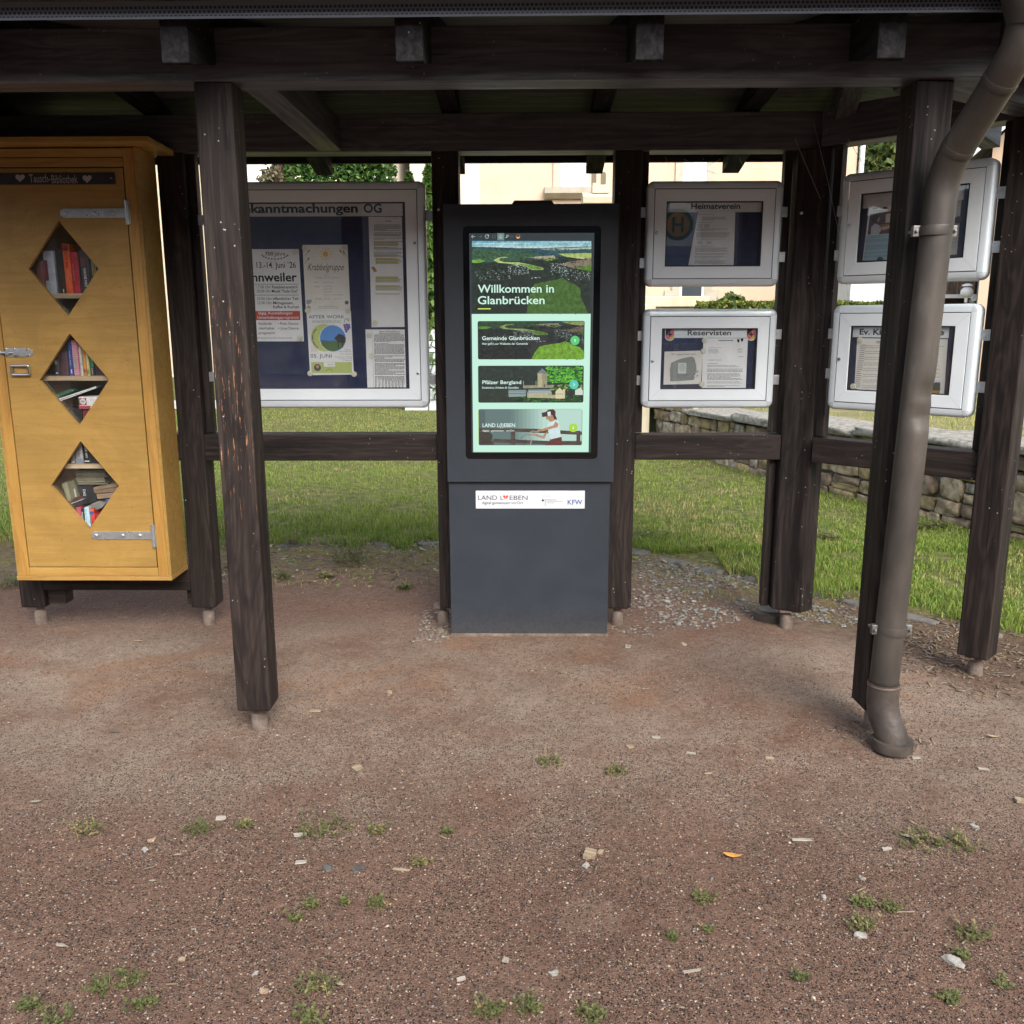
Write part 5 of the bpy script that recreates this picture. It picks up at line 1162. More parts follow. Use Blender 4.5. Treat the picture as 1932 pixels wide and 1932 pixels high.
def pkir(p):
    p.block(620, 452, 900, 482, 2, INKG, .5, .3, seed=90)
    y = 492
    for i in range(24):
        p.block(440-i*3, y, 505-i*3, y+8, 1, INK, .7, .1, seed=100+i)
        if i % 3 != 2: p.block(500-i*2, y+10, 800+(i*61) % 160, y+18, 1, INKG, .55, .05, seed=130+i)
        if i % 2 == 0: p.block(1255-i*2, y+18, 1385-(i*29) % 60, y+26, 1, INKG, .55, .05, seed=160+i)
        y += 21.5
    p.poly([(1090, 925), (1345, 912), (1335, 1045), (1080, 1035)], ink((60, 74, 56)), .0006); p.poly([(1090, 925), (1345, 912), (1342, 965), (1250, 985), (1090, 960)], ink((86, 120, 170)), .0008); p.poly([(1240, 945), (1300, 915), (1344, 930), (1340, 1010), (1260, 1000)], ink((36, 46, 36)), .001); p.poly([(1085, 1000), (1336, 1010), (1334, 1044), (1080, 1034)], ink((150, 120, 60)), .001)
sheet('cream church service schedule with a small landscape photo', 'schedule', PBY, zB5, [(405, 418), (1428, 430), (1385, 1056), (370, 1016)], CREAMP, .0006, pkir, 'schedule_sheet')
magnet('cream magnet at the top left of the church schedule', PBY, zB5, 440, 442, .0016); magnet('cream magnet at the lower left of the church schedule', PBY, zB5, 361, 962, .0016)
# ------------------------------------------------------------------ ground
def np_mesh(name, V, F, mats, mi=None, smooth=False):
    """V (n,3); F (m,k) all the same size"""
    me = bpy.data.meshes.new(name); n, k = F.shape
    me.vertices.add(len(V)); me.vertices.foreach_set('co', V.astype(np.float32).ravel())
    me.loops.add(n*k); me.loops.foreach_set('vertex_index', F.astype(np.int32).ravel())
    me.polygons.add(n); me.polygons.foreach_set('loop_start', np.arange(0, n*k, k, dtype=np.int32))
    for m in mats: me.materials.append(m)
    if mi is not None: me.polygons.foreach_set('material_index', mi.astype(np.int32))
    if smooth: me.polygons.foreach_set('use_smooth', np.ones(n, bool))
    me.update(calc_edges=True); me.validate()
    o = bpy.data.objects.new(name, me); COL.objects.link(o); return o
def vnoise(x, y, seed=0):              # smooth value noise
    xi, yi = np.floor(x).astype(int), np.floor(y).astype(int); fx, fy = x-xi, y-yi
    fx, fy = fx*fx*(3-2*fx), fy*fy*(3-2*fy)
    def h(a, b):
        n = (a*374761393+b*668265263+seed*974711) & 0x7fffffff; n = ((n ^ (n >> 13))*1274126177) & 0x7fffffff
        return (n & 0xffff)/65535.
    return (h(xi, yi)*(1-fx)+h(xi+1, yi)*fx)*(1-fy)+(h(xi, yi+1)*(1-fx)+h(xi+1, yi+1)*fx)*fy
def fbm(x, y, seed=0, o=4): return sum(vnoise(x*2**i, y*2**i, seed+i)*.5**i for i in range(o))/(2-.5**(o-1))
def edge_par(x, y): return y+np.maximum(0, x-.55)*1.03-5.88      # > 0 beyond the stone edging
def ground_h(x, y):
    f = np.exp(-((y-2.5)/9)**2-(x/9)**2)
    h = (fbm(x*1.1, y*1.1, 3, 4)-.5)*.045*f+(fbm(x*3.3, y*3.3, 17, 3)-.5)*.022*f+(fbm(x*9, y*9, 9, 3)-.5)*.012*f
    fade = np.clip((np.abs(y-3.6)-3.5)/1, 0, 1)
    flat = np.exp(-(((x-.03)/.45)**4+((y-4.15)/.25)**4))       # level round the kiosk slab
    h = h*(1-.8*flat)
    return h-.006+.03*np.clip((edge_par(x, y)-.0)/.5, 0, 1)*(y < 60)
xs = np.concatenate([[-400, -150, -60, -30, -16, -10, -7, -5], np.arange(-3.6, 3.9, .03), [4.3, 5, 6, 8, 11, 16, 30, 60, 150, 400]])
ys = np.concatenate([[-400, -120, -40, -15, -6, -2, 0, .6], np.arange(.95, 6.6, .03), [6.8, 7.2, 8, 9, 10.5, 12, 14, 16, 20, 30, 60, 150, 500]])
GX, GY = np.meshgrid(xs, ys); V = np.stack([GX.ravel(), GY.ravel(), ground_h(GX, GY).ravel()], 1)
nx, ny = len(xs), len(ys); I = (np.arange(ny-1)[:, None]*nx+np.arange(nx-1)[None]).ravel()
F = np.stack([I, I+1, I+nx+1, I+nx], 1)
def ground_mat():
    m, n, l, b = new_mat('red_earth_and_grit')
    tc = N(n, 'TexCoord'); P = tc.outputs['Object']; s = N(n, 'SeparateXYZ'); l.new(P, s.inputs[0]); X, Y = s.outputs[0], s.outputs[1]
    def noise(sc_, det=5, rough=.55, dist=0.): 
        g = N(n, 'TexNoise', Scale=float(sc_), Detail=det, Roughness=rough, Distortion=dist); l.new(P, g.inputs['Vector']); return g.outputs[0]
    def rm(v, a, c): 
        r = ramp(n, [(a, (0, 0, 0)), (c, (1, 1, 1))]); l.new(v, r.inputs[0]); return r.outputs[0]
    def wnd(o, a, c, soft): return mathn(n, l, 'MULTIPLY', mathn(n, l, 'DIVIDE', mathn(n, l, 'SUBTRACT', o, a), soft, clamp=True), mathn(n, l, 'DIVIDE', mathn(n, l, 'SUBTRACT', c, o), soft, clamp=True))
    big = noise(.9, 6, .6, .4); mid = noise(3.2, 6, .65, .3); fine = noise(38, 6, .7)
    # trodden earth: grey brown dust over red brown, wide soft patches
    dust = mathn(n, l, 'MULTIPLY', rm(mathn(n, l, 'ADD', mathn(n, l, 'MULTIPLY', big, .55), mathn(n, l, 'MULTIPLY', mid, .45)), .40, .62), wnd(mathn(n, l, 'ADD', Y, mathn(n, l, 'MULTIPLY', mid, .5)), 2.45, 4.75, .55))
    col_ = mixc(n, l, rm(fine, .3, .7), (.100, .055, .037), (.165, .103, .073))
    dcol = mixc(n, l, rm(fine, .35, .65), (.190, .146, .113), (.268, .214, .168))
    colr = mixc(n, l, dust, col_, dcol)
    red = mathn(n, l, 'MULTIPLY', rm(noise(1.7, 5, .6, .8), .52, .66), wnd(Y, 3.0, 4.6, .35))
    colr = mixc(n, l, mathn(n, l, 'MULTIPLY', red, .5), colr, (.200, .098, .050))
    # grit: crushed red, grey and buff grains
    warp = noise(60, 2); 
    def grains(scale, seed_):
        v = N(n, 'TexVoronoi', Scale=float(scale), Randomness=1.0); v.feature = 'F1'
        a = N(n, 'VectorMath', operation='ADD'); l.new(P, a.inputs[0]); a.inputs[1].default_value = (seed_, seed_*.7, 0); l.new(a.outputs[0], v.inputs['Vector'])
        return v
    v1 = grains(150, 0.); v2 = grains(260, 3.)
    w1 = N(n, 'SeparateColor'); l.new(v1.outputs['Color'], w1.inputs[0]); w2 = N(n, 'SeparateColor'); l.new(v2.outputs['Color'], w2.inputs[0])
    pal = [(0, (.022, .016, .013)), (.26, (.065, .038, .028)), (.42, (.125, .068, .048)), (.58, (.08, .062, .05)), (.74, (.17, .108, .076)), (.86, (.24, .165, .112)), (.95, (.33, .235, .16)), (.985, (.42, .34, .26))]
    r1 = ramp(n, pal, 'CONSTANT'); l.new(w1.outputs[0], r1.inputs[0]); r2 = ramp(n, pal, 'CONSTANT'); l.new(w2.outputs[0], r2.inputs[0])
    near = mathn(n, l, 'SUBTRACT', 1.0, mathn(n, l, 'DIVIDE', mathn(n, l, 'SUBTRACT', Y, 2.35), 1.0, clamp=True))
    amt = mathn(n, l, 'MULTIPLY', mathn(n, l, 'ADD', mathn(n, l, 'MULTIPLY', near, .62), .30), mathn(n, l, 'ADD', mathn(n, l, 'MULTIPLY', rm(mid, .35, .6), .6), .45), clamp=True)
    show1 = mathn(n, l, 'LESS_THAN', w1.outputs[1], amt); show2 = mathn(n, l, 'LESS_THAN', w2.outputs[1], amt)
    edge1 = mathn(n, l, 'LESS_THAN', v1.outputs['Distance'], .0036*150*.8); edge2 = mathn(n, l, 'LESS_THAN', v2.outputs['Distance'], .0021*260*.8)
    k2 = mathn(n, l, 'MULTIPLY', show2, edge2); k1 = mathn(n, l, 'MULTIPLY', show1, edge1)
    colr = mixc(n, l, mathn(n, l, 'MULTIPLY', k2, .9), colr, r2.outputs[0]); colr = mixc(n, l, mathn(n, l, 'MULTIPLY', k1, .95), colr, r1.outputs[0])
    # a ring of washed pale grit where something stood
    RC = ground(1112, 1722); dxm = mathn(n, l, 'SUBTRACT', X, RC.x); dym = mathn(n, l, 'SUBTRACT', Y, RC.y); rad = mathn(n, l, 'ADD', mathn(n, l, 'SQRT', mathn(n, l, 'ADD', mathn(n, l, 'MULTIPLY', dxm, dxm), mathn(n, l, 'MULTIPLY', dym, dym))), mathn(n, l, 'MULTIPLY', mathn(n, l, 'SUBTRACT', mid, .5), .16))
    inn_ = mathn(n, l, 'DIVIDE', mathn(n, l, 'SUBTRACT', .115, rad), .06, clamp=True); out_ = mathn(n, l, 'MULTIPLY', mathn(n, l, 'DIVIDE', mathn(n, l, 'SUBTRACT', .21, rad), .10, clamp=True), mathn(n, l, 'SUBTRACT', 1.0, inn_))
    colr = mixc(n, l, mathn(n, l, 'MULTIPLY', out_, .28), colr, (.075, .036, .026)); colr = mixc(n, l, mathn(n, l, 'MULTIPLY', inn_, mathn(n, l, 'MULTIPLY', k2, .40)), colr, (.30, .235, .18))
    # beyond the rear posts: dark crumbly soil with moss, then the lawn's own soil
    at = N(n, 'Attribute'); at.attribute_name = 'edge_distance'; e = at.outputs['Fac']
    e2 = mathn(n, l, 'ADD', e, mathn(n, l, 'MULTIPLY', mathn(n, l, 'SUBTRACT', mid, .5), 1.1))
    soil = mathn(n, l, 'DIVIDE', mathn(n, l, 'ADD', e2, 1.15), .5, clamp=True)
    scol = mixc(n, l, rm(noise(22, 6, .7), .4, .62), (.085, .056, .040), (.20, .145, .10))
    colr = mixc(n, l, mathn(n, l, 'MULTIPLY', soil, .85), colr, scol)
    mossy_side = mathn(n, l, 'SUBTRACT', 1.0, mathn(n, l, 'DIVIDE', mathn(n, l, 'SUBTRACT', X, 1.45), .35, clamp=True)); colr = mixc(n, l, mathn(n, l, 'MULTIPLY', mathn(n, l, 'MULTIPLY', mathn(n, l, 'SUBTRACT', 1.0, mossy_side), mathn(n, l, 'DIVIDE', mathn(n, l, 'ADD', e2, 1.3), .4, clamp=True)), .75), colr, mixc(n, l, rm(fine, .35, .65), (.050, .030, .021), (.115, .072, .050)))  # bare darker brown soil right of the corner post, where moss thins out
    moss = mathn(n, l, 'MULTIPLY', mathn(n, l, 'MULTIPLY', rm(noise(7.5, 8, .78, .6), .44, .58), mathn(n, l, 'DIVIDE', mathn(n, l, 'ADD', e2, .85), .4, clamp=True)), mathn(n, l, 'ADD', mathn(n, l, 'MULTIPLY', mossy_side, .85), .15))
    colr = mixc(n, l, mathn(n, l, 'MULTIPLY', moss, .8), colr, mixc(n, l, rm(noise(40, 4, .7), .4, .6), (.085, .078, .020), (.225, .195, .050)))
    lawn = mathn(n, l, 'DIVIDE', mathn(n, l, 'ADD', mathn(n, l, 'ADD', e, mathn(n, l, 'MULTIPLY', mathn(n, l, 'SUBTRACT', fine, .5), .5)), -.02), .16, clamp=True)
    lc = mixc(n, l, rm(noise(14, 6, .7), .38, .62), (.055, .068, .018), (.15, .145, .05))
    colr = mixc(n, l, lawn, colr, lc)
    l.new(colr, b.inputs['Base Color']); b.inputs['Roughness'].default_value = .92; b.inputs['Specular IOR Level'].default_value = .2
    h1 = mathn(n, l, 'MULTIPLY', mathn(n, l, 'SUBTRACT', .5, v1.outputs['Distance']), k1); h2 = mathn(n, l, 'MULTIPLY', mathn(n, l, 'SUBTRACT', .5, v2.outputs['Distance']), k2)
    h = mathn(n, l, 'ADD', mathn(n, l, 'ADD', mathn(n, l, 'MULTIPLY', h1, 1.0), mathn(n, l, 'MULTIPLY', h2, .6)), mathn(n, l, 'MULTIPLY', fine, .9))
    bump(n, l, b, h, 1.0, .008)
    return m
GR = np_mesh('ground', V, F, [ground_mat()], smooth=True); tag(GR, kind='structure')
att = GR.data.attributes.new('edge_distance', 'FLOAT', 'POINT'); att.data.foreach_set('value', np.clip(edge_par(GX, GY), -3, 3).ravel().astype(np.float32))
def gz(x, y): return float(ground_h(np.array([x], float), np.array([y], float))[0])

# ------------------------------------------------------------------ grains, chips and stones (mass)
def rocks(name, pts, size, mats, label=None, kind=None, flat=.55, seed=1, cat=None, sink=.25, elong=1.6):
    r = np.random.default_rng(seed); n = len(pts)
    base = np.array([[1, 0, 0], [-1, 0, 0], [0, 1, 0], [0, -1, 0], [0, 0, 1], [0, 0, -1], [.7, .7, .35], [-.7, .6, -.3], [.6, -.7, .3], [-.65, -.65, .4]])
    base = base[:6]; fc = np.array([[4, 0, 2], [4, 2, 1], [4, 1, 3], [4, 3, 0], [5, 2, 0], [5, 1, 2], [5, 3, 1], [5, 0, 3]])
    P = np.repeat(base[None], n, 0)*(1+r.uniform(-.35, .35, (n, 6, 3))); P[:, :, 0] *= r.uniform(1, elong, (n, 1)); P[:, :, 2] *= flat*r.uniform(.6, 1.3, (n, 1))
    # split each triangle's look with a bevel ring: blunt the poles
    P[:, 4, :2] += r.uniform(-.5, .5, (n, 2)); P[:, 5, :2] += r.uniform(-.4, .4, (n, 2))
    a = r.uniform(0, 2*np.pi, n); c, s = np.cos(a), np.sin(a); x = P[:, :, 0]*c[:, None]-P[:, :, 1]*s[:, None]; y = P[:, :, 0]*s[:, None]+P[:, :, 1]*c[:, None]
    P = np.stack([x, y, P[:, :, 2]], 2)*(np.asarray(size)[:, None, None]/2); P += np.asarray(pts)[:, None, :]; P[:, :, 2] += (np.asarray(size)*flat*(.5-sink))[:, None]*.8
    Fs = (np.arange(n)[:, None, None]*6+fc[None]).reshape(-1, 3)
    mi = np.repeat(r.integers(0, len(mats), n), 8)
    o = np_mesh(name, P.reshape(-1, 3), Fs, mats, mi); tag(o, label, cat, None, kind); return o
GRIT = [noisy('grit_red', (.105, .056, .040), (.155, .088, .062), 90, .9), noisy('grit_brown', (.036, .027, .022), (.065, .048, .038), 90, .9), noisy('grit_buff', (.26, .185, .12), (.36, .27, .185), 90, .9), noisy('grit_grey', (.15, .135, .125), (.22, .20, .19), 90, .9), noisy('grit_pale', (.32, .26, .20), (.42, .35, .28), 90, .85)]
n = 50000; yy = 1.15+RNG.random(n)**1.35*2.6; xx = RNG.uniform(-1, 1, n)*(.72*yy+.35); keep = fbm(xx*2.2, yy*2.2, 31, 3).__add__(.32*(yy < 2.5)) > .47
xx, yy = xx[keep], yy[keep]; zz = ground_h(xx, yy); szz = RNG.gamma(5, .00062, len(xx))+.0018
o = rocks('grit', np.stack([xx, yy, zz], 1), szz, GRIT[:2]*6+GRIT[2:4]*2+GRIT[4:], 'loose red and brown grit strewn over the trodden earth', 'stuff', seed=3, cat='grit')
CHIP = [noisy('chip_grey_green', (.125, .122, .10), (.205, .20, .172), 40, .85), noisy('chip_grey', (.14, .13, .112), (.225, .21, .185), 40, .85), noisy('chip_tan', (.15, .108, .076), (.225, .172, .125), 40, .85), noisy('chip_pale', (.24, .23, .205), (.32, .31, .28), 40, .85)]
def chipfield():
    n = 16000; x = RNG.uniform(-.6, 3.0, n); y = RNG.uniform(3.75, 5.6, n); e = edge_par(x, y); f = fbm(x*2.5, y*2.5, 41, 3)
    right = (x > .42) & (y > 4.0+.5*fbm(x*1.6, y*.3, 44, 3)) & (e < .05) & (f+RNG.normal(0, .06, n) > .50+.25*np.clip((4.5-y), 0, 1)*(x < 1.1)-.05) & ((x < 1.9) | (y > 3.9))
    left = (x < -.34) & (x > -.52) & (y > 4.02) & (y < 4.5) & (f > .3)
    front = (x > .36) & (x < .62) & (y > 3.97) & (y < 4.2) & (f > .52)
    k = right | left | front; return x[k], y[k]
x, y = chipfield(); s_ = RNG.gamma(3, .0036, len(x))+.005
rocks('stone_chippings', np.stack([x, y, ground_h(x, y)], 1), s_, CHIP[:3]*2+CHIP[3:], 'grey slate chippings heaped under the rear of the shelter', 'stuff', seed=5, cat='chippings', flat=.42)
# bark and straw litter beside the right rear post and round the pipe boot
def litter():
    P, Fc, mi = [], [], []; r = random.Random(4)
    spots = [(1.95, 3.75, .38, 170), (2.2, 4.05, .4, 150), (1.80, 3.95, .25, 80), (1.22, 3.07, .11, 26), (1.40, 3.05, .09, 14), (.6, 2.4, 1.3, 40), (-.6, 2.3, .9, 30), (1.2, 2.1, .5, 30), (0, 3.9, 1.6, 40), (.2, 5.2, 1.2, 120), (-1, 5.3, .8, 90), (1.9, 4.4, .5, 120), (.2, 1.9, 1.2, 50)]
    for si, (cx, cy_, rad, k) in enumerate(spots):
        for _ in range(k*2 if si < 3 else k):
            a, d = r.uniform(0, 6.28), rad*math.sqrt(r.random()); x, y = cx+d*math.cos(a), cy_+d*math.sin(a)
            L, wd, t = r.uniform(.006, .030), r.uniform(.0012, .005), r.uniform(0, 3.14); big_ = 1.5 if si < 5 else 1; L *= big_; wd *= big_*1.1; z = gz(x, y)+r.uniform(.002, .007); c, s = math.cos(t), math.sin(t); tl = r.uniform(-.004, .004)
            b0 = len(P)
            for u, v_, h in ((-L/2, -wd/2, -tl), (L/2, -wd/2, tl), (L/2, wd/2, tl), (-L/2, wd/2, -tl), (-L/2, -wd/2, -tl+.0015), (L/2, -wd/2, tl+.0015), (L/2, wd/2, tl+.0015), (-L/2, wd/2, -tl+.0015)): P.append((x+u*c-v_*s, y+u*s+v_*c, z+h))
            for f in ((4, 5, 6, 7), (0, 1, 5, 4), (2, 3, 7, 6), (0, 4, 7, 3), (1, 2, 6, 5)): Fc.append([b0+q for q in f]); mi.append(r.choice((0, 0, 1, 1, 2)))
    mi = np.repeat(np.array(mi)[::5], 5)
    return np_mesh('bark_litter', np.array(P), np.array(Fc), [plain('straw', (.20, .15, .09), .8), plain('bark_brown', (.11, .068, .043), .85), plain('grey_chip_wood', (.18, .15, .12), .8)], mi)
tag(litter(), 'straw and bark scraps scattered over the earth around the posts', 'litter', None, 'stuff')

# ------------------------------------------------------------------ edging stones between earth and lawn
def blob(mb, c, sx, sy, sz, mat, rot=0, seed=0, n=3, ang=.18, pw=.55):
    """a worn stone: rounded, irregular block"""
    bm = bmesh.new(); bmesh.ops.create_icosphere(bm, subdivisions=n, radius=1); r = np.random.default_rng(seed); ph = r.uniform(0, 6, 6); M = Matrix.Rotation(rot, 3, 'Z'); vs = []
    for v in bm.verts:
        p = v.co; q = Vector([math.copysign(abs(t)**pw, t) for t in p]); q *= 1+ang*math.sin(3*p.x+ph[0])*math.sin(2.5*p.y+ph[1])+ang*.6*math.sin(5*p.z+4*p.x+ph[2])+ang*.4*math.sin(9*p.y+7*p.z+ph[3])
        vs.append(Vector(c)+M @ Vector((q.x*sx/2, q.y*sy/2, q.z*sz/2)))
    fs = [tuple(v.index for v in f.verts) for f in bm.faces]; bm.verts.index_update(); mb.add(vs, fs, mat); bm.free()
STONEM = noisy('edging_stone', (.075, .068, .058), (.15, .138, .12), 14, .85, bumpk=.5, c3=(.10, .10, .05))
rr = random.Random(12)
epts = [(-2.2, 5.88), (-1.85, 5.9), (-1.55, 5.87), (-1.22, 5.9), (-.92, 5.88), (-.60, 5.89), (.40, 5.86), (.72, 5.68), (.93, 5.48), (1.12, 5.27), (1.33, 5.06), (1.56, 4.84), (1.76, 4.62), (1.98, 4.40), (2.2, 4.18), (2.42, 3.95)]
for i, (x, y) in enumerate(epts):
    mb = MB(); L = rr.uniform(.19, .27); blob(mb, (x, y, gz(x, y)-.017), L, rr.uniform(.09, .13), .055, STONEM, (0 if x < .5 else R(-46))+rr.uniform(-.15, .15), i+50)
    o = mb.build('edging_stone', smooth=True); tag(o, 'flat edging stone half sunk between earth and lawn', 'stone', 'edging stones along the lawn')

# ------------------------------------------------------------------ grass
def blades(name, x, y, z, h, mats, wd=.0045, lean=.6, seed=1, mi=None):
    r = np.random.default_rng(seed); n = len(x); a = r.uniform(0, 2*np.pi, n); ld = r.uniform(.1, 1, n)*lean*h; b = r.uniform(0, 2*np.pi, n)
    w_ = wd*r.uniform(.6, 1.3, n); dx, dy = np.cos(a)*w_/2, np.sin(a)*w_/2; lx, ly = np.cos(b)*ld, np.sin(b)*ld
    V = np.zeros((n, 5, 3)); V[:, 0] = np.stack([x-dx, y-dy, z-.004], 1); V[:, 1] = np.stack([x+dx, y+dy, z-.004], 1)
    V[:, 2] = np.stack([x+lx*.35+dx*.8, y+ly*.35+dy*.8, z+h*.62], 1); V[:, 3] = np.stack([x+lx*.35-dx*.8, y+ly*.35-dy*.8, z+h*.62], 1); V[:, 4] = np.stack([x+lx, y+ly, z+h*np.sqrt(np.clip(1-(ld/h)**2*.5, .3, 1))], 1)
    k = np.arange(n)[:, None]*5; F = np.concatenate([k+np.array([[0, 1, 2]]), k+np.array([[0, 2, 3]]), k+np.array([[3, 2, 4]])], 0)
    m = r.integers(0, len(mats), n) if mi is None else mi
    return np_mesh(name, V.reshape(-1, 3), F, mats, np.tile(m, 3))
def leafm(name, c, trans=.25):
    if name in MATS: return MATS[name]
    m, n, l, b = new_mat(name); b.inputs['Base Color'].default_value = (*c, 1); b.inputs['Roughness'].default_value = .55; b.inputs['Specular IOR Level'].default_value = .25
    t = N(n, 'BsdfTranslucent'); t.inputs[0].default_value = (c[0]*1.25, c[1]*1.3, c[2]*.8, 1); mx = N(n, 'MixShader'); mx.inputs[0].default_value = trans
    out = [q for q in n if q.type == 'OUTPUT_MATERIAL'][0]; l.new(b.outputs[0], mx.inputs[1]); l.new(t.outputs[0], mx.inputs[2]); l.new(mx.outputs[0], out.inputs[0]); MATS[name] = m; return m
GRM = [leafm('grass_mid', (.185, .265, .046), .26), leafm('grass_dark', (.095, .165, .032), .2), leafm('grass_light', (.245, .305, .066), .28), leafm('grass_straw', (.36, .31, .13), .15)]
WALL0, WALL1 = Vector((1.50, 10.50)), Vector((3.95, 4.15))
WD = (WALL1-WALL0).normalized(); WN = Vector((WD.y, -WD.x)); WN = -WN if WN.x > 0 else WN      # towards the lawn
n = 230000; yy = 5.6+RNG.random(n)**1.6*10.0; xx = RNG.uniform(-1, 1, n)*(.62*yy+.6)
e = edge_par(xx, yy); f = fbm(xx*1.7, yy*1.7, 55, 4)
yy2 = RNG.uniform(3.6, 6.0, 60000); xx2 = RNG.uniform(1.2, 4.2, 60000)
xx, yy = np.concatenate([xx, xx2]), np.concatenate([yy, yy2]); e = edge_par(xx, yy); f = fbm(xx*1.7, yy*1.7, 55, 4); f2 = fbm(xx*5, yy*5, 57, 3)
sidew = (xx-WALL0.x)*WN.x+(yy-WALL0.y)*WN.y
k = (e+(f2-.5)*.9+(f-.5)*.5 > .02) & (sidew > .03) & (yy < 15.2) & (f2*.7+f*.3+RNG.normal(0, .09, len(xx)) > .40)
xx, yy, e, f, f2 = xx[k], yy[k], e[k], f[k], f2[k]
hh = (.020+.048*np.clip(f2*1.2, 0, 1)*np.exp(-np.clip(e, 0, 9)/.7)+.012*f)*RNG.uniform(.6, 1.35, len(xx))
pst = np.clip(.03+.20*(e > 4.5)+.5*np.clip((.46-f)*5, 0, 1), 0, .6); u = RNG.random(len(xx)); mi = np.where(u < pst, 3, np.where(u < pst+(1-pst)*(.30+.3*f), 0, np.where(u < pst+(1-pst)*(.98-.5*f), 1, 2)))
GRS = blades('lawn_grass', xx, yy, ground_h(xx, yy), hh, GRM, .0046, .9, 8, mi); tag(GRS, 'green lawn grass behind the shelter', 'grass', None, 'stuff')
# sparse dry grass in the mossy strip before the edging
n = 5000; xx = RNG.uniform(-2.6, 2.8, n); yy = RNG.uniform(4.6, 6.1, n); e = edge_par(xx, yy); f = fbm(xx*3, yy*3, 77, 3); k = (e < .1) & (e > -1.0) & (f > .5) & ((xx < -.4) | (xx > .45))
tag(blades('dry_grass', xx[k], yy[k], ground_h(xx[k], yy[k]), RNG.uniform(.012, .045, k.sum()), [GRM[3], GRM[3], GRM[0], leafm('moss_blade', (.11, .105, .02))], .003, 1.6, 9), 'sparse dry grass and moss in front of the edging stones', 'grass', None, 'stuff')
n = 5200; xx = RNG.uniform(-2.7, 2.9, n); yy = RNG.uniform(4.75, 6.05, n); e = edge_par(xx, yy); k = (e < .18) & (e > -1.15+.5*fbm(xx*2, yy*2, 99, 3)) & (RNG.random(n) < np.clip(1.2+e*.9, .1, 1)) & ~((xx > .5) & (e < -.35)); xx, yy = xx[k], yy[k]; m_ = len(xx)
Vf = np.stack([xx, yy, ground_h(xx, yy)+.004], 1); a_ = RNG.uniform(0, 6.283, m_); s_ = RNG.gamma(3, .0065, m_)+.005; dx = np.stack([np.cos(a_)*s_, np.sin(a_)*s_, RNG.uniform(-.2, .5, m_)*s_], 1); dy = np.stack([-np.sin(a_)*s_*.42, np.cos(a_)*s_*.42, RNG.uniform(-.25, .25, m_)*s_], 1)
Vq = np.stack([Vf-dx*.5, Vf+dy*.6, Vf+dx*.5, Vf-dy*.6], 1); Vq[:, :, 2] = np.maximum(Vq[:, :, 2], Vf[:, None, 2]-.002); mi = np.where(RNG.random(m_) < np.clip(.35+.9*(e[k]+.6), .1, .75), RNG.integers(0, 2, m_), RNG.integers(2, 5, m_))
tag(np_mesh('leaf_litter', Vq.reshape(-1, 3), np.arange(m_*4).reshape(m_, 4), [leafm('clover_leaf', (.14, .18, .075)), leafm('clover_pale', (.25, .285, .15)), plain('litter_brown', (.13, .09, .06), .9), plain('litter_tan', (.31, .25, .16), .9), plain('litter_olive', (.21, .185, .06), .9)], mi), 'small leaves, clover and litter in the mossy strip before the lawn', 'leaf litter', None, 'stuff')
# ------------------------------------------------------------------ weeds: each clump a thing
def weed(label, x, y, w_, h=.05, n=60, seed=0, dry=.15, leafy=False, name='weed_clump', group='weed clumps in the red earth'):
    r = np.random.default_rng(seed+400); V = []; Fc = []; mi = []
    for i in range(n):
        a = r.uniform(0, 6.283); d = w_/2*r.random()**.7; px, py = x+d*math.cos(a), y+d*.75*math.sin(a); z = gz(px, py)
        hh = h*r.uniform(.35, 1.1); la = r.uniform(0, 6.283); ll = hh*r.uniform(.3, 1.3); tip = np.array([px+ll*math.cos(la), py+ll*math.sin(la), z+hh])
        base = np.array([px, py, z-.003]); m = 1 if r.random() < dry else 0; wv = np.array([-math.sin(la), math.cos(la), 0])*.0011
        k0 = len(V); V += [base-wv, base+wv, tip+wv*.5, tip-wv*.5]; Fc.append([k0, k0+1, k0+2, k0+3]); mi.append(2 if m == 0 else 1)
        for j in range(5 if not leafy else 3):
            t = r.uniform(.2, 1); c = base*(1-t)+tip*t; b = r.uniform(0, 6.283); L = (.006+.006*r.random())*(2.2 if leafy else 1); wv2 = L*.32
            dx = np.array([math.cos(b), math.sin(b), r.uniform(-.2, .7)])*L; nx_ = np.array([-math.sin(b), math.cos(b), r.uniform(-.4, .4)])*wv2
            k0 = len(V); V += [c, c+dx*.5+nx_, c+dx, c+dx*.5-nx_]; Fc.append([k0, k0+1, k0+2, k0+3]); mi.append(m)
    o = np_mesh(name, np.array(V), np.array(Fc), [leafm('weed_green', (.118, .132, .048)), leafm('weed_dry', (.24, .20, .095)), leafm('weed_stem', (.095, .10, .045))], np.array(mi)); tag(o, label, 'weed', group); return o
zl = zoom(0, 2000, 1500, 1932); zr = zoom(1500, 2000, 1492, 1932)
def gp(z, x, y): return ground(*z(x, y))
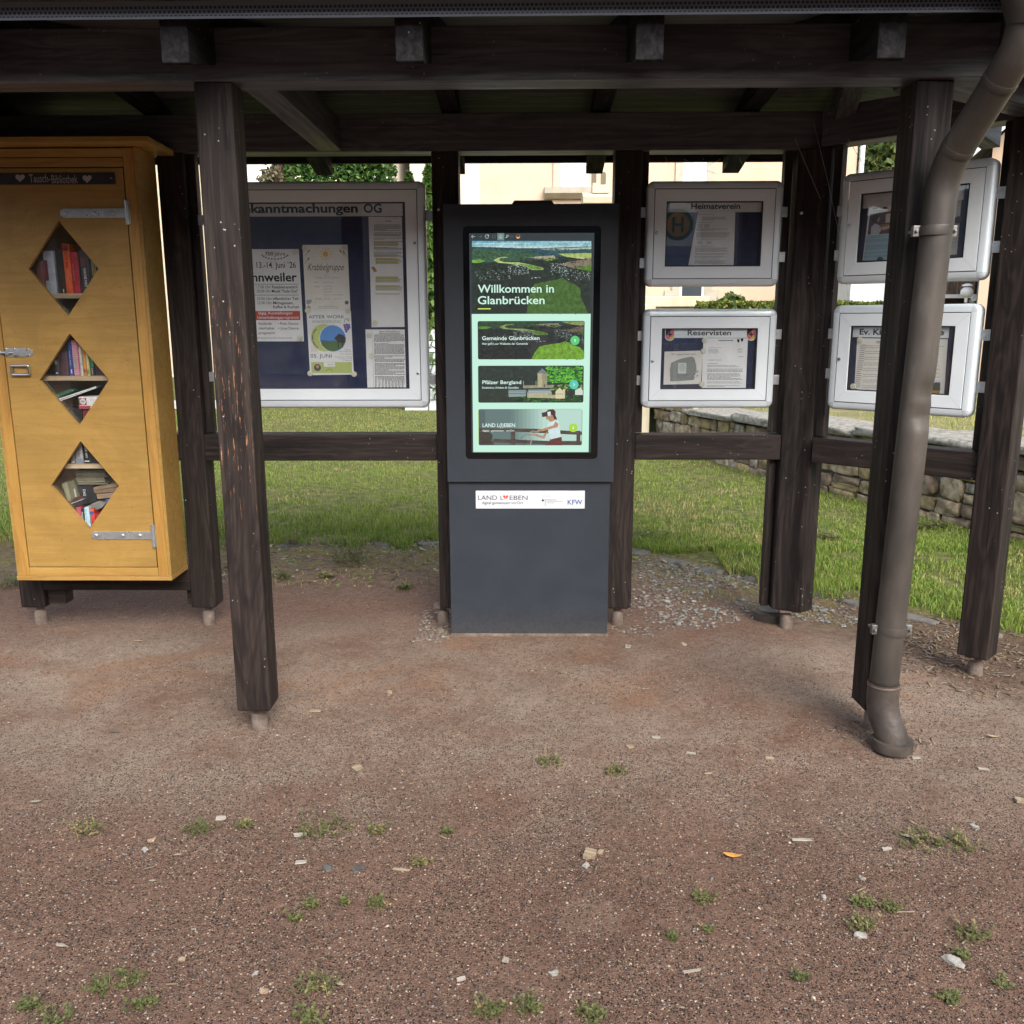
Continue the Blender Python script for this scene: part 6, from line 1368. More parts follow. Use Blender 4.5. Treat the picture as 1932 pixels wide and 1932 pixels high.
WEEDS = [(zl, 330, 540, 130, 'thin dry weed clump left in the row before the scraped post', .5), (zl, 740, 540, 120, 'green weed clump below the scraped post', .1), (zl, 920, 528, 60, 'small weed tuft just right of the scraped post row', .3), (zl, 1210, 525, 200, 'widest weed clump in the middle row of the foreground', .2), (zl, 1425, 545, 80, 'dry weed clump at the right end of the middle row', .45), (zl, 1683, 545, 36, 'tiny lone green weed before the kiosk', .0), (zl, 1585, 662, 70, 'faint dry weed tuft behind the dark droppings', .6), (zl, 1170, 818, 46, 'small green weed left of the centre pair', .05), (zl, 1295, 805, 30, 'tiniest green weed of the centre group', .05), (zl, 1408, 810, 80, 'taller green weed at the right of the centre group', .1), (zl, 1112, 868, 50, 'small green weed nearest the camera in the centre group', .05), (zl, 490, 1085, 120, 'bright green weed clump, upper one at the lower left', .1), (zl, 365, 1125, 100, 'dark green weed clump touching the upper left clump', .05), (zl, 115, 1195, 90, 'weed clump at the lower left corner', .1), (zl, 205, 1245, 140, 'bushy weed clump at the bottom edge on the left', .1), (zl, 525, 1190, 110, 'weed clump at the bottom below the two left clumps', .15), (zl, 1180, 1115, 170, 'broad weed clump at the bottom left of centre, upper half', .2), (zl, 1165, 1235, 130, 'broad weed clump at the bottom left of centre, lower half', .1), (zl, 1845, 1205, 120, 'weed clump around a stone at the bottom centre', .15),
         (zr, 135, 275, 95, 'dry tufted weed in the trodden earth before the kiosk', .45), (zr, 385, 305, 85, 'flat dry weed right of the tufted one before the kiosk', .5), (zr, 1545, 560, 190, 'yellow green weed mat at the right edge, left part', .3), (zr, 1700, 580, 170, 'yellow green weed mat at the right edge, right part', .35), (zr, 720, 785, 85, 'grassy weed clump right of the orange leaf', .2), (zr, 1320, 810, 90, 'weed clump above the long straw at the lower right', .15), (zr, 1420, 830, 90, 'weed clump crossed by the long straw', .15), (zr, 1320, 890, 110, 'weed clump below the long straw at the lower right', .2), (zr, 1740, 920, 120, 'weed clump above the big pale stone', .15), (zr, 1700, 1005, 60, 'weed tuft behind the big pale stone', .1), (zr, 598, 948, 46, 'small green weed at the bottom right of centre', .05), (zr, 740, 922, 32, 'tiny faint weed at the bottom right of centre', .2), (zr, 1085, 1095, 46, 'thin green weed near the bottom on the right', .1), (zr, 1650, 1168, 80, 'weed clump at the bottom right', .1), (zr, 1855, 1118, 44, 'small weed at the bottom right edge', .1), (zr, 60, 1195, 120, 'weed clump at the bottom centre edge', .1), (zr, 300, 1228, 110, 'weed clump at the bottom edge right of centre', .1)]
for i, (z, x, y, wp, lb, dry) in enumerate(WEEDS):
    P = gp(z, x, y+wp*.12); Q = gp(z, x+wp/2, y+wp*.12); w_ = 2*abs(Q.x-P.x); weed(lb, P.x, P.y, w_, .014+.16*w_, int(14+230*w_), i, dry)
zm = zoom(600, 1150, 750, 1932)
for i, (x, y, wp, lb, h) in enumerate(((1110, 1265, 340, 'tall dandelion weed before the lawn edge', .16), (570, 1385, 120, 'grey green leafy weed beside the scraped post', .05), (650, 1140, 110, 'upright dry weed in the edging left of the dandelion', .16), (920, 1375, 110, 'withered dark weed on the mossy earth', .03), (1500, 1450, 130, 'flat green weed on the earth near the kiosk', .02))):
    P = gp(zm, x, y); Q = gp(zm, x+wp/2, y); w_ = 2*abs(Q.x-P.x); weed(lb, P.x, P.y, w_, h, 40 if i else 90, 60+i, .1 if i in (0, 1, 4) else .6, leafy=True, name='weed_plant', group='weeds between earth and lawn')
zq = zoom(0, 1600, 700, 1932)
P = gp(zq, 120, 300); weed('grey green leafy weed behind the left cabinet leg', P.x, P.y, .3, .07, 60, 80, .1, True, 'weed_plant', 'weeds between earth and lawn')
zc = zoom(1800, 1200, 1192, 1932)
for i, (x, y, wp, lb) in enumerate(((150, 625, 260, 'pale leafy clover patch at the lawn edge right of the kiosk'), (1000, 640, 130, 'grass tuft at the foot of the double corner post'), (1500, 570, 150, 'ivy at the foot of the stone wall'))):
    P = gp(zc, x, y); Q = gp(zc, x+wp/2, y); w_ = 2*abs(Q.x-P.x); weed(lb, P.x, P.y, w_, .06, 110, 90+i, .05, True, 'weed_plant', 'weeds between earth and lawn')

# ------------------------------------------------------------------ single stones, chips, leaves, sticks
PALES = noisy('pale_stone', (.19, .18, .155), (.30, .285, .255), 30, .85, bumpk=.3); DARKS = noisy('dark_stone', (.055, .05, .046), (.10, .094, .086), 30, .85); BRNS = noisy('brown_stone', (.22, .155, .10), (.33, .24, .16), 30, .85, bumpk=.3)
CHIPM = wood('dry_wood_chip', 'x', (.16, .12, .075), (.26, .20, .13), (.34, .28, .20), .8, grain=3); CHIPG = wood('grey_wood_chip', 'x', (.22, .19, .155), (.31, .28, .23), (.40, .36, .31), .8, grain=3)
LEAFT = noisy('dry_leaf_tan', (.36, .26, .16), (.46, .35, .23), 60, .7); LEAFO = noisy('dry_leaf_orange', (.50, .23, .05), (.60, .33, .09), 60, .6); LEAFP = noisy('dry_leaf_pale', (.27, .23, .175), (.35, .31, .25), 60, .7)
def stone(label, z, x, y, wp, mat, hk=.6, seed=0):
    P = gp(z, x, y); w_ = 2*abs(gp(z, x+wp/2, y).x-P.x); mb = MB(); hk *= .7; blob(mb, (P.x, P.y, gz(P.x, P.y)+w_*hk*.16), w_, w_*.72, w_*hk, mat, seed*1.3, seed+5, 2, .30, .75); tag(mb.build('stone'), label, 'stone', 'loose stones on the earth')
def chip(label, z, x, y, wp, hp, ang, mat, name='wood_chip', t=.004):
    P = gp(z, x, y); w_ = 2*abs(gp(z, x+wp/2, y).x-P.x); d = w_*hp/wp*1.6; mb = MB(); r = random.Random(int(x*7+y)); j = lambda: r.uniform(-.12, .12)
    pts = [(-w_/2*(1+j()), -d/2*(1+j())), (0, -d/2*(1+2*j())), (w_/2*(1+j()), -d/2*(.7+j())), (w_/2*(1+j()), d/2*(.8+j())), (0, d/2*(1+j())), (-w_/2*(1+j()), d/2*(.9+j()))]
    M = Matrix.Translation((P.x, P.y, gz(P.x, P.y)+.002)) @ Matrix.Rotation(R(ang), 4, 'Z') @ Matrix.Rotation(r.uniform(-.12, .12), 4, 'X') @ Matrix.Rotation(r.uniform(-.06, .06), 4, 'Y')
    mb.prism(pts, 'z', 0, t, mat); o = mb.build(name); o.matrix_basis = M; tag(o, label, 'wood chip' if name == 'wood_chip' else 'stick', 'wood scraps on the earth'); return o
def leaf(label, z, x, y, wp, ang, mat, curl=.4):
    P = gp(z, x, y); L = 2*abs(gp(z, x+wp/2, y).x-P.x); V = []; F_ = []; K = 8
    for i in range(K+1):
        t = i/K; wv = L*.17*math.sin(math.pi*t**.8)+.0004; zc_ = curl*L*.5*(2*t-1)**2*.5
        for s in (-1, 0, 1): V.append((L*(t-.5), s*wv, zc_+abs(s)*wv*.5+.003))
    for i in range(K):
        for s in (0, 1): F_.append([3*i+s, 3*i+s+1, 3*i+s+4, 3*i+s+3])
    o = np_mesh('dry_leaf', np.array(V), np.array(F_), [mat], smooth=True); o.matrix_basis = Matrix.Translation((P.x, P.y, gz(P.x, P.y)+.002)) @ Matrix.Rotation(R(ang), 4, 'Z')
    sm = o.modifiers.new('thickness', 'SOLIDIFY'); sm.thickness = .0005; tag(o, label, 'leaf', 'fallen leaves on the earth')
stone('brown cracked stone before the kiosk beside the scraped post', zl, 1465, 32, 30, BRNS, .9, 1); leaf('pale curled leaf at the far left of the foreground', zl, 135, 447, 42, 10, LEAFP); stone('white square stone left below the scraped post', zl, 545, 622, 30, PALES, .7, 2); stone('reddish brown stone above the white square one', zl, 572, 588, 26, BRNS, .8, 3)
stone('dark grey dropping, left one of two', zl, 1230, 692, 40, DARKS, .6, 4); stone('dark grey dropping, right one of two', zl, 1350, 690, 46, DARKS, .6, 5); leaf('grey leaf lying at the lower left', zl, 230, 982, 48, -10, LEAFP, .2); stone('white stone near the bottom left of centre', zl, 960, 1077, 26, PALES, .8, 6); stone('grey brown stone below the white one at the bottom left', zl, 992, 1148, 34, BRNS, .9, 7)
chip('square brown wood chip right of the scraped post', zl, 1345, 320, 34, 22, 40, CHIPM); chip('pale flat wood chip just right of the scraped post foot', zl, 1184, 96, 46, 10, -6, CHIPM); leaf('dark curled leaf left of the scraped post', zl, 430, 170, 42, -14, noisy('dry_leaf_dark', (.10, .085, .065), (.15, .13, .10), 60, .7)); chip('grey wood chip in the weed row under the scraped post', zl, 832, 505, 36, 13, 10, CHIPG)
chip('broad pale wood chip below the widest weed clump', zl, 1130, 567, 46, 11, 14, CHIPG); chip('small frayed chip left of the dark droppings', zl, 1132, 672, 40, 12, 12, CHIPG); chip('long thin tan chip right of the dark droppings', zl, 1510, 691, 62, 7, -4, CHIPM); leaf('pale oval leaf in the left foreground', zl, 575, 741, 30, 5, LEAFP, .2); leaf('pale oval leaf nearer the scraped post', zl, 670, 644, 32, 14, LEAFP, .2); chip('upright tan chip in the lower left foreground', zl, 685, 1026, 20, 18, 80, CHIPM); leaf('pale leaf beside the broad weed clump at the bottom', zl, 1278, 1121, 40, -18, LEAFP, .2); chip('grey chip at the right of the lower left foreground', zl, 1905, 1028, 24, 16, 70, CHIPG); chip('slim grey chip near the bottom left of centre', zl, 1735, 1093, 34, 10, 20, CHIPG)
chip('brown block of wood beside a white stone in the foreground', zr, 290, 638, 42, 34, -20, CHIPM, t=.012); stone('white stone beside the brown block of wood', zr, 275, 681, 32, PALES, .8, 8); chip('slim tan chip standing behind the brown block of wood', zr, 330, 625, 30, 12, 60, CHIPM); leaf('orange curled leaf in the right foreground', zr, 830, 632, 74, -10, LEAFO, .7); stone('big pale angular stone at the lower right', zr, 1665, 1033, 62, PALES, .6, 9); stone('small pale stone near the bottom centre', zr, 153, 1084, 40, PALES, .6, 10); leaf('tan leaf between kiosk and downpipe', zr, 738, 328, 36, 20, LEAFT, .5); chip('brown chip with a stone left of the downpipe', zr, 970, 270, 34, 10, 8, CHIPM)
chip('white stick lying before the kiosk', zr, 541, 186, 34, 9, 2, CHIPG, 'stick'); chip('white striped stick right of the first one', zr, 672, 249, 34, 7, -20, CHIPG, 'stick'); stone('pale stone behind the yellow green weed mat', zr, 1745, 521, 34, PALES, .6, 11); leaf('grey leaf left of the yellow green weed mat', zr, 1490, 563, 50, -30, LEAFP, .3); chip('long grey stick in the right foreground', zr, 1095, 571, 72, 9, -4, CHIPG, 'stick'); chip('pale flat chip right of the long grey stick', zr, 1415, 611, 36, 9, 5, CHIPG); stone('pale flat stone below the long straw', zr, 1315, 938, 44, PALES, .5, 12); chip('white chip right of the pipe boot', zr, 1525, 269, 30, 8, 3, CHIPG); chip('white splinter at the right edge', zr, 1778, 322, 40, 9, -8, CHIPG); leaf('brown leaf right of the downpipe', zr, 1815, 200, 44, -12, LEAFT, .6); chip('tan block at the right edge', zr, 1915, 447, 26, 20, 75, CHIPM, t=.01); chip('golden brown chip before the kiosk', zr, 442, 221, 24, 14, 20, CHIPM); chip('bent grey twig at the bottom right of centre', zr, 675, 1082, 74, 6, 14, CHIPG, 'stick'); chip('long yellow straw across the weeds at the lower right', zr, 1470, 851, 90, 3, -3, CHIPM, 'stick', .002)
stone('small pale stone in the right middle foreground', zr, 1175, 797, 24, PALES, .8, 13); stone('pale split stone above the weed clump at the lower right', zr, 1320, 722, 26, PALES, .6, 14); leaf('tan leaf under the cabinet in the earth', zq, 1115, 750, 76, 4, LEAFT, .3)
for i, (x, y, wp, m, lb) in enumerate(((55, 1110, 40, PALES, 'pale stone at the left front corner of the chippings'), (460, 945, 46, CHIP[0], 'grey green stone on the chippings right of the kiosk'), (295, 1008, 32, PALES, 'pale stone in front of the chippings'), (320, 1105, 34, BRNS, 'flat tan stone before the chippings'), (980, 950, 50, CHIP[0], 'grey green stone right of the double corner post'), (1075, 1015, 36, PALES, 'pale stone on the chippings right of the corner post'))): stone(lb, zc, x, y, wp, m, .5, 30+i)
# ------------------------------------------------------------------ stone wall with cap slabs, raised terrace
WP = Plane(WALL0, WD, WN); WH_ = .50; WLEN = (WALL1-WALL0).length
RUB = [noisy('rubble_buff', (.20, .152, .092), (.42, .34, .23), 13, .9, bumpk=.9, bscale=30, c3=(.44, .37, .26), lo=.38, hi=.6), noisy('rubble_grey', (.165, .145, .108), (.38, .34, .265), 14, .9, bumpk=.9, bscale=30, c3=(.36, .345, .30), lo=.4, hi=.6), noisy('rubble_lichen', (.16, .125, .066), (.35, .275, .14), 12, .9, bumpk=.9, bscale=30, c3=(.26, .20, .055), lo=.38, hi=.58), noisy('rubble_brown', (.125, .09, .062), (.27, .20, .14), 13, .9, bumpk=.9, bscale=30, c3=(.24, .20, .16), lo=.38, hi=.6)]
MORT = noisy('old_mortar', (.075, .066, .053), (.15, .135, .11), 20, .95, bumpk=.5)
CAPM = noisy('lichen_slab', (.16, .15, .125), (.29, .28, .245), 22, .9, bumpk=.7, c3=(.30, .29, .26), lo=.4, hi=.56)
WALLT = thing('stone_wall', 'low rubble stone retaining wall with rough cap slabs beside the lawn', 'wall', WP.pos(WLEN/2, 0))
mb = MB()
def wbox(mb, a0, a1, b0, b1, d0, d1, mat):
    vs = [WP.pos(a, b, d) for a in (a0, a1) for b in (b0, b1) for d in (d0, d1)]; mb.add(vs, [(0, 1, 3, 2), (4, 6, 7, 5), (0, 4, 5, 1), (2, 3, 7, 6), (0, 2, 6, 4), (1, 5, 7, 3)], mat)
wbox(mb, -.02, WLEN, -.05, WH_-.07, -.45, -.055, MORT); mb.build('wall_core', WALLT)
mb = MB(); r = random.Random(5); b = -.06; angw = math.atan2(WD.y, WD.x)
def wh(a): return .505+.033*a+(.22 if a < .72 else 0)
while b < .68:
    hgt = r.uniform(.09, .17); a = -.02+r.uniform(0, .1)
    while a < WLEN:
        L = r.uniform(.12, .44)*(1.0 if a > 3.0 else .75); top = wh(a)-.07; h2 = min(hgt, top-b)
        if h2 > .03:
            parts = [(b, h2)] if r.random() < .8 or h2 < .1 else [(b, h2*.45), (b+h2*.45, h2*.55)]
            for bb, hb in parts:
                c = WP.pos(a+L/2, bb+hb/2+r.uniform(-.008, .008), -.078+r.uniform(-.008, .006)); blob(mb, c, L*r.uniform(.93, 1.0), r.uniform(.12, .16), hb*r.uniform(.9, 1.0), r.choice(RUB), angw+r.uniform(-.05, .05), int(r.random()*1e6), 3, .11, r.uniform(.22, .36))
        a += L
    b += hgt
mb.build('stonework', WALLT, smooth=True)
a = -.04
while a < WLEN:
    L = r.uniform(.5, 1.0); mb = MB(); blob(mb, WP.pos(a+L/2, wh(a+L/2)-.035, -.23+r.uniform(-.015, .015)), L*1.03, .60, r.uniform(.065, .085), CAPM, angw+r.uniform(-.015, .015), int(r.random()*1e6), 3, .05, .28); mb.build('cap_slab', WALLT, smooth=True); a += L
def flatstruct(name, pts, z, mat): 
    mb = MB(); mb.add([(x, y, z) for x, y in pts], [tuple(range(len(pts)))], mat); return tag(mb.build(name), kind='structure')
TERR = noisy('dry_lawn_soil', (.12, .12, .045), (.24, .21, .10), 3.5, .95, c3=(.09, .11, .03))
q0, q1 = WP.pos(-.05, 0, -.3), WP.pos(WLEN+3, 0, -.3)
flatstruct('terrace', [(q0.x, q0.y), (q1.x, q1.y), (60, -2), (60, 80), (1.2, 80), (1.2, 12.2)], WH_-.02, TERR)
n = 26000; xx, yy = RNG.uniform(1.6, 7, n), RNG.uniform(4, 13, n); dd_ = (xx-WALL0.x)*WN.x+(yy-WALL0.y)*WN.y; k = (dd_ < -.42) & (dd_ > -3.2) & (fbm(xx*2, yy*2, 91, 3) > .38)
tag(blades('terrace_grass', xx[k], yy[k], np.full(k.sum(), WH_-.02), RNG.uniform(.02, .07, k.sum()), [GRM[3], GRM[3], GRM[2], GRM[0]], .006, 1.0, 14), 'dry yellowish grass on the terrace above the stone wall', 'grass', None, 'stuff')

# ------------------------------------------------------------------ foliage helper
def foliage(pts, size, mats, seed=0, mix=None, flat=.0):
    r = np.random.default_rng(seed); n = len(pts); a = r.normal(size=(n, 3)); a /= np.linalg.norm(a, axis=1)[:, None]; b = r.normal(size=(n, 3)); b -= a*(a*b).sum(1)[:, None]; b /= np.linalg.norm(b, axis=1)[:, None]
    s = np.asarray(size)*r.uniform(.6, 1.4, n); P = np.asarray(pts)
    V = np.stack([P-a*s[:, None]*.5, P+b*s[:, None]*.28, P+a*s[:, None]*.5, P-b*s[:, None]*.28], 1); F = np.arange(n*4).reshape(n, 4)
    mi = r.integers(0, len(mats), n) if mix is None else mix
    return V.reshape(-1, 3), F, mi
def tree(name, label, cat, base, trunk_h, trunk_r, clusters, leaf_n, leaf_s, mats, seed=0, bark=None, group=None, crown='crown'):
    base = Vector(base); t = thing(name, label, cat, base, group); r = random.Random(seed); mb = MB(); bark = bark or BARK
    top = base+Vector((0, 0, trunk_h)); mb.tube([base-Vector((0, 0, .1)), base.lerp(top, .5)+Vector((r.uniform(-.05, .05), 0, 0)), top], [trunk_r*1.15, trunk_r*.8, trunk_r*.35], bark, 10)
    for c, rad in clusters:
        s = base.lerp(top, r.uniform(.35, .9)); c = Vector(c); mb.tube([s, s.lerp(c, .5)+Vector((0, 0, .06*rad)), c], [trunk_r*.4, trunk_r*.25, trunk_r*.08], bark, 6)
    mb.build('trunk', t, smooth=True)
    R_ = np.random.default_rng(seed+7); P = []
    vol = np.array([rd**2 for c, rd in clusters]); 
    for (c, rd), k in zip(clusters, (leaf_n*vol/vol.sum()).astype(int)):
        d = R_.normal(size=(k, 3)); d /= np.linalg.norm(d, axis=1)[:, None]; P.append(np.array(c)+d*rd*(R_.random((k, 1))**.35)*np.array([1, 1, .9]))
    V, F, mi = foliage(np.concatenate(P), leaf_s, mats, seed); o = np_mesh(crown, V, F, mats, mi); set_parent(o, t); return t
BARK = noisy('bark', (.05, .038, .03), (.11, .085, .07), 12, .9, bumpk=.5)
THU = [leafm('thuja_mid', (.045, .105, .022)), leafm('thuja_dark', (.018, .052, .014)), leafm('thuja_light', (.095, .160, .035))]
YGR = [leafm('hedge_yellow', (.19, .20, .028)), leafm('hedge_green', (.095, .135, .025)), leafm('hedge_dark', (.045, .075, .018))]
COP = [leafm('copper_leaf', (.055, .030, .030)), leafm('copper_dark', (.028, .018, .02)), leafm('copper_pale', (.12, .085, .07))]
DEC = [leafm('leaf_mid', (.075, .115, .035)), leafm('leaf_dark', (.03, .055, .018)), leafm('leaf_light', (.16, .19, .07))]
def hedge(name, label, cat, x0, x1, y0, y1, z0, z1, n, size, mats, seed, round_=.15):
    r = np.random.default_rng(seed); u, v, w_ = r.random((3, n)); f = r.integers(0, 3, n)
    x, y, z = x0+(x1-x0)*u, y0+(y1-y0)*v, z0+(z1-z0)*w_
    y = np.where(f == 0, y0+.12*(y1-y0)*r.random(n)**2, y); z = np.where(f == 1, z1-.12*(z1-z0)*r.random(n)**2, z)
    bmp = fbm(x*2.5, z*2.5, seed, 3)-.5; y = y+bmp*round_*2; z = z+(fbm(x*3, y*3, seed+3, 3)-.5)*round_*1.6*((z-z0)/(z1-z0))
    t = thing(name, label, cat, ((x0+x1)/2, (y0+y1)/2, z0)); V, F, mi = foliage(np.stack([x, y, z], 1), size, mats, seed); o = np_mesh('foliage', V, F, mats, mi); set_parent(o, t)
    mb = MB()
    for k in range(max(2, int((x1-x0)/.6))): 
        xx_ = x0+.3+k*.6; mb.tube([(xx_, (y0+y1)/2, z0-.05), (xx_, (y0+y1)/2, z0+(z1-z0)*.6)], .03, BARK, 6)
    mb.build('stems', t)
# ------------------------------------------------------------------ things behind the left half
A = lambda x, y, Y: atY(x, y, Y)
hx0, hx1 = A(538, 330, 16).x, A(731, 330, 16).x
hedge('thuja_hedge', 'tall green clipped thuja hedge beyond the lawn', 'hedge', hx0, hx1, 15.9, 17.2, 0, 4.6, 34000, .10, THU, 5, .10)
def cone_tree(name, label, px, ytop, Y, w_, mats, n, seed, size=.13, cat='tree', z0=0):
    P = A(px, ytop, Y); h = P.z-z0; r = np.random.default_rng(seed); t_ = r.random(n)**.8; rad = w_/2*(1-t_)**.75*(.55+.5*r.random(n)); a = r.uniform(0, 6.283, n); x, y, z = P.x+rad*np.cos(a), Y+rad*np.sin(a), z0+.15+t_*(h-.15)
    t = thing(name, label, cat, (P.x, Y, z0)); V, F, mi = foliage(np.stack([x, y, z], 1), size, mats, seed); o = np_mesh('crown', V, F, mats, mi); set_parent(o, t); mb = MB(); mb.tube([(P.x, Y, z0-.1), (P.x, Y, z0+h*.8)], [.07, .02], BARK, 8); mb.build('trunk', t)
cone_tree('thuja_tree', 'slender bright green thuja beside the timber post left of the kiosk', 808, 314, 15.3, 1.1, THU[:1]+THU[2:], 6500, 11)
cone_tree('thuja_tree', 'lower thuja tip left of the slender bright green one', 772, 328, 16.2, 1.0, THU, 4500, 12)
cone_tree('copper_tree', 'dark copper leaved tree left of the thuja hedge', 528, 250, 19, 1.3, COP, 5000, 13, .2)
tree('bare_shrub', 'thin twiggy shrub before the cream house', 'shrub', (A(511, 330, 18).x, 18, 0), 3.6, .04, [(tuple(A(508, 326, 18)), .18), (tuple(A(515, 335, 18)), .22), (tuple(A(505, 340, 18)), .2), (tuple(A(512, 350, 18)), .3)], 360, .10, [leafm('shrub_grey', (.17, .155, .09)), leafm('shrub_brown', (.10, .08, .05))], 15)
CREAM = noisy('cream_render', (.50, .42, .30), (.55, .465, .34), 3, .85, bumpk=.1, bscale=80); PEACH = noisy('peach_render', (.54, .40, .285), (.58, .435, .315), 2.5, .85, bumpk=.1, bscale=80)
SAND = noisy('window_sandstone', (.38, .34, .265), (.45, .41, .33), 5, .85, bumpk=.2); WFR = plain('white_window_frame', (.74, .75, .76), .4); WGL = plain('window_glass', (.05, .06, .07), .05); BLIND = noisy('white_blind', (.66, .68, .70), (.70, .72, .74), 4, .6, stretch=(.2, 1, 40)); 
def house(name, label, loc): return thing(name, label, 'house', loc)
CH = house('cream_house', 'cream rendered house seen above the large notice board at the left', (A(430, 330, 24).x, 26, 0))
ax1 = A(500, 330, 24).x; mb = MB(); mb.box(ax1-9, ax1, 24, 33, -.1, 8.5, CREAM); mb.build('wall', CH)
mb = MB(); mb.prism([(23.6, 8.4), (28.5, 12), (33.4, 8.4), (33.4, 8.7), (28.5, 12.3), (23.6, 8.7)], 'x', ax1-9.3, ax1+.3, ROOFT); mb.build('roof', CH)
mb = MB(); mb.box(ax1-4, ax1-3, 23.96, 23.995, 3, 4.4, WFR); mb.build('window', CH)
NH = house('cream_house', 'narrow cream house corner beyond the thuja hedge', (A(725, 330, 21).x, 22, 0)); nx1 = A(738, 330, 21).x
mb = MB(); mb.box(nx1-3.4, nx1, 21, 27, -.1, 7.6, plain('cream_white_render', (.70, .66, .58), .8)); mb.build('wall', NH)
mb = MB(); mb.prism([(20.7, 7.5), (24, 9.9), (27.3, 7.5), (27.3, 7.75), (24, 10.15), (20.7, 7.75)], 'x', nx1-3.6, nx1+.2, ROOFT); mb.build('roof', NH)
# white block garden wall behind the slender thuja
bw = A(795, 680, 14.9).x; mb = MB(); BLK = plain('white_block', (.46, .48, .50), .7); JNT = plain('dark_joint', (.09, .10, .11), .8)
zz0, zz1 = A(810, 745, 14.9).z, A(810, 620, 14.9).z
BWT = thing('block_wall', 'white block garden wall with dark joints behind the slender thuja', 'wall', (bw, 15, 0))
mb.box(bw-.3, bw+2.2, 14.92, 15.08, -.05, zz1-.01, JNT); mb.build('wall_core', BWT); mb = MB(); rows = 7; hh_ = (zz1)/rows
for i in range(rows):
    for j in range(-1, 7):
        xo = bw-.3+j*.4+(.2 if i % 2 else 0); a, b2 = max(bw-.3, xo+.012), min(bw+2.2, xo+.388)
        if b2 > a+.02: mb.box(a, b2, 14.9, 15.1, i*hh_+.012, (i+1)*hh_-.006, BLK)
mb.build('blocks', BWT)
pz = A(435, 772, 15.2); mb = MB(); mb.box(-9, A(472, 772, 15.2).x, 15.25, 16.6, .0, .05, noisy('pale_paving', (.42, .41, .39), (.50, .49, .46), 6, .85)); tag(mb.build('path'), kind='structure')

# ------------------------------------------------------------------ peach house beyond the kiosk and the right half
YH_ = 22.0
PH = house('peach_house', 'large peach coloured house behind the kiosk with pale window surrounds', (4, 26, WH_))
hx0, hx1 = A(872, 345, YH_).x, A(1617, 300, YH_).x
mb = MB(); mb.box(hx0+.1, hx1, YH_, YH_+10, -.1, 10.5, PEACH); mb.build('wall', PH)
px_ = A(906, 345, YH_).x; mb = MB(); mb.box(hx0-1.2, px_, YH_-.06, YH_+9, -.1, 10.45, noisy('pale_side_render', (.52, .46, .385), (.56, .50, .42), 3, .85)); mb.build('side_wing', PH)
mb = MB(); mb.prism([(YH_-.6, 10.3), (YH_+5, 14.2), (YH_+10.6, 10.3), (YH_+10.6, 10.6), (YH_+5, 14.5), (YH_-.6, 10.6)], 'x', hx0-1.5, hx1+.4, ROOFT); mb.build('roof', PH)
mb = MB(); mb.tube([(hx1+.09, YH_-.06, .6), (hx1+.09, YH_-.06, 10.2)], .06, plain('white_pipe', (.62, .64, .67), .4), 12); mb.build('rain_pipe', PH)
def window(x0, x1, y0, y1, kind, sill=True, px=True, surround=.17):
    xa, xb = A(x0, (y0+y1)/2, YH_).x, A(x1, (y0+y1)/2, YH_).x; zb, zt = A((x0+x1)/2, y1, YH_).z, A((x0+x1)/2, y0, YH_).z
    mb = MB(); s = surround
    for a, b, c, d in ((xa-s, xa, zb, zt+s), (xb, xb+s, zb, zt+s), (xa, xb, zt, zt+s)): mb.box(a, b, YH_-.05, YH_+.02, c, d, SAND)
    if kind == 'quoin':
        k = 0
        z = zb
        while z < zt: 
            e = s+(.18 if k % 2 == 0 else .02); mb.box(xa-e, xa-s, YH_-.045, YH_+.02, z, z+.3, SAND); mb.box(xb+s, xb+e, YH_-.045, YH_+.02, z, z+.3, SAND); z += .32; k += 1
    w_ = mb.build('window_surround', PH)
    mb = MB()
    for a, b, c, d in ((xa, xa+.06, zb, zt), (xb-.06, xb, zb, zt), (xa+.06, xb-.06, zb, zb+.07), (xa+.06, xb-.06, zt-.06, zt)): mb.box(a, b, YH_-.03, YH_+.03, c, d, WFR)
    if kind != 'blind': mb.box(xa+.06, xb-.06, YH_-.025, YH_+.03, zb+(zt-zb)*.28, zb+(zt-zb)*.28+.06, WFR)
    mb.build('window_frame', w_)
    mb = MB(); mb.box(xa+.055, xb-.055, YH_-.012, YH_-.004, zb+.06, zt-.05, {'blind': BLIND, 'curtain': plain('pale_curtain', (.55, .60, .66), .25)}.get(kind, WGL)); mb.build('window_pane' if kind != 'blind' else 'roller_blind', w_)
    if sill:
        mb = MB(); mb.prism([(YH_-.26, zb-.16), (YH_-.28, zb-.03), (YH_-.05, zb), (YH_+.02, zb), (YH_+.02, zb-.26), (YH_-.1, zb-.26)], 'x', xa-s-.2, xb+s+.2, SAND); mb.build('sill', w_)
window(1058, 1112, 210, 353, 'curtain'); window(1289, 1334, 215, 385, 'blind', True); window(1283, 1330, 430, 572, 'quoin', False)
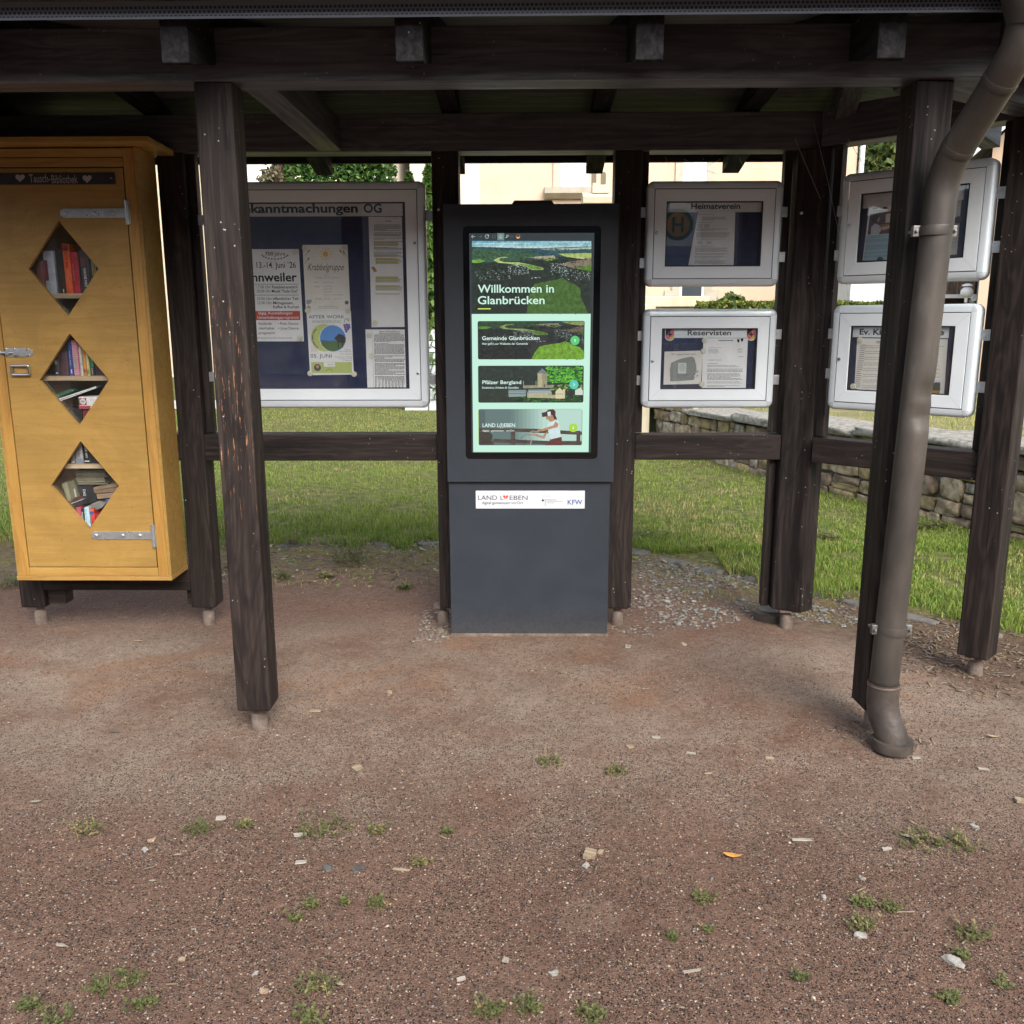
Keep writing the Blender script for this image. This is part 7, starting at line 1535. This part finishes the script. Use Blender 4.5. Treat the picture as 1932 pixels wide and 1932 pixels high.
# cream garden wall with cap and a porch pillar
GWL = thing('garden_wall', 'cream rendered low garden wall with moulded cap behind the Reservisten board', 'wall', (A(1270, 590, 11.6).x, 11.7, WH_))
x0, x1, zt = A(1209, 580, 11.6).x, A(1332, 580, 11.6).x, A(1270, 559, 11.6).z
CRW = noisy('weathered_cream', (.44, .385, .27), (.55, .49, .36), 4, .9, c3=(.33, .30, .23), stretch=(1, 1, .4))
mb = MB(); mb.box(x0, x1, 11.6, 11.85, WH_-.1, zt-.125, CRW); mb.build('wall', GWL); mb = MB(); mb.box(x0-.06, x1+.03, 11.54, 11.9, zt-.13, zt, CRW); mb.build('cap', GWL, bevel=.012); mb = MB(); mb.box(x0+.12, x1, 11.585, 11.6, zt-.23, zt-.15, CRW); mb.build('moulding', GWL)
xa, xb = WP.pos(-.02, 0).x-.42, WP.pos(-.02, 0).x-.06; mb = MB(); mb.box(xa, xb, 10.35, 10.75, -.05, 1.55, CRW); mb.box(xa-.05, xb+.03, 10.3, 10.8, 1.55, 1.64, CRW); tag(mb.build('gate_pillar', bevel=.01), 'plain cream gate pillar at the left end of the stone wall', 'pillar')
PO = thing('porch_pillar', 'cream porch pillar with scrolled block above its cap in front of the peach house', 'pillar', (A(1128, 380, 17).x, 17.3, WH_))
x0, x1 = A(1106, 380, 17).x, A(1150, 380, 17).x; zc_ = A(1120, 373, 17).z
mb = MB(); mb.box(x0+.03, x1, 17.05, 17.5, WH_-.1, zc_-.1, CREAM); mb.build('shaft', PO); mb = MB(); mb.prism([(16.9, zc_-.1), (17.6, zc_-.1), (17.62, zc_), (17.25, zc_+.12), (16.88, zc_)], 'x', x0-.06, x1+.05, CREAM); mb.build('pillar_cap', PO)
mb = MB(); mb.box(x0+.12, x1, 17.12, 17.45, zc_+.1, zc_+1.3, CREAM); mb.build('upper_block', PO)
for k in (0, 1):
    cx_ = x0+.14+.17*k; mb = MB(); zb_ = zc_+.28-.03*k; mb.prism([(cx_-.045, zb_), (cx_+.045, zb_), (cx_+.045, zb_+.16)]+[(cx_+.045*math.cos(t), zb_+.16+.045*math.sin(t)) for t in np.linspace(.3, 2.8, 6)]+[(cx_-.045, zb_+.16)], 'y', 17.108, 17.135, plain('niche_shadow_brown', (.16, .13, .09), .9)); mb.build('niche', PO)
# hedge on the terrace
hx0, hx1 = A(1326, 580, 10.9).x, A(1668, 570, 10.9).x
hedge('garden_hedge', 'low yellow green garden hedge on the terrace behind the right notice boards', 'hedge', hx0, hx1, 10.8, 11.4, WH_, A(1450, 571, 10.9).z, 15000, .055, YGR, 23, .05)
tree('leafy_shrub', 'darker leafy shrub growing out of the garden hedge', 'shrub', (A(1385, 575, 11.1).x, 11.1, WH_), .8, .02, [(tuple(A(1380, 572, 11.1)), .14), (tuple(A(1372, 577, 11.1)), .16), (tuple(A(1392, 576, 11.1)), .13)], 420, .08, [DEC[0], DEC[1], YGR[1]], 31)
# white neighbour building with slatted balcony and lantern, peach gable
NW = house('white_outbuilding', 'white outbuilding with a brown slatted balcony front at the right', (A(1720, 540, 15).x, 16, WH_))
x0, x1 = A(1606, 530, 15).x, A(1848, 540, 15).x; WHR = noisy('white_render', (.58, .58, .57), (.64, .64, .63), 3, .85)
mb = MB(); mb.box(x0, x1, 15, 19, WH_-.1, 3.2, WHR); mb.build('wall', NW); mb = MB(); mb.box(x0-.15, x1+.1, 14.8, 19.2, 3.2, 3.32, ROOFT); mb.build('roof', NW)
sx0, sx1, sz1, sz0 = A(1742, 545, 14.5).x, A(1843, 545, 14.5).x, A(1790, 531, 14.5).z, A(1790, 555, 14.5).z
SLAT = wood('weathered_slats', 'z', (.07, .045, .035), (.15, .11, .09), (.25, .21, .18), .7); mb = MB(); x = sx0
while x < sx1-.03: mb.box(x, x+.042, 14.50, 14.52, sz0, sz1, SLAT); x += .05
mb.build('slatted_front', NW); mb = MB(); mb.box(sx0-.05, sx1+.02, 14.53, 15.0, sz0-.30, sz0-.02, WOODX); mb.box(sx0-.05, sx1+.02, 14.528, 14.56, sz0, sz1+.0, WOODX); mb.build('balcony_beam', NW); mb = MB(); mb.box(sx0-.1, sx1+.05, 14.45, 14.53, sz0-.06, sz0-.005, WFR); mb.build('balcony_rail', NW)
PG = house('peach_gable', 'peach coloured house gable at the right edge', (A(1900, 400, 13.5).x, 14, WH_)); gx0 = A(1846, 550, 13.5).x
def pgrot(o): o.matrix_basis = Matrix.Translation((gx0, 13.5, 0)) @ Matrix.Rotation(R(-29), 4, 'Z') @ Matrix.Translation((-gx0, -13.5, 0))
mb = MB(); z_e = A(1875, 268, 13.5).z; mb.prism([(gx0, WH_-.1), (gx0+8, WH_-.1), (gx0+8, z_e), (gx0+4, z_e+3.6), (gx0, z_e)], 'y', 13.5, 22, PEACH); pgrot(mb.build('wall', PG)); 
mb = MB(); mb.prism([(gx0-.35, z_e-.28), (gx0+4, z_e+3.63), (gx0+8.3, z_e-.2), (gx0+8.3, z_e+.02), (gx0+4, z_e+3.85), (gx0-.35, z_e-.06)], 'y', 13.2, 22.3, ROOFT); pgrot(mb.build('roof', PG))
mb = MB(); mb.prism([(gx0-.36, z_e-.34), (gx0+4, z_e+3.58), (gx0+4, z_e+3.76), (gx0-.36, z_e-.14)], 'y', 13.17, 13.198, WFR); pgrot(mb.build('bargeboard', PG))
LC = A(1824, 551, 13.9); LT = thing('wall_lantern', 'round white glass wall lantern beside the slatted balcony', 'lantern', LC); LG = plain('lantern_glass', (.62, .64, .64), .12); 
mb = MB(); k = [(.05, .02), (.065, .06), (.10, .09), (.15, .088), (.19, .058), (.20, .045)]; mb.tube([LC+Vector((0, 0, -.13+z)) for z, q in k], [q for z, q in k], LG, 20); smooth_by_angle(mb.build('globe', LT), 60)
mb = MB(); mb.tube([LC+Vector((0, 0, .085)), LC+Vector((0, 0, .105)), LC+Vector((0, 0, .125))], [.075, .07, .02], WFR, 20); smooth_by_angle(mb.build('lantern_cap', LT)); mb = MB(); mb.tube([LC+Vector((0, 0, -.08)), LC+Vector((0, 0, -.15))], .022, WFR, 12); mb.tube([LC+Vector((0, 0, -.18)), LC+Vector((.14, .05, -.16)), LC+Vector((.20, .3, -.12))], .02, ZINC, 10); mb.tube([LC+Vector((.17, .12, -.08)), LC+Vector((.20, .14, -.08))], .05, ZINC, 18); mb.build('lantern_arm', LT)
tc_ = [(tuple(A(x, y, 27)), q) for x, y, q in ((1640, 300, .9), (1680, 310, 1.0), (1665, 285, .9), (1700, 290, 1.0), (1650, 340, 1.1), (1690, 350, 1.2), (1630, 330, .8), (1720, 330, 1.2))]
tree('leafy_tree', 'leafy garden tree standing behind the white outbuilding', 'tree', (A(1672, 340, 27).x, 27, WH_), 4.6, .22, tc_, 5200, .22, DEC, 41)
# ------------------------------------------------------------------ across the street, behind the photographer: seen only in the glass
BN = house('slate_roofed_barn', 'barn with a grey wall and slate roof across the street, lengthened to block low sky', (0, -20, 0)); mb = MB(); mb.box(-70, 60, -27, -17.5, -.2, 2.7, noisy('barn_wall', (.20, .18, .155), (.30, .27, .23), 1.5, .9)); mb.build('wall', BN)  # slate roof mirrored in the panes; length added to block low sky light
mb = MB(); mb.prism([(-16.9, 2.5), (-22.2, 8.6), (-27.6, 2.5), (-27.6, 2.8), (-22.2, 8.9), (-16.9, 2.8)], 'x', -70.4, 60.4, ROOFT); mb.build('roof', BN)
PV = 4.2365; vm = lambda x, y, Y: (lambda p: Vector((p.x, 2*PV-p.y, p.z)))(A(x, y, Y))
BS = vm(1279, 424, 16.6); BT = thing('bus_stop_sign', 'bus stop sign on a pole with a green ringed yellow disc', 'bus stop sign', (BS.x, BS.y, 0))
mb = MB(); mb.tube([(BS.x+.05, BS.y-.07, -.1), (BS.x+.05, BS.y-.07, BS.z+.2)], .035, ZINC, 12); mb.build('pole', BT)
SBP = Plane((BS.x, BS.y), (-1, 0), (0, 1)); mb = MB(); bd = [(BS.x-.40, 1.05), (BS.x+.40, 1.05)]+[(BS.x+.40*math.cos(t), BS.z-.02+.40*math.sin(t)) for t in np.linspace(0, math.pi, 14)]
mb.prism(bd, 'y', BS.y-.03, BS.y, ink((206, 210, 214))); SB_ = mb.build('sign_board', BT)
p = Print(SBP); Lk = lambda a, b: (a, b)
def sab(pts, m, d): p.ab(pts, m, d)
GRN, YLW = ink((44, 98, 88)), ink((186, 146, 84)); circ = lambda r_, n_=28: [(r_*math.cos(6.2832*i/n_), BS.z+r_*math.sin(6.2832*i/n_)) for i in range(n_)]
sab(circ(.27), GRN, .001); sab(circ(.205), YLW, .003)
for a, b, c, d in ((-.10, -.055, -.13, .13), (.055, .10, -.13, .13), (-.055, .055, -.022, .022)): sab([(a, BS.z+c), (b, BS.z+c), (b, BS.z+d), (a, BS.z+d)], GRN, .005)
def stext(s, a0, a1, b, h, m): 
    vs, fs = glyphs(s, .0); x0, x1 = vs[:, 0].min(), vs[:, 0].max(); p.mb.add([SBP.pos(a0+(v[0]-x0)/(x1-x0)*(a1-a0), b+v[1]/.69*h, .003) for v in vs], fs, m)
GBL = ink((60, 76, 104)); sab([(-.39, 1.06), (.39, 1.06), (.39, BS.z-.36), (-.39, BS.z-.36)], ink((112, 126, 150)), .0015)
stext('Glanbrücken', -.30, .22, BS.z-.56, .075, GBL); stext('206', -.30, -.12, BS.z-.82, .08, GBL); stext('270', -.30, -.12, BS.z-1.0, .08, GBL); stext('DB', -.12, .10, vm(1268, 652, 16.6).z-.05, .11, GBL)
for b in (-.64, -.88): sab([(-.36, BS.z+b), (.36, BS.z+b), (.36, BS.z+b+.012), (-.36, BS.z+b+.012)], GBL, .003)
p.build('sign_print', SB_)

# ------------------------------------------------------------------ cobweb threads under the roof
WEB = plain('cobweb_silk', (.34, .34, .36), .8)
mb = MB()
def thread(pts, Y0_, Y1_, r_=.0007):
    q = [atY(x, y, Y0_+(Y1_-Y0_)*i/(len(pts)-1)) for i, (x, y) in enumerate(pts)]; q[1:-1] = [p-Vector((0, 0, .006)) for p in q[1:-1]]; mb.tube(q, r_, WEB, 5)
thread([(1535, 232), (1560, 330), (1590, 470), (1603, 585)], 4.16, 4.02); thread([(1600, 262), (1625, 300), (1650, 340)], 3.6, 3.3); thread([(1500, 262), (1530, 330), (1548, 375)], 4.1, 4.05)
tag(mb.build('cobweb'), 'long thin cobweb threads hanging at the double corner post', 'cobweb')
mb = MB(); thread([(1290, 300), (1330, 318), (1352, 328)], 4.3, 4.5, .0006); thread([(1255, 296), (1262, 312)], 4.3, 4.4, .0006); thread([(1360, 300), (1318, 322)], 4.35, 4.55, .0006); thread([(1395, 298), (1404, 318)], 4.3, 4.45, .0006)
tag(mb.build('cobweb'), 'torn cobweb strands above the Heimatverein board', 'cobweb')
